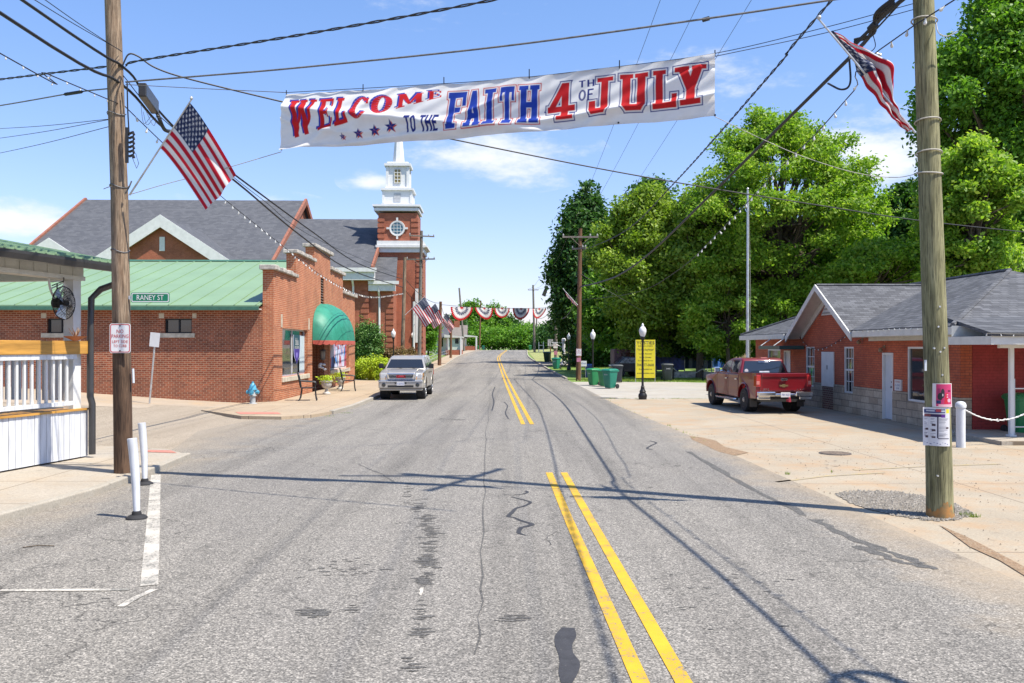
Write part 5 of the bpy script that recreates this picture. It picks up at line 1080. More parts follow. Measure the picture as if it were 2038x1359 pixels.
def string_lights(pts, label, step=.42, r=.009, bs=1.0):
    global bulb_me
    P = crv(pts); o0 = P[0]; t = empty('string_lights', o0, 0, label, 'string lights', 'strings of light bulbs'); m = MB(o0); m.tube(P, r, 5); m.build('wire', wire_mat, t)
    if bulb_me is None:
        b = MB(); b.lathe([(.014, 0), (.016, -.04), (.017, -.045), (.032, -.08), (.03, -.105), (.008, -.125)], n=8); q = b.build('bulb', plain('frosted_bulb', (.75, .75, .72), .25, .05, 4), None, smooth=True); bulb_me = q.data; bpy.data.objects.remove(q)
    acc = 0; cnt = 0
    for a, b in zip(P[:-1], P[1:]):
        L = (b - a).length
        while acc < L and cnt < 98:
            p = a.lerp(b, acc / L); ob = bpy.data.objects.new('bulb', bulb_me); col.objects.link(ob); ob.parent = t; ob.location = p - o0; ob.scale = (bs,) * 3; ob.rotation_euler = (random.gauss(0, .3), random.gauss(0, .3), 0); acc += step; cnt += 1
        acc -= L
# near left pole
YL = 14.6; bL = at(246, 938, YL)
pl, onL = pole('utility_pole', (bL.x, bL.y, .09), [at(238, 400, YL), at(224, 0, YL), at(220, -190, YL)], .150, .112, wood_old, 'weathered brown utility pole at the left corner carrying two street signs', arms=((8.9, .9, 1.15, False),))
m = MB(tuple(pl.location)); c0 = at(255, 290, 14.42)
for k in range(6): p = c0 + Vector((.02, 0, .20 - k * .075)); m.tube([p, p + Vector((.07, -.02, .02)), p + Vector((.09, -.03, -.03))], .022, 6)
m.tube([c0 + Vector((-.02, 0, .3)), c0 + Vector((-.02, 0, -.28))], .03, 8); m.tube([at(253, 165, 14.45), at(254, 215, 14.45), at(257, 270, 14.45)], .012, 6); m.tube([at(262, 310, 14.4), at(272, 335, 14.4), at(276, 325, 14.4), at(270, 305, 14.4)], .005, 5); m.build('terminal_block', black_iron, pl)
m = MB(tuple(pl.location))
for y_, tl_ in ((372, 0), (228, .0), (500, 0)):
    z = at(0, y_, YL).z; p = onL(z); m = MB(tuple(pl.location)); m.tube([p + Vector((.145 * math.cos(a), .145 * math.sin(a), .03 * math.sin(a * 2))) for a in np.linspace(0, 2 * math.pi, 17)], .009, 5, caps=False); m.build('wire_band', wire_grey, pl)
m = MB(tuple(pl.location))
m.tube([at(206, 376, 14.4), at(216, 372, 14.42), at(222, 371, 14.43)], .007, 5); m.tube([at(250, 385, 14.45), at(258, 370, 14.4), at(262, 360, 14.4)], .012, 6); m.build('wire_end', wire_grey, pl)
m = MB(tuple(pl.location)); q = at(262, 748, 14.5); m.tube([q + Vector((0, .05, .12)), q + Vector((.01, .05, -.12))], .02, 8); m.build('reflector_tag', plain('white_plastic_tag', (.7, .75, .8), .3, .05, 4), pl)
# near right pole
YR = 11.33; bR = at(1871, 1028, YR)
pr, onR = pole('utility_pole', (bR.x, bR.y, 0), [at(1866, 800, YR), at(1852, 400, YR), at(1838, 0, YR), Vector((5.1, YR, 13.4))], .166, .115, wood_green, 'thick olive treated utility pole in the foreground right with paper posters', arms=((11.6, 1.35, 1.15, False), (13.1, 1.2, 0, True)))
m = MB(tuple(pr.location)); ring_pts = []
for y_, mt in ((42, 0), (242, 0), (305, 0), (345, 0)):
    z = at(0, y_, YR).z; p = onR(z); m = MB(tuple(pr.location)); m.tube([p + Vector((.155 * math.cos(a), .155 * math.sin(a), .02 * math.sin(a + y_))) for a in np.linspace(0, 2 * math.pi, 21)], .010, 5, caps=False); m.build('wire_band', wire_pale, pr)
m = MB(tuple(pr.location)); m.tube(crv([at(1863, 45, 11.2), at(1868, 65, 11.1), at(1885, 72, 11.1), at(1905, 62, 11.1)]), .007, 5); m.build('wire_end', wire_pale, pr)
m = MB(tuple(pr.location))
for px, py in ((1868, 650), (1860, 693), (1880, 692), (1872, 700), (1876, 746), (1871, 610), (1867, 947)): p = at(px, py, YR - .155); m.tube([p + Vector((0, .03, 0)), p], .012, 8)
m.build('bolt', galv, pr)
m = MB(tuple(pr.location)); m.box(bR.x - .28, bR.x - .262, YR - .03, YR, 0, 0) if False else None
p = at(1842, 727, YR - .08); m.box(p.x - .012, p.x + .012, p.y - .01, p.y + .01, p.z - .07, p.z + .07); m.build('reflector_tag', MATS['white_plastic_tag'], pr)
# rust at the foot
m = MB(tuple(pr.location)); vs_ = [(bR.x + .1688 * math.cos(a_), bR.y + .1688 * math.sin(a_), z_) for a_ in np.linspace(0, 2 * math.pi, 61)[:-1] for z_ in (0.0, .12 + .05 * math.sin(a_ * 3) + random.uniform(-.045, .06))]; m.add(vs_, [(2 * k, (2 * k + 2) % 120, (2 * k + 3) % 120, 2 * k + 1) for k in range(60)]); m.build('base_stain', plain('orange_clay_stain', (.42, .20, .06), .95, .4, 14, c2=(.24, .20, .10)), pr)
# far poles
def spole(px, v, ztop, r, mat, label, pxtop=None, arms=(), u=None, name='utility_pole', ins=True):
    u = U(px, v); x, y = RW(u, v); z0 = G(u, v); pt = px if pxtop is None else pxtop; return pole(name, (x, y, z0), [((pt - CX) * y / F, y, ztop)], r, r * .72, mat, label, arms=arms, ins=ins)
p3, on3 = spole(800, 62, Z(512, -6, 62), .15, wood_old, 'pale weathered pole without crossarms in front of the church tower', pxtop=806)
p4, on4 = spole(834, 75, Z(459, -6, 75), .17, wood_grey, 'tall grey pole with two crossarms against the church tower', pxtop=839, arms=((Z(470, -6, 75), 1.1, .35, False), (Z(516, -6, 75), 1.25, -.15, True)))
p5, on5 = spole(874.5, 84, Z(600, -5, 84), .18, wood_brown, 'dark brown pole on the left sidewalk beyond the silver truck', pxtop=877)
p6, on6 = spole(897, 110, Z(640, -5, 110), .16, wood_brown, 'shorter brown pole beside the sidewalk railing', pxtop=898)
p7, on7 = spole(924, 168, Z(573, -5, 168), .22, wood_grey, 'leaning grey pole on the far left lawn', pxtop=914)
p8, on8 = spole(954, 200, Z(598, -5, 200), .2, wood_brown, 'slender brown pole by the green bins at the road crest', pxtop=957)
r1, onr1 = spole(1151, 56, Z(455, 6, 56), .165, wood_brown, 'tall brown pole with a wide crossarm at the right road edge', pxtop=1155, arms=((Z(472, 6, 56), 1.15, 0, True), (Z(495, 6, 56), .5, -.6, False)))
r2, onr2 = spole(1106, 110, Z(519, 8, 110), .2, wood_grey, 'grey pole with a floodlight in front of the dark evergreen', pxtop=1108, arms=((Z(531, 8, 110), 1.5, 0, False),))
r3, onr3 = spole(1064, 150, Z(567, 8, 150), .21, wood_grey, 'grey pole where the bunting ends at the right', pxtop=1061, arms=((Z(577, 8, 150), .9, 0, False),))
r4, onr4 = spole(1068, 205, Z(632, 8, 205), .2, wood_grey, 'most distant short pole right of the road crest')
m = MB(tuple(r2.location)); p = onr2(Z(585, 8, 110)); m.tube([p, p + Vector((-1.2, -.3, .2))], .05, 6); m.hexa([Vector(q) + p + Vector((-1.5, -.3, .1)) for q in ((-.35, -.2, -.25), (.1, -.2, -.45), (.1, .3, -.45), (-.35, .3, -.25), (.15, -.2, .95), (.5, -.2, .75), (.5, .3, .75), (.15, .3, .95))]); m.build('floodlight', charcoal, r2)
# cables at the left pole
cable([at(-300, 196, 22), at(0, 158, 16.5), at(240, 129, 14.5)], .014, 'twisted black cable running left from the old pole', twist=.7)
cable([at(250, 130, 14.5), at(287, 119, 14.1), at(600, 69, 12.6), at(980, 0, 11.2), at(1500, -110, 9.8)], .014, 'twisted black cable rising from the old pole over the banner to the upper frame edge', twist=.7)
cable(pxline([(-260, 252), (0, 210), (150, 184), (218, 176)], 20, 14.6), .012, 'grey cable leaving the old pole to the left with a black splice', wire_grey)
m = MB(); a, b = at(127, 188, 15.1), at(165, 182, 14.95); m.tube([a, a.lerp(b, .1), a.lerp(b, .9), b], [.012, .03, .03, .012], 8); tag(m.build('cable_splice', wire_mat), 'black splice sleeve on the grey cable left of the old pole', 'cable splice')
cable(pxline([(250, 163), (400, 151), (600, 134), (1000, 92), (1405, 37), (1600, 8), (1838, -28)], 14.5, 11.3), .014, 'grey suspension cable crossing above the banner from pole to pole', wire_grey)
m = MB(); a = at(1398, 40, 12.3); b = at(1412, 36, 12.25); m.tube([a, b], .03, 6); tag(m.build('cable_clamp', wire_mat), 'small black clamp on the grey suspension cable above the banner end', 'cable clamp')
cable(pxline([(244, 130), (256, 108), (275, 112), (310, 135), (380, 158), (560, 202), (740, 243), (915, 280), (1180, 333), (1400, 372), (1640, 410), (1840, 440), (2100, 468)], 14.4, 26), .014, 'black service cable passing behind the banner down to the right')
XL = -6.35
for nm, pp, q, r in (('thick black telephone cable through the old pole, upper of the pair', [(40, -3), (245, 133)], [(245, 133), (290, 190), (365, 270), (465, 346), (620, 460), (715, 525), (803, 556)], .022),
                  ('thick black telephone cable through the old pole, lower of the pair', [(-5, 22), (240, 166)], [(240, 166), (330, 258), (470, 362), (600, 470), (700, 538), (803, 572)], .024)):
    a = at(*pp[0], YL * (-773) / (pp[0][0] - CX)); cable([Vector((-5.6, -30, 7.4)), Vector((-5.9, -8, 6.35)), a, at(*pp[1], YL)] + pxline(q, YL, 62)[1:], r, nm)
cable(pxline([(245, 150), (300, 215), (400, 300), (520, 395), (640, 480), (803, 550)], YL, 62), .008, 'thin cable running beside the telephone cables to the church poles')
m = MB(); a, b = at(283, 178, 14.9), at(309, 214, 15.9); d = (b - a); u_ = Vector((0, 0, .12)); s_ = Vector((.07, 0, 0)); m.hexa([a - s_ - u_, a + s_ - u_, b + s_ - u_, b - s_ - u_, a - s_ + u_, a + s_ + u_, b + s_ + u_, b - s_ + u_]); o = m.build('splice_box', charcoal, bevel=.02); tag(o, 'black terminal box slung on the telephone cables beside the old pole', 'terminal box')
m = MB(); m.tube(crv([at(309, 214, 15.9), at(318, 238, 15.9), at(328, 258, 16.2), at(342, 262, 16.5)]), .035, 8); tag(m.build('cable_boot', wire_mat), 'curved black cable boot hanging from the terminal box', 'cable boot')
for k, (a, b, c) in enumerate((((285, 222), (292, 248), (305, 236)), ((280, 205), (286, 245), (300, 232)), ((290, 220), (306, 250), (312, 225)))):
    m = MB(); m.tube(crv([at(*a, 14.9), at(*b, 14.9), at(*c, 14.9)]), .004, 4); tag(m.build('cable_loop', wire_mat), 'thin slack wire loop below the terminal box', 'wire loop', 'slack wire loops by the terminal box')
for k, (a, b, lab) in enumerate((((-60, 259), (216, 237), 'upper'), ((-60, 283), (216, 238), 'middle'), ((-60, 317), (216, 252), 'lowest'))):
    cable(pxline([a, ((a[0] + b[0]) / 2, (a[1] + b[1]) / 2 + 3), b], 24, 14.6), .006, lab + ' of the three thin wires running left from the old pole')
for k, (a, b, lab) in enumerate((((60, -6), (240, 100), 'left'), ((82, -6), (243, 103), 'right'))):
    cable([at(*a, 11.8), at((a[0] + b[0]) / 2, (a[1] + b[1]) / 2 + 2, 13), at(*b, 14.5)], .006, lab + ' of two thin wires reaching the old pole from the top edge')
string_lights([Vector((-5.9, -6, 5.6)), at(-5, 103, YL * 773 / 1024), at(90, 145, 12.3), at(240, 208, YL)], 'string of small bulbs from the left frame edge to the old pole', .42, bs=.38)
string_lights(pxline([(245, 208), (330, 290), (430, 382), (560, 487), (640, 548), (705, 582), (750, 590), (803, 583)], YL, 62), 'string of small bulbs sagging from the old pole to the pale church pole', .52, bs=.75)
cable(pxline([(250, 168), (400, 176), (570, 184)], YL, 13.81), .006, 'thin rope holding the upper left corner of the banner', wire_grey, name='rope')
cable(pxline([(255, 388), (330, 366), (430, 340), (560, 302)], YL, 13.81), .006, 'pale rope from the old pole to the lower left banner corner', wire_pale, name='rope')
tp = pxline([(570, 184), (785, 172), (1000, 158), (1200, 136), (1423, 106), (1640, 55), (1836, 2)], 13.81, 11.35); cable(tp, .005, 'thin support wire along the top edge of the banner to the olive pole', name='rope')
cable(pxline([(1423, 112), (1640, 66), (1836, 14)], 12.04, 11.35), .005, 'second thin wire from the upper right banner corner to the olive pole', name='rope')
cable(pxline([(1423, 232), (1520, 278), (1600, 312), (1700, 343), (1780, 353), (1832, 344)], 12.04, 11.3), .005, 'pale rope from the lower right banner corner to the olive pole', wire_pale, name='rope')
# cables at the right pole
cable([Vector((4.2, -32, 9.2)), Vector((4.25, -8, 7.3)), at(1655, 0, 11.8), at(1540, 140, 14.3), at(1340, 366, 23.5), at(1240, 462, 34), at(1156, 500, 56)], .014, 'twisted black cable descending from the top edge to the crossarm pole', twist=.8)
q = pxline([(1810, -12), (1720, 85), (1640, 165), (1500, 303), (1420, 382), (1300, 498), (1240, 543), (1200, 560), (1155, 571)], 11.3, 56)
cable([Vector((6.2, -32, 8.0)), Vector((5.7, -10, 6.3)), Vector((5.5, 4, 6.5))] + q, .030, 'thick bundled telephone cable from the olive pole down to the crossarm pole')
cable([p + Vector((.03, 0, .045)) for p in q], .012, 'thin cable lashed above the bundled telephone cable')
string_lights([Vector((6.3, -20, 6.6)), Vector((5.9, -4, 5.6)), at(1820, 50, 11.25)] + pxline([(1815, 55), (1700, 180), (1620, 270), (1550, 336), (1440, 452), (1350, 537), (1260, 583), (1155, 597)], 11.25, 56)[1:], 'string of bulbs sagging from the olive pole to the crossarm pole', .45, bs=.7)
m = MB(); c = Vector((5.62, 3.6, 6.35)); ol = [c + Vector((.30 * math.cos(a) * (1.0 + .15 * math.cos(2 * a)), .55 * math.sin(a), .02 * math.sin(3 * a))) for a in np.linspace(0, 2 * math.pi, 25)]
m.tube(ol, .03, 6, caps=False); m.tube([p * .0 + c + (p - c) * .9 + Vector((0, 0, .03)) for p in ol], .02, 6, caps=False); m.tube([c + Vector((0, -.5, 0)), c + Vector((.05, .1, .03)), c + Vector((-.1, .5, 0))], .05, 6); o = m.build('slack_cable_loop', wire_mat); tag(o, 'coiled slack loop tied on the bundled cable above the camera', 'cable loop')
cable([at(1690, 112, 11.9), at(1692, 165, 11.8), at(1675, 178, 11.9), at(1648, 166, 12.3)], .014, 'black slack loop hanging from the bundled cable beside the right flag')
m = MB(); a, b = at(1700, 92, 12.0), at(1780, 8, 11.4)
for k in range(4): m.tube(crv([a + Vector((0, 0, .03 * k)), a.lerp(b, .35) + Vector((.03 * k, 0, .05 * math.sin(k * 2))), a.lerp(b, .7) + Vector((-.03 * k, 0, .04)), b + Vector((0, 0, .03 * k))]), .018, 6)
m.tube([a.lerp(b, .4), a.lerp(b, .55)], .05, 8); m.tube(crv([at(1722, 80, 11.7), at(1712, 95, 11.6), at(1730, 103, 11.6), at(1742, 92, 11.6), at(1738, 70, 11.6)]), .006, 5); o = m.build('lashed_splice', wire_mat); tag(o, 'tangled black splice bundle just left of the olive pole top', 'cable splice')
for k, (dx, pa, lab) in enumerate(((4.25, (1130, 470), 'left'), (5.55, (1153, 458), 'middle'), (6.95, (1191, 470), 'right'))):
    b = at(*pa, 56); cable([Vector((dx + .3, -35, 12.6))] + sagline((dx, 11.3, 13.2), b, .5, 8), .007, lab + ' of the three high power lines running to the crossarm pole')
    c = onr2(Z(531, 8, 110)) + Vector(((-1.4, 0, 1.4)[k], 0, .2)); cable(sagline(b, c, .9, 8), .012, lab + ' of the three power lines beyond the crossarm pole', smooth=False)
    d = onr3(Z(577, 8, 150)) + Vector(((-.85, 0, .85)[k], 0, .2)); cable(sagline(c, d, .8, 6), .014, lab + ' of the three most distant power lines', smooth=False)
for k, (z1_, z2_, lab) in enumerate(((568, 600, 'upper'), (590, 622, 'lower'))):
    a = on3(Z(z1_ - 15, -6, 62)); b = on5(Z(z2_ + 3, -5, 84)); cable(sagline(a, b, .5, 8), .02, lab + ' cable between the pale pole and the brown sidewalk pole', smooth=False)
    c = on6(Z(645 + k * 6, -5, 110)); cable(sagline(b, c, .7, 6), .02, lab + ' cable between the two brown sidewalk poles', smooth=False)
cable(sagline(onr1(Z(578, 6, 56)), onr2(Z(620, 8, 110)), 1.3, 10), .03, 'sagging cable between the crossarm pole and the floodlight pole', wire_grey, smooth=False)
cable(sagline(onr2(Z(600, 8, 110)), onr3(Z(628, 8, 150)), 1.2, 8), .03, 'sagging cable between the floodlight pole and the bunting pole', smooth=False)
cable(pxline([(1156, 545), (1230, 590), (1330, 645), (1480, 700)], 56, 64), .012, 'thin service wire from the crossarm pole down into the trees', wire_grey)
cable(pxline([(839, 470), (870, 488), (915, 510)], 75, 92), .012, 'short loose wire at the top of the tall grey pole') if False else None
string_lights([(*RW(11.33, v), z) for v, z in ((27.3, 2.72), (25.6, 2.70), (24, 2.73), (22.6, 2.70), (21.4, 2.72))], 'string of clear bulbs clipped along the office gutter', .34, bs=.55)
string_lights([(*RW(11.1, 19.25), 2.5), (*RW(13, 19.2), 2.46), (*RW(15, 19.2), 2.5), (*RW(17, 19.2), 2.44)], 'string of clear bulbs along the low porch fascia', .3, bs=.5)
string_lights([(*RW(11.88, v), z) for v, z in ((33.6, 2.75), (32.6, 2.3), (31.4, 2.12), (30, 2.3), (28.6, 2.72), (29.2, 3.2))], 'string of clear bulbs looped across the brick gable', .4, bs=.5)
# flags
make_flag(at(258, 388, 14.42), at(381, 198, 13.9), (.70, .12, 0), 1.14, 'large flag hanging from a slanted staff on the old left pole', hoist=.47, wind=.045, seed=1)
def furled_flag():
    Y = 11.1; s0 = at(1822, 264, Y); s1 = at(1630, 38, Y - .1); t = empty('flag', s0, 0, 'twisted furled flag on a slanted staff left of the olive pole', 'flag', 'flags on the utility poles'); m = MB(s0); m.tube([s0, s1], [.016, .012], 7); m.lathe([(.02, 0), (.03, .02), (.02, .045), (.004, .05)], s1, 8); m.build('flagstaff', galv, t)
    A_ = crv([at(*q, Y) for q in ((1652, 62), (1690, 108), (1716, 145), (1745, 192), (1772, 232), (1806, 263))], 12); B_ = crv([at(*q, Y) for q in ((1660, 64), (1712, 98), (1770, 134), (1776, 186), (1792, 226), (1814, 258))], 12); n = len(A_) - 1
    def pos(u, v):
        k = min(n - 1, int(u * n)); f = u * n - k; a = A_[k].lerp(A_[k + 1], f); b = B_[k].lerp(B_[k + 1], f); w = (b - a).length; p = a.lerp(b, v + .12 * math.sin(v * 12.6 + u * 7)); return p + Vector((0, w * .38 * math.sin(v * 11 + 5 * u) + .02 * math.sin(u * 40 + v * 9), 0))
    paint('flag_cloth', pos, flag_art, 120, 70, cloth_art, t, o=tuple(s0))
furled_flag()
def sflag(p0, p1, Y, lab, seed, hang=.3, drop=1.15, hoist=.6): make_flag(at(*p0, Y), at(*p1, Y), (hang, .08, 0), drop, lab, nu=60, nv=40, hoist=hoist, seed=seed, wind=.07)
sflag((806, 627), (845, 590), 61.6, 'flag drooping from the pale pole in front of the church tower', 5, .9, 1.5, .62)
sflag((838, 632), (867, 603), 75.5, 'flag behind the first one, on the tall grey pole', 6, .75, 1.5, .7)
sflag((878, 642), (888, 622), 100, 'small flag beyond the brown sidewalk pole', 7, 1.0, 1.5, .9)
sflag((1150, 607), (1121, 575), 55.6, 'half furled flag on the crossarm pole at the right', 8, .25, .5, .7)
# bunting
def bunting(p0, p1, Y0, Y1, segs):
    a, b = at(*p0, Y0), at(*p1, Y1); cable(sagline(a, b, .25, 10), .02, 'rope carrying the bunting across the far street', smooth=False, name='rope')
    for i, (x0, x1, sg, lab) in enumerate(segs):
        f0 = (x0 - p0[0]) / (p1[0] - p0[0]); f1 = (x1 - p0[0]) / (p1[0] - p0[0]); A_, B_ = a.lerp(b, f0), a.lerp(b, f1); c = (A_ + B_) / 2; c.z = 0; c.z = (A_.z + B_.z) / 2 - .2; w = (B_ - A_) / 2
        m = MB(); na, nr = 44, 9; cols = []
        vs = [];
        for j in range(nr + 1):
            r = j / nr
            for k in range(na + 1):
                t = math.pi * k / na; pl_ = .05 * r * (1 if k % 2 else -1); vs.append(tuple(w * -math.cos(t) * r + Vector((0, pl_, -math.sin(t) * r * w.length * (.68 + .1 * sg * math.cos(t)) + .02 * (k % 2)))))
                cols.append(((.62, .02, .03) if (r > .80 or r < .18) else ((.02, .03, .12) if .40 < r + .06 * math.sin(k * 1.4) < .60 else (.9, .9, .9))))
        fs = [(j * (na + 1) + k, j * (na + 1) + k + 1, (j + 1) * (na + 1) + k + 1, (j + 1) * (na + 1) + k) for j in range(nr) for k in range(na)]
        me = bpy.data.meshes.new('bunting_swag'); me.from_pydata(vs, [], fs); at_ = me.color_attributes.new('Col', 'FLOAT_COLOR', 'POINT'); at_.data.foreach_set('color', np.array([(*q, 1) for q in cols], np.float32).ravel()); me.materials.append(cloth_art)
        o = bpy.data.objects.new('bunting_swag', me); col.objects.link(o); o.location = c; tag(o, lab + ' swag of pleated red, white and blue bunting over the far street', 'bunting', 'bunting swags across the street')
bunting((876, 606), (1108, 611), 83.5, 104, ((893, 931, 1, 'leftmost'), (935, 969, -2.5, 'second'), (971, 1002, 0, 'middle'), (1008, 1044, 1, 'fourth'), (1051, 1082, 3, 'rightmost')))
# signs
ink_red = plain('sign_red', (.55, .03, .03), .5, .05); ink_blk = plain('sign_black', (.02, .02, .02), .5, .05); sign_w = plain('sign_white', (.78, .78, .80), .4, .04, 3); sign_g = plain('sign_green', (.0, .20, .10), .4, .05, 3)
def rrect(w, h, r, n=5):
    out = []
    for cx, cy, a0 in ((w / 2 - r, h / 2 - r, 0), (-w / 2 + r, h / 2 - r, 90), (-w / 2 + r, -h / 2 + r, 180), (w / 2 - r, -h / 2 + r, 270)):
        for k in range(n + 1): a = R(a0 + 90 * k / n); out.append((cx + r * math.cos(a), cy + r * math.sin(a)))
    return out
def plate(m, w, h, r, y0, y1, cx=0, cz=0): m.prism([(p[0] + cx, p[1] + cz) for p in rrect(w, h, r)], 1, y0, y1)
def sign(name, loc, rz, label, w, h, face, border, lines, r=.03, post=None, cat='sign', group=None, tilt=0):
    t = empty(name, loc, rz, label, cat, group); m = MB(); plate(m, w, h, r, 0, .006); m.build('panel', face, t)
    if border:
        m = MB(); o = rrect(w - .02, h - .02, r * .9); i = rrect(w - .045, h - .045, r * .7); n = len(o); m.add([(p[0], -.002, p[1]) for p in o] + [(p[0], -.002, p[1]) for p in i], [(k, (k + 1) % n, n + (k + 1) % n, n + k) for k in range(n)]); m.build('border', border, t)
    for (s, cz, hh, ww, mt) in lines: text('lettering', s, ww, hh, mt, t, (0, -.004, cz))
    if post: post(t)
    return t
p = at(239, 673, 14.4); s = sign('parking_sign', p, R(4), 'white no parking sign with red lettering bolted to the old left pole', .335, .485, sign_w, ink_red, [('NO', .115, .062, .11, ink_red), ('PARKING', .035, .058, .27, ink_red), ('LEFT SIDE', -.055, .045, .25, ink_red), ('TO CURB', -.125, .045, .21, ink_red)], .035)
m = MB()
for z in (.205, -.205): m.lathe([(.012, -.01), (.012, 0)], (0, -.002, z), 8, 1)
m.build('bolt', black_iron, s)
p = at(299, 592, 14.55); sign('street_sign', p, R(2), 'green RANEY ST street name sign on the right side of the old pole', .63, .165, sign_g, sign_w, [('RANEY ST', 0, .085, .44, sign_w)], .02)
for px in (264,): m = MB(); q = at(268, 592, 14.56); m.box(-.36, -.28, .008, .03, -.03, .03); m.build('bracket', galv, bpy.data.objects['street_sign'])
# blank leaning sign
u, v = GP(297, 804); x, y = RW(u, v); z0 = G(u, v); t = empty('leaning_sign', (x, y, z0), 0, 'small blank white sign on a leaning galvanised post in front of the side wall', 'sign'); top = Vector(((312.5 - CX) * y / F - x, -.1, H - (662 - HY) * y / F - z0)); d = top.normalized()
m = MB(); m.tube([Vector((0, 0, -.1)), top * .98], .032, 6); m.build('post', galv, t); m = MB(); sx = d.cross(Vector((0, 1, 0))).normalized(); c = top - d * .25
m.hexa([c + sx * a * .17 + d * b * .25 + Vector((0, e, 0)) for b, e in ((-1, -.05), (1, -.05)) for a in (-1, 1)][:2] + [c + sx * .17 - d * .25 + Vector((0, -.04, 0)), c - sx * .17 - d * .25 + Vector((0, -.04, 0))] + [c - sx * .17 + d * .25 + Vector((0, -.05, 0)), c + sx * .17 + d * .25 + Vector((0, -.05, 0)), c + sx * .17 + d * .25 + Vector((0, -.04, 0)), c - sx * .17 + d * .25 + Vector((0, -.04, 0))]); m.build('panel', sign_w, t)
# posters wrapped on the olive pole
def wrap(name, px0, px1, py0, py1, colf, label, nu=60, nv=90, lift=.004):
    pc = (px0 + px1) / 2
    def pos(u, v):
        py = py0 + (py1 - py0) * v; z = H - (py - HY) * (YR - .17) / F; c = onR(z); rr = .172 + lift; x = ((px0 + (px1 - px0) * u) - CX) * (YR - .15) / F - c.x; xx = max(-rr * .93, min(rr * .93, x)); yy = -math.sqrt(rr * rr - xx * xx); return (c.x + x, c.y + yy - .03 * max(0, v - .86), z)
    o = paint(name, pos, colf, nu, nv, art, None, o=(bR.x, bR.y, 1)); o.location = (bR.x, bR.y, 1); return tag(o, label, 'poster')
def art1(Uu, Vv):
    c = np.ones(Uu.shape + (3,)) * np.array((.78, .72, .74)); ins = (Uu > .14) & (Uu < .96) & (Vv > .03) & (Vv < .97); c = np.where(ins[..., None], (.55, .05, .16), c)
    def bx(a, b, d, e, q):
        nonlocal c; c = np.where(((Uu > a) & (Uu < b) & (Vv > d) & (Vv < e))[..., None], q, c)
    bx(.2, .35, .2, .7, (.30, .04, .12)); e = ((Uu - .45) / .1) ** 2 + ((Vv - .42) / .2) ** 2 < 1; c = np.where(e[..., None], (.04, .04, .05), c); e = ((Uu - .33) / .12) ** 2 + ((Vv - .55) / .16) ** 2 < 1; c = np.where(e[..., None], (.03, .03, .04), c); bx(.42, .47, .44, .54, (.7, .6, .6))
    e = (Vv > .4) & (Uu > .5 + .18 * (.9 - Vv)) & (Uu < .75); c = np.where((e & (Vv < .86))[..., None], (.62, .03, .06), c)
    for yy in (.48, .58): e = ((Uu - .70) / .04) ** 2 + ((Vv - yy) / .03) ** 2 < 1; c = np.where(e[..., None], (.8, .5, .6), c)
    e = ((Uu - .8) / .10) ** 2 + ((Vv - .72) / .08) ** 2 < 1; c = np.where(e[..., None], (.7, .45, .55), c); bx(.16, .36, .72, .86, (.03, .05, .14)); bx(.24, .92, .89, .94, (.75, .6, .62)); bx(.73, .9, .28, .36, (.15, .02, .05))
    k = 1.3
    for i, ch in enumerate('MEETING' if False else ''): pass
    return c
def art2(Uu, Vv):
    c = np.ones(Uu.shape + (3,)) * np.array((.74, .74, .78))
    def bx(a, b, d, e, q):
        nonlocal c; c = np.where(((Uu > a) & (Uu < b) & (Vv > d) & (Vv < e))[..., None], q, c)
    bx(.04, .80, .05, .15, (.06, .08, .2)); bx(.42, .62, .04, .12, (.5, .08, .1)); bx(.14, .4, .07, .11, (.6, .62, .7)); bx(.62, .78, .07, .12, (.6, .62, .7)); bx(.82, .98, .04, .15, (.8, .7, .05)); bx(.06, .80, .17, .25, (.05, .03, .09)); bx(.06, .28, .18, .24, (.3, .1, .1)); bx(.62, .80, .18, .26, (.14, .04, .3)); bx(.47, .52, .25, .8, (.03, .02, .06)); bx(.5, .96, .79, .82, (.03, .02, .06)); bx(.04, .05, .25, .82, (.2, .2, .25)); bx(.24, .25, .27, .8, (.4, .4, .45))
    r = np.random.default_rng(5)
    for (x0, x1) in ((.06, .23), (.27, .45), (.54, .95)):
        y = .28
        while y < .78:
            w = (x1 - x0) * r.uniform(.4, .95); bx(x0, x0 + w, y, y + .009, (.25, .25, .3)); y += r.uniform(.018, .034)
    for (x, y) in ((.1, .54), (.1, .74), (.3, .43), (.3, .57), (.3, .75), (.82, .5)): bx(x, x + .12, y, y + .05, (.08, .05, .06))
    for k in range(9): x = .06 + k * .1; bx(x, x + .05, .90 + .02 * (k % 3), .92 + .02 * (k % 3), (.2, .2, .35))
    return c
o = wrap('poster', 1857, 1895, 763, 810, art1, 'pink and red event poster stapled higher on the olive pole', lift=.010)
o = wrap('poster', 1843, 1889, 811, 888, art2, 'white schedule poster with black boxes, lower one on the olive pole')
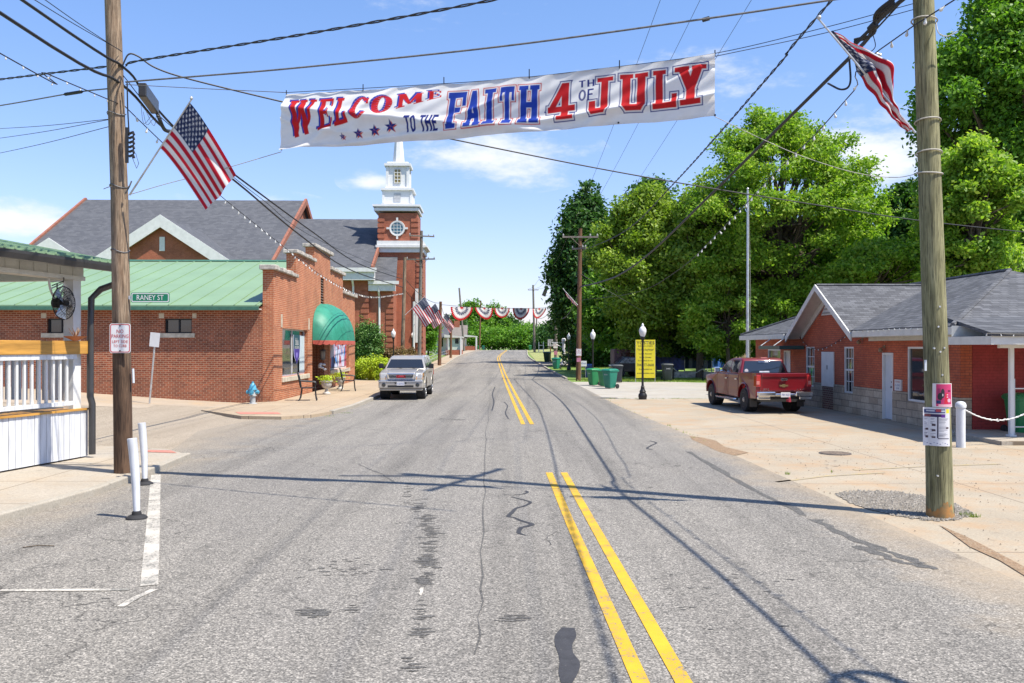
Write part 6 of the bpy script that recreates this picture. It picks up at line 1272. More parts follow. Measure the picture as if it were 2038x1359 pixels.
# ------------------------------------------------------------------ street furniture
def lamp(px, py_base, v, top, label, k=1.0):
    u = U(px, v); t = street('street_lamp', u, v, label, 'street lamp', 'white globe street lamps'); s = top
    m = MB(); m.lathe([(.17, -.05), (.17, .02), (.165, .05), (.185, .12), (.18, .20), (.13, .27), (.125, .30), (.14, .33), (.09, .42), (.075, .50), (.085, .52), (.06, .56), (.048, .62), (.042, s - .82), (.055, s - .80), (.05, s - .74), (.07, s - .68), (.09, s - .62), (.11, s - .58), (.10, s - .56)], n=20); m.build('post', black_iron, t, smooth=True)
    m = MB(); m.lathe([(.085, s - .56), (.12, s - .48), (.155, s - .36), (.15, s - .26), (.10, s - .17), (.05, s - .13), (.055, s - .09), (.03, s - .03), (.008, s)], n=20); m.build('globe', plain('white_globe', (.86, .86, .84), .25, .02, 3), t, smooth=True)
lamp(1279, 795, 36.4, 3.19, 'black lamp post with white globe in front of the yellow banner')
lamp(1180, 735, 50, 3.19, 'globe lamp behind the green bins and the brown crossarm pole'); lamp(1132, 735, 74, 3.2, 'farthest globe lamp, near the park driveway on the right')
lamp(783, 712, 58, 3.35, 'globe lamp by the church wall behind the silver truck'); lamp(821, 700, 84, 3.2, 'globe lamp beside the tall grey pole at the church tower')
def bin_(px, v, h, mat, label, num=None, rz=0, lidmat=None, open_=False):
    u = U(px, v); t = street('wheelie_bin', u, v, label, 'bin', 'wheeled rubbish bins', rz=rz); k = h / 1.08
    def q(x, y, z): return (x * k, y * k, z * k)
    m = MB(); n = 4
    def lp(wx, wy, z, r=.06):
        return [q(p[0], p[1], z) for p in rrect(wx * 2, wy * 2, r, 3)]
    rings = [lp(.21, .20, .04), lp(.24, .25, .25), lp(.27, .29, .6), lp(.29, .33, .90), lp(.315, .355, .91), lp(.315, .355, .96)]; nn = len(rings[0]); vs = [p for rg in rings for p in rg]
    fs = [(i * nn + j, i * nn + (j + 1) % nn, (i + 1) * nn + (j + 1) % nn, (i + 1) * nn + j) for i in range(len(rings) - 1) for j in range(nn)] + [tuple(range(nn - 1, -1, -1)), tuple((len(rings) - 1) * nn + j for j in range(nn))]
    m.add(vs, fs); m.build('body', mat, t, smooth=True)
    m = MB(); rings = [lp(.33, .37, .965), lp(.335, .375, .99), lp(.29, .33, 1.05), lp(.2, .24, 1.08)]; vs = [p for rg in rings for p in rg]; fs = [(i * nn + j, i * nn + (j + 1) % nn, (i + 1) * nn + (j + 1) % nn, (i + 1) * nn + j) for i in range(3) for j in range(nn)] + [tuple(range(nn - 1, -1, -1)), tuple(3 * nn + j for j in range(nn))]
    m.add(vs, fs); m.build('lid', lidmat or mat, t, smooth=True)
    m = MB(); m.tube([q(-.24, .36, .93), q(-.24, .47, .95), q(.24, .47, .95), q(.24, .36, .93)], .018 * k, 8); m.build('handle', mat, t)
    for s in (-1, 1): m = MB(); m.lathe([(.04 * k, s * .26 * k), (.125 * k, s * .26 * k), (.13 * k, s * .29 * k), (.125 * k, s * .32 * k), (.04 * k, s * .325 * k)], q(0, .27, .13), 16, 0); m.build('wheel', black_rub, t)
    if num: text('lettering', num, .24 * k, .07 * k, sign_w, t, q(0, -.325, .76)) if v < 60 else text('lettering', num, .3 * k, .12 * k, sign_w, t, q(0, -.32, .72))
    return t
gr = plain('green_bin_plastic', (.02, .25, .085), .4, .06, 3); teal = plain('teal_bin_plastic', (.015, .22, .15), .4, .06, 3); dk = plain('charcoal_bin_plastic', (.035, .045, .055), .5, .08, 3); bl = plain('blue_bin_plastic', (.02, .06, .28), .4, .06, 3)
bin_(1181, 49.3, .98, gr, 'bright green wheeled bin, left of the group by the crossarm pole', 'FAITH', rz=R(-62)); bin_(1203, 48.0, .95, gr, 'green wheeled bin in the middle, half hidden behind the teal one', None, rz=R(-60)); bin_(1214, 45.8, 1.05, teal, 'teal wheeled bin in front at the right of the group', '00151', rz=R(-52))
bin_(1107, 77, 1.02, teal, 'single teal bin standing at the kerb beyond the crossarm pole', 'BIN 4', rz=R(-40)); bin_(1089, 96, 1.15, plain('dark_green_bin', (.01, .07, .03), .5, .06), 'dark green bin behind the single teal bin', None, rz=R(-30))
bin_(1228, 53, 1.12, dk, 'charcoal bin behind the green bins under the trees'); bin_(1328, 55, 1.13, dk, 'charcoal bin with white characters right of the yellow banner', '242'); bin_(1172, 60, .95, bl, 'blue recycling bin behind the crossarm pole'); 
bin_(951, 190, .95, gr, 'left of two small green bins at the far road crest', None); bin_(962, 189, .95, teal, 'right of two small bins at the far road crest', None); bin_(1055, 176, 1.05, gr, 'small green bin on the right side of the road crest')
bin_(2034, 21.25, 1.06, gr, 'green bin behind the iron gate at the right edge')
# delineator posts
def delin(px, py, pxt, pyt, label):
    u, v = GP(px, py); x, y = RW(u, v); t = empty('delineator_post', (x, y, G(u, v) + .006), 0, label, 'post', 'white flexible posts at the parking line'); m = MB(); m.lathe([(.135, 0), (.13, .02), (.09, .045), (.06, .05), (.055, .09), (.035, .10), (.035, .13)], n=20); m.build('base', black_rub, t, smooth=True)
    top = Vector(((pxt - CX) * y / F - x, -.02, H - (pyt - HY) * y / F - G(u, v))); m = MB(); n = 6; pts = [Vector((0, 0, .10)).lerp(top, k / n) + Vector((.012 * math.sin(k / n * 3.1), 0, 0)) for k in range(n + 1)]; m.tube(pts, [.040, .045, .050, .054, .056, .058, .060], 14); m.build('tube', white_board, t, smooth=True)
delin(272, 1033, 264, 873, 'nearer white flexible post with black base on the parking line'); delin(288, 966, 283, 842, 'farther white flexible post with black base beside the left kerb')
# hydrant
u, v = GP(503, 809); t = street('fire_hydrant', u, v, 'silver fire hydrant with pale blue bonnet by the corner of the side wall', 'fire hydrant', z=G(u, v) + .08); sil = plain('silver_hydrant_paint', (.50, .52, .53), .45, .2, 8); hb = plain('sky_blue_hydrant_paint', (.10, .42, .60), .5, .12, 8)
m = MB(); m.lathe([(.16, 0), (.16, .04), (.10, .05), (.10, .30), (.15, .31), (.15, .35), (.115, .36), (.115, .52)], n=18); m.build('barrel', sil, t, smooth=True); m = MB(); m.lathe([(.115, .52), (.165, .53), (.165, .57), (.13, .58), (.12, .66), (.09, .73), (.05, .77), (.04, .79), (.04, .84), (.01, .845)], n=18); m.build('bonnet', hb, t, smooth=True)
for a in (0, 180, -90): m = MB(); d = Vector((math.cos(R(a)), math.sin(R(a)), 0)); m.tube([d * .08 + Vector((0, 0, .45)), d * .19 + Vector((0, 0, .45))], .06, 12); m.tube([d * .17 + Vector((0, 0, .45)), d * .22 + Vector((0, 0, .45))], .075 if a + 90 else .09, 12); m.tube([d * .22 + Vector((0, 0, .45)), d * .25 + Vector((0, 0, .45))], .025, 6); m.build('nozzle_cap', hb, t)
# iron chairs and urns by the shop
def chair(u, v, rz, label):
    t = street('iron_chair', u, v, label, 'chair', 'black iron chairs in front of the shop', z=G(u, v) + .11, rz=rz); t.scale = (1.12,) * 3; m = MB(); m.box(-.28, .28, -.25, .25, .42, .445)
    m.build('seat', black_iron, t, bevel=.008); m = MB(); fr = [(-.27, .26, .45), (-.28, .31, .75), (-.22, .36, .92), (0, .37, .96), (.22, .36, .92), (.28, .31, .75), (.27, .26, .45)]; m.tube(crv([Vector(p) for p in fr]), .024, 6)
    for x in (-.2, -.12, -.04, .04, .12, .2): m.tube([(x, .27, .45), (x * 1.03, .325, .72), (x * .9, .36, .92 + .03 * (1 - abs(x) * 4))], .016, 5)
    for z in (.56, .66, .76, .84): m.tube([(-.27, .29 + (z - .45) * .13, z), (.27, .29 + (z - .45) * .13, z)], .014, 5)
    m.build('backrest', black_iron, t)
    for s in (-1, 1): m = MB(); m.tube(crv([Vector((s * .28, .29, .68)), Vector((s * .30, .05, .66)), Vector((s * .30, -.2, .64)), Vector((s * .29, -.25, .58)), Vector((s * .28, -.22, .45))]), .022, 6); m.build('armrest', black_iron, t)
    for s in (-1, 1):
        for y, o in ((-.23, -.06), (.22, .10)): m = MB(); m.tube(crv([Vector((s * .25, y, .43)), Vector((s * .22, y + o * .2, .28)), Vector((s * .25, y + o * .5, .10)), Vector((s * .29, y + o, .0))]), .024, 6); m.build('leg', black_iron, t)
chair(*GP(614, 797, .1), R(100), 'black iron lattice chair under the first shop window'); chair(*GP(694, 778, .1), R(98), 'black iron lattice chair under the poster window beyond the urns')
def leafcloud(name, mat, parent, blobs, n, size, loc=None, seed=0, flat=.5):
    """many small leaf faces spread through a set of ellipsoids [(centre, radii)]"""
    r = np.random.default_rng(seed); vol = np.array([b[1][0] * b[1][1] * b[1][2] for b in blobs]) ** .667; idx = r.choice(len(blobs), n, p=vol / vol.sum()); C = np.array([b[0] for b in blobs])[idx]; S = np.array([b[1] for b in blobs])[idx]
    nc = max(1, n // 10); ci = idx[:nc]; d0 = r.normal(size=(nc, 3)); d0 /= np.linalg.norm(d0, axis=1)[:, None]; C0, S0 = C[:nc], S[:nc]
    rad = np.clip(np.abs(r.normal(.74, .28, nc)), 0, 1.35); Pc = C0 + d0 * S0 * rad[:, None]; k_ = r.integers(0, nc, n); spread = size * 1.9
    P = Pc[k_] + r.normal(size=(n, 3)) * spread * np.array([1, 1, .6]); d = d0[k_]
    nrm = d * .55 + r.normal(size=(n, 3)) * .8; nrm[:, 2] += flat; nrm /= np.linalg.norm(nrm, axis=1)[:, None]; a = np.cross(nrm, r.normal(size=(n, 3))); a /= np.linalg.norm(a, axis=1)[:, None]; b = np.cross(nrm, a); s = (size * r.uniform(.6, 1.35, n))[:, None]
    V_ = np.stack([P - a * s, P - b * s * .52 + nrm * s * .12, P + a * s, P + b * s * .52 + nrm * s * .12], 1).reshape(-1, 3)
    me = bpy.data.meshes.new(name); me.vertices.add(4 * n); me.vertices.foreach_set('co', V_.ravel().astype(np.float32)); me.loops.add(4 * n); me.polygons.add(n); me.polygons.foreach_set('loop_start', np.arange(0, 4 * n, 4)); me.loops.foreach_set('vertex_index', np.arange(4 * n)); me.update(calc_edges=True); me.validate()
    at_ = me.attributes.new('rnd', 'FLOAT', 'POINT'); at_.data.foreach_set('value', np.repeat(np.clip(r.normal(.5, .25, n), 0, 1), 4).astype(np.float32)); me.materials.append(mat)
    o = bpy.data.objects.new(name, me); col.objects.link(o)
    if parent is not None: o.parent = parent
    if loc is not None: o.location = loc
    return o
def urn(u, v, label, k=1.0):
    t = street('urn', u, v, label, 'urn', 'white urns in front of the shop', z=G(u, v) + .11); m = MB(); m.lathe([(.17, 0), (.17, .06), (.10, .09), (.07, .18), (.08, .24), (.19, .32), (.23, .44), (.22, .52), (.28, .56), (.28, .60), (.22, .60), (.2, .5)], n=20); m.build('bowl', plain('aged_white_stone', (.62, .60, .55), .8, .2, 7), t, smooth=True)
    leafcloud('plant', leaf_hedge, t, [((0, 0, .66), (.27, .27, .14))], 260, .05, seed=3)
urn(*GP(650, 785, .1), 'white pedestal urn with yellow green plants left of the shop door'); urn(*GP(677, 775, .1), 'white pedestal urn with plants just before the poster window')
# hanging lantern and wreath at the shop pier
t = street('wall_lantern', -8.2, 42.2, 'old wrought iron lantern hanging beside the shop door under the awning', 'lantern', z=1.75); m = MB(); m.tube([(-.1, 0, .45), (.12, 0, .5), (.18, 0, .38)], .015, 6); m.lathe([(.03, .36), (.16, .28), (.17, .25), (.05, .25)], (.18, 0, 0), 10); m.lathe([(.12, -.15), (.13, -.12), (.05, -.2)], (.18, 0, 0), 10)
for k in range(6): a = k * math.pi / 3; m.tube([(.18 + .14 * math.cos(a), .14 * math.sin(a), .26), (.18 + .12 * math.cos(a), .12 * math.sin(a), -.13)], .008, 4)
m.build('cage', plain('grey_iron', (.12, .11, .10), .5), t); m = MB(); m.lathe([(.10, -.12), (.12, .22), (.1, .24)], (.18, 0, 0), 12); m.build('glass', plain('smoky_glass', (.35, .33, .28), .15), t)
t = street('paper_flowers', -8.1, 42.3, 'cluster of white paper flowers hanging under the lantern', 'decoration', z=1.2); m = MB()
for k in range(7): a = random.random() * 6; m.lathe([(.01, -.06), (.08, -.03), (.09, 0), (.05, .05), (.01, .06)], (random.uniform(-.1, .16), random.uniform(-.1, .1), random.uniform(-.15, .18)), 8)
m.build('bloom', white_paint, t); m = MB(); m.tube([(.05, 0, 0), (.08, 0, .4)], .006, 4); m.build('cord', black_iron, t)
# tall thin pole right, by the office
u = U(1487, 43); t = street('flagpole', u, 43, 'tall slim silver flagpole with halyard behind the red pickup', 'flagpole'); zt = Z(378, u, 43); m = MB(); m.tube([(0, 0, 0), (.03, 0, zt * .5), (.03, 0, zt)], [.085, .07, .045], 12); m.build('shaft', galv, t, smooth=True); m = MB(); m.tube([(.12, 0, 1.2), (.17, 0, zt * .5), (.08, 0, zt - .1)], .008, 4); m.build('halyard', wire_pale, t); m = MB(); m.lathe([(.01, zt), (.07, zt + .06), (.01, zt + .13)], (.03, 0, 0), 12); m.build('finial', galv, t)
# yellow food banner
v = 53.5; u = U(1284.5, v); t = street('vertical_banner', u, v, 'tall yellow food stand banner with black lettering on two stakes', 'banner'); zt, zb = Z(676, u, v) - G(u, v), Z(752, u, v) - G(u, v); w = 39 * v / F; m = MB()
for s in (-1, 1): m.tube([(s * w * .5, .03, -.1), (s * w * .5, .03, zt)], .02, 6)
m.build('stake', galv, t); m = MB(); m.box(-w / 2, w / 2, -.01, .01, zb, zt); m.build('panel', plain('yellow_vinyl', (.78, .66, .02), .5, .05, 2), t)
Lh = zt - zb
for s_, f, hh, ww in (('YOSTIES', .08, .20, .92), ('BURGERS & SWEETS', .165, .07, .74), ('"The Hot Dog People"', .265, .15, .86), ('Lunch Specials', .37, .10, .66), ('Fresh Drinks', .46, .09, .60), ('Served Daily & Hot', .55, .09, .78), ('704-277-0600', .66, .17, .88), ('Free Bottled Ice', .77, .09, .66), ('www.yosties.com', .88, .12, .88)): text('lettering', s_, w * ww, Lh * hh * .42, ink_blk, t, (0, -.014, zt - Lh * f), bold=.01)
# notices on the right poles
for (on, y_, px, py, hpx, w_, h_, lab, cl) in ((onr1, 56, 1152, 701, 0, .34, .46, 'white no parking notice on the brown crossarm pole', sign_w), (onr1, 56, 1152, 716, 0, .26, .26, 'small pink flyer below the notice on the crossarm pole', plain('pink_paper', (.6, .22, .34), .6, .2, 9)), (onr2, 110, 1105.5, 687, 0, .55, .75, 'white notice on the grey floodlight pole', sign_w), (onr2, 110, 1106, 702, 0, .45, .5, 'pink flyer below the notice on the floodlight pole', MATS['pink_paper'])):
    Y = y_ - .25; s = sign('pole_notice', at(px, py, Y), 0, lab, w_, h_, cl, ink_red if cl is sign_w else None, [('NO', h_ * .25, h_ * .14, w_ * .35, ink_red), ('PARKING', h_ * .05, h_ * .12, w_ * .75, ink_red), ('LEFT SIDE', -h_ * .14, h_ * .1, w_ * .7, ink_red)] if cl is sign_w else [], .02, cat='notice')
v = 100; u = U(1095.5, v); t = sign('speed_sign', (*RW(u, v), Z(682, u, v)), 0, 'white speed limit sign on a wooden post beyond the bins', .62, .80, sign_w, ink_blk, [('SPEED', .27, .12, .46, ink_blk), ('LIMIT', .10, .12, .42, ink_blk), ('35', -.18, .3, .42, ink_blk)], .04); m = MB(); zz_ = Z(682, u, v) - G(u, v); m.box(-.06, .06, .01, .12, -zz_, .2); m.build('post', wood_brown, t)
v = 58; u = U(1161, v); t = street('yard_sign', u, v, 'small white yard sign on wire legs beside the crossarm pole', 'sign'); m = MB(); m.box(-.22, .22, -.01, .01, Z(729, u, v) - G(u, v), Z(718, u, v) - G(u, v)); m.build('panel', sign_w, t); m = MB(); m.tube([(-.15, .02, -.05), (-.15, .02, .9)], .012, 5); m.tube([(.15, .02, -.05), (.15, .02, .9)], .012, 5); m.build('leg', galv, t); text('lettering', 'FAITH 4th', .34, .12, MATS['blue_ink'], t, (0, -.014, Z(723, u, v) - G(u, v)))
v = 88; u = U(1122, v); t = street('white_monument', u, v, 'slender white column with flared base at the park driveway', 'column'); zt = Z(673, u, v) - G(u, v); m = MB(); m.lathe([(.32, -.1), (.32, .1), (.24, .3), (.16, .5), (.15, zt - .4), (.22, zt - .3), (.22, zt - .1), (.12, zt)], n=12); m.build('shaft', white_paint, t); m = MB(); m.box(-1.2, 0, -.05, .05, zt - .5, zt - .4); m.tube([(-1.1, 0, zt - .45), (-.2, 0, zt - .9)], .04, 6); m.build('bracket', white_paint, t)
v = 150; u = U(1077, v); t = street('trellis', u, v, 'white post and rail frame on the verge beside the bunting pole', 'frame'); m = MB()
for x in (-.4, .4): m.tube([(x, 0, -.2), (x, 0, 1.8)], .07, 6)
m.tube([(-.4, 0, 1.2), (.4, 0, 1.2)], .06, 6); m.tube([(-.4, 0, .5), (.4, 0, .5)], .06, 6); m.build('rail', white_paint, t)
v = 72; u = U(823.5, v); t = street('white_conduit_pole', u, v, 'thin white metal pole between the two church poles', 'pole'); m = MB(); m.tube([(0, 0, 0), (.0, 0, Z(600, u, v) - G(u, v))], .085, 10); m.build('shaft', white_vinyl, t)
# sidewalk railing on the left
t = street('sidewalk_railing', KL(105) - 1.8, 84, 'low grey metal railing along the far left sidewalk', 'railing'); m = MB((0, 0, 0)); o_ = t.location; inv = Matrix.Rotation(-A, 3, 'Z')
def rl(v, z): x, y = RW(KL(v) - 1.85, v); return inv @ (Vector((x, y, G(KL(v) - 1.85, v) + z)) - o_)
for k in range(13): v = 82 + k * 4; m.tube([rl(v, 0), rl(v, .75)], .03, 5)
for z in (.75, .4): m.tube([rl(82 + k * 4, z) for k in range(13)], .025, 5)
m.build('rail', galv, t)
# ------------------------------------------------------------------ pickups
def wheel(parent, x, y, r, w, tm, rimm, side, spoke, dark):
    m = MB(); m.lathe([(r * .60, -w / 2), (r * .92, -w / 2), (r * .985, -w / 2 + .03), (r, -w / 4), (r, w / 4), (r * .985, w / 2 - .03), (r * .92, w / 2), (r * .60, w / 2)], (x, y, r), 36, 0); t = m.build('wheel', tm, parent, smooth=True)
    s = side; m = MB(); m.lathe([(r * .16, x + s * (w / 2 - .035)), (r * .56, x + s * (w / 2 - .07)), (r * .61, x + s * (w / 2 + .006)), (r * .64, x + s * (w / 2 + .008)), (r * .63, x)] if False else [(r * .64, x + s * (w / 2 - .09)), (r * .645, x + s * (w / 2 + .006)), (r * .60, x + s * (w / 2 + .008)), (r * .575, x + s * (w / 2 - .04)), (r * .3, x + s * (w / 2 - .085)), (.01, x + s * (w / 2 - .085))], (0, y, r), 30, 0); m.build('rim', dark, t, smooth=True)
    m = MB()
    for k in range(spoke):
        a = 2 * math.pi * k / spoke + .2; d = Vector((0, math.cos(a), math.sin(a))); e = Vector((0, -math.sin(a), math.cos(a))); c = Vector((x + s * (w / 2 - .02), y, r)); X = Vector((s * .025, 0, 0))
        m.hexa([c + d * r * .1 - e * .045 - X, c + d * r * .1 + e * .045 - X, c + d * r * .60 + e * .030 - X, c + d * r * .60 - e * .030 - X, c + d * r * .1 - e * .035 + X, c + d * r * .1 + e * .035 + X, c + d * r * .60 + e * .022, c + d * r * .60 - e * .022])
    m.lathe([(r * .17, x + s * (w / 2 - .06)), (r * .15, x + s * (w / 2 + .02)), (.01, x + s * (w / 2 + .03))], (0, y, r), 14, 0); m.build('spokes', rimm, t)
def car_paint(name, c, metal=.35):
    m, nt, p = new_mat(name); p.inputs['Base Color'].default_value = (*c, 1); p.inputs['Metallic'].default_value = metal; p.inputs['Roughness'].default_value = .28; p.inputs['Coat Weight'].default_value = .5; p.inputs['Coat Roughness'].default_value = .03
    f = noise(nt, objc(nt), 2.5, 3, .5); lnk(nt, ramp(nt, f, [(.3, tuple(x * .93 for x in c)), (.7, tuple(min(1, x * 1.05) for x in c))]), p.inputs['Base Color']); MATS[name] = m; return m
def pickup(base, rz, label, paint_, topper, k=.96, name='pickup_truck'):
    t = empty(name, base, rz, label, 'pickup truck'); t.scale = (k,) * 3; fa, ra = 1.82, -1.82; rad = .54
    wx = .985
    def fn(q):
        x, y, z = q; f = 1 - .05 * max(0, z - .95) - .03 * max(0, .8 - z)
        if y > 2.2: f *= 1 - .10 * ((y - 2.2) / .6) ** 2
        return (x * f, y, z)
    def arch(c, n=12): return [(c - rad * math.cos(math.pi * i / n), .50 + rad * .90 * math.sin(math.pi * i / n)) for i in range(n + 1)]
    # cab lower and hood
    prof = [(-1.25, .46)] + arch(fa) + [(2.62, .50), (2.72, .60), (2.74, .95), (2.70, 1.10), (2.60, 1.17), (1.9, 1.23), (1.15, 1.29), (-1.25, 1.30)]
    m = MB()
    for s in (-1, 1): m.prism(prof, 0, s * .62, s * wx, fn)
    m.prism([(-1.25, .55), (2.55, .62), (2.70, .95), (2.68, 1.10), (2.58, 1.19), (1.9, 1.265), (1.15, 1.31), (-1.25, 1.30)], 0, -.618, .618, fn); body = m.build('body', paint_, t, bevel=.035)
    m = MB(); m.box(-.80, .80, -2.9, 2.5, .40, .62); m.box(-.7, .7, -2.8, -1.3, .55, .74); m.build('chassis', black_rub, t)
    # greenhouse
    def gf(q):
        x, y, z = q; f = 1 - .36 * (z - 1.28); return (x * f, y, z)
    gp_ = [(1.12, 1.28), (.52, 1.73), (.36, 1.80), (.05, 1.86), (-.45, 1.885), (-.90, 1.875), (-1.08, 1.82), (-1.25, 1.29)]; m = MB(); m.prism(gp_, 0, -.93, .93, gf); m.build('cab', paint_, t, bevel=.045, smooth=True)
    # the glass of each door, a touch proud
    def gl(name_, pts, x, s, d=.008): m = MB(); m.prism(pts, 0, s * x, s * (x + d), gf); return m.build(name_, car_glass, t, bevel=.004)
    for s in (-1, 1): gl('door_window', [(.86, 1.35), (.36, 1.74), (-.08, 1.795), (-.12, 1.35)], .928, s); gl('door_window', [(-.20, 1.35), (-.17, 1.80), (-.80, 1.79), (-.93, 1.74), (-1.05, 1.35)], .928, s)
    def slab4(name_, a, b, hw0, hw1, mat, off=.012):
        d = Vector((0, b[0] - a[0], b[1] - a[1])).normalized(); n = Vector((0, -d.z, d.y)) * (1 if a[0] < 0 else -1)
        if n.z < 0: n = -n
        if a[0] < 0: n = Vector((0, -abs(n.y), n.z))
        P_ = [Vector((-hw0, *a)), Vector((hw0, *a)), Vector((hw1, *b)), Vector((-hw1, *b))]; m = MB(); m.hexa([p - n * .02 for p in P_] + [p + n * off for p in P_]); return m.build(name_, mat, t, bevel=.01)
    slab4('windscreen', (1.06, 1.325), (.55, 1.71), .84, .70, car_glass); slab4('rear_window', (-1.235, 1.34), (-1.105, 1.77), .80, .68, car_glass)
    # bed
    bp = [(-1.28, .46)] ; prof = [(-1.28, .48)] + [(p[0], p[1]) for p in arch(ra)[::-1]] ; prof = [(-2.98, .52)] + arch(ra) + [(-1.28, .48), (-1.28, 1.36), (-2.98, 1.38)]
    m = MB()
    for s in (-1, 1): m.prism(prof, 0, s * .86, s * wx, fn)
    m.box(-.86, .86, -2.92, -1.28, .72, .78); m.box(-.86, .86, -1.34, -1.282, .78, 1.33); m.build('bed', paint_, t, bevel=.03)
    m = MB(); m.prism([(-.855, .78), (.855, .78), (.84, 1.37), (-.84, 1.37)], 1, -3.0, -2.93); m.prism([(-.80, 1.25), (.80, 1.25), (.79, 1.385), (-.79, 1.385)], 1, -3.03, -2.995); tg = m.build('tailgate', paint_, t, bevel=.02)
    if topper:
        tp_ = [(-1.27, 1.37), (-1.20, 1.84), (-1.35, 1.88), (-2.75, 1.88), (-2.88, 1.84), (-3.0, 1.38)]; m = MB(); m.prism(tp_, 0, -.93, .93, gf); tpo = m.build('bed_cap', paint_, t, bevel=.04, smooth=True)
        for s in (-1, 1): m = MB(); m.prism([(-1.4, 1.45), (-1.38, 1.76), (-2.70, 1.76), (-2.82, 1.45)], 0, s * .928, s * .936, gf); m.build('cap_window', car_glass, tpo)
        m = MB(); m.box(-.5, .5, -1.3, -1.24, 1.885, 1.9)
    for x, y, s in ((-.84, fa, -1), (.84, fa, 1), (-.84, ra, -1), (.84, ra, 1)): wheel(t, x, y, .42 if not topper else .40, .28, black_rub, chrome if topper else MATS.get('machined_alloy') or plain('machined_alloy', (.42, .42, .43), .3, .1, 5, metal=.8), s, 6 if topper else 8, galv if topper else black_iron)
    # mouldings: wheel arch lips, door seams, handles, mirrors, running boards
    for c in (fa, ra):
        for s in (-1, 1):
            m = MB(); pts = [fn((s * (wx + .006), p[0], p[1])) for p in [(c - (rad + .02) * math.cos(math.pi * i / 14), .50 + (rad + .02) * .9 * math.sin(math.pi * i / 14)) for i in range(15)]]; m.tube(pts, .022, 6); m.build('wheel_arch', paint_, t)
            m = MB(); m.lathe([(rad * .96, s * .60), (rad * .96, s * .80)], (0, c, .52), 20, 0); m.build('wheel_well', black_rub, t)
    for s in (-1, 1):
        for y in (1.08, -.16, -1.22):
            m = MB(); a, b = fn((s * wx, y, .50)), fn((s * wx, y, 1.29)); m.hexa([(a[0] - s * .01, y - .006, .50), (a[0] + s * .004, y - .006, .50), (a[0] + s * .004, y + .006, .50), (a[0] - s * .01, y + .006, .50), (b[0] - s * .01, y - .006, 1.29), (b[0] + s * .004, y - .006, 1.29), (b[0] + s * .004, y + .006, 1.29), (b[0] - s * .01, y + .006, 1.29)]); m.build('door_seam', black_rub, t)
        for y in (.0, -1.05): m = MB(); q = fn((s * wx, y, 1.12)); m.box(min(q[0], q[0] + s * .035), max(q[0], q[0] + s * .035), y - .1, y + .1, 1.10, 1.145); m.build('door_handle', chrome if not topper else black_iron, t, bevel=.01)
        m = MB(); q0 = .90; m.hexa([(s * q0, .70, 1.36), (s * q0, .60, 1.36), (s * (q0 + .12), .60, 1.33), (s * (q0 + .12), .70, 1.33), (s * q0, .70, 1.42), (s * q0, .60, 1.42), (s * (q0 + .12), .60, 1.40), (s * (q0 + .12), .70, 1.40)]); m.box(min(s * 1.02, s * 1.24), max(s * 1.02, s * 1.24), .60, .72, 1.31, 1.52); mi = m.build('wing_mirror', black_iron if topper else chrome, t, bevel=.03)
        m = MB(); m.tube([(s * .98, -1.15, .40), (s * 1.02, -1.0, .38), (s * 1.02, 1.0, .38), (s * .98, 1.15, .40)], .045, 8); m.build('running_board', chrome if not topper else black_rub, t)
        if not topper: m = MB(); m.box(min(s * .72, s * .97), max(s * .72, s * .97), -2.42, -2.40, .20, .60); m.build('mud_flap', charcoal, t); m = MB(); m.box(min(s * .72, s * .97), max(s * .72, s * .97), 1.22, 1.24, .22, .55); m.build('mud_flap', charcoal, t)
        m = MB(); q = [(s * .815, -3.02, .92), (s * .985, -3.02, .92), (s * .965, -3.02, 1.32), (s * .815, -3.02, 1.32), (s * .815, -2.90, .92), (s * .992, -2.80, .92), (s * .972, -2.80, 1.32), (s * .815, -2.90, 1.32)]; m.hexa(q); tl = m.build('tail_light', plain('red_lens', (.55, .02, .02), .12, .1, 12, coat=1), t, bevel=.015)
        m = MB(); m.hexa([(s * .86, -3.032, 1.0), (s * .965, -3.032, 1.0), (s * .963, -3.032, 1.12), (s * .86, -3.032, 1.12), (s * .86, -3.021, 1.0), (s * .965, -3.021, 1.0), (s * .963, -3.021, 1.12), (s * .86, -3.021, 1.12)]); m.build('reversing_lens', plain('pink_lens', (.7, .25, .22), .15, .1, 9), tl)
    if not topper:
        m = MB(); m.box(-.96, -.35, -3.20, -3.02, .60, .76); m.box(.35, .96, -3.20, -3.02, .60, .76); m.box(-.36, .36, -3.16, -3.02, .60, .70); m.box(-.96, -.5, -3.12, -3.02, .48, .60); m.box(.5, .96, -3.12, -3.02, .48, .60); m.build('rear_bumper', chrome, t, bevel=.03)
        m = MB(); m.box(-.165, .165, -3.165, -3.161, .57, .74); pt = m.build('licence_plate', sign_w, t); text('lettering', 'FBH 4621', .26, .07, MATS['blue_ink'], pt, (0, -3.167, .655))
        m = MB(); m.box(.04, .12, -3.34, -3.12, .42, .50); m.lathe([(.035, .50), (.035, .56), (.01, .59)], (.08, -3.3, 0), 8); m.build('tow_hitch', plain('red_hitch', (.5, .05, .08), .5), t)
        m = MB(); plate(m, .24, .085, .03, -3.05, -3.031, 0, 1.17); m.build('tailgate_handle', chrome, tg); m = MB(); m.box(-.08, .08, -3.056, -3.051, 1.15, 1.185); m.build('handle_recess', black_iron, tg)
        m = MB(); m.prism([(-.16, .985), (-.05, .985), (-.05, 1.01), (.05, 1.01), (.05, .985), (.16, .985), (.14, .93), (.05, .93), (.05, .905), (-.05, .905), (-.05, .93), (-.14, .93)], 1, -3.02, -3.002); m.build('emblem', plain('dark_gold_emblem', (.30, .22, .10), .3, .1, 5, metal=.6), tg)
        text('lettering', 'LTZ', .26, .045, chrome, tg, (.60, -3.004, .835)); text('lettering', '4X4', .2, .06, chrome, tg, (-.62, -3.004, .84))
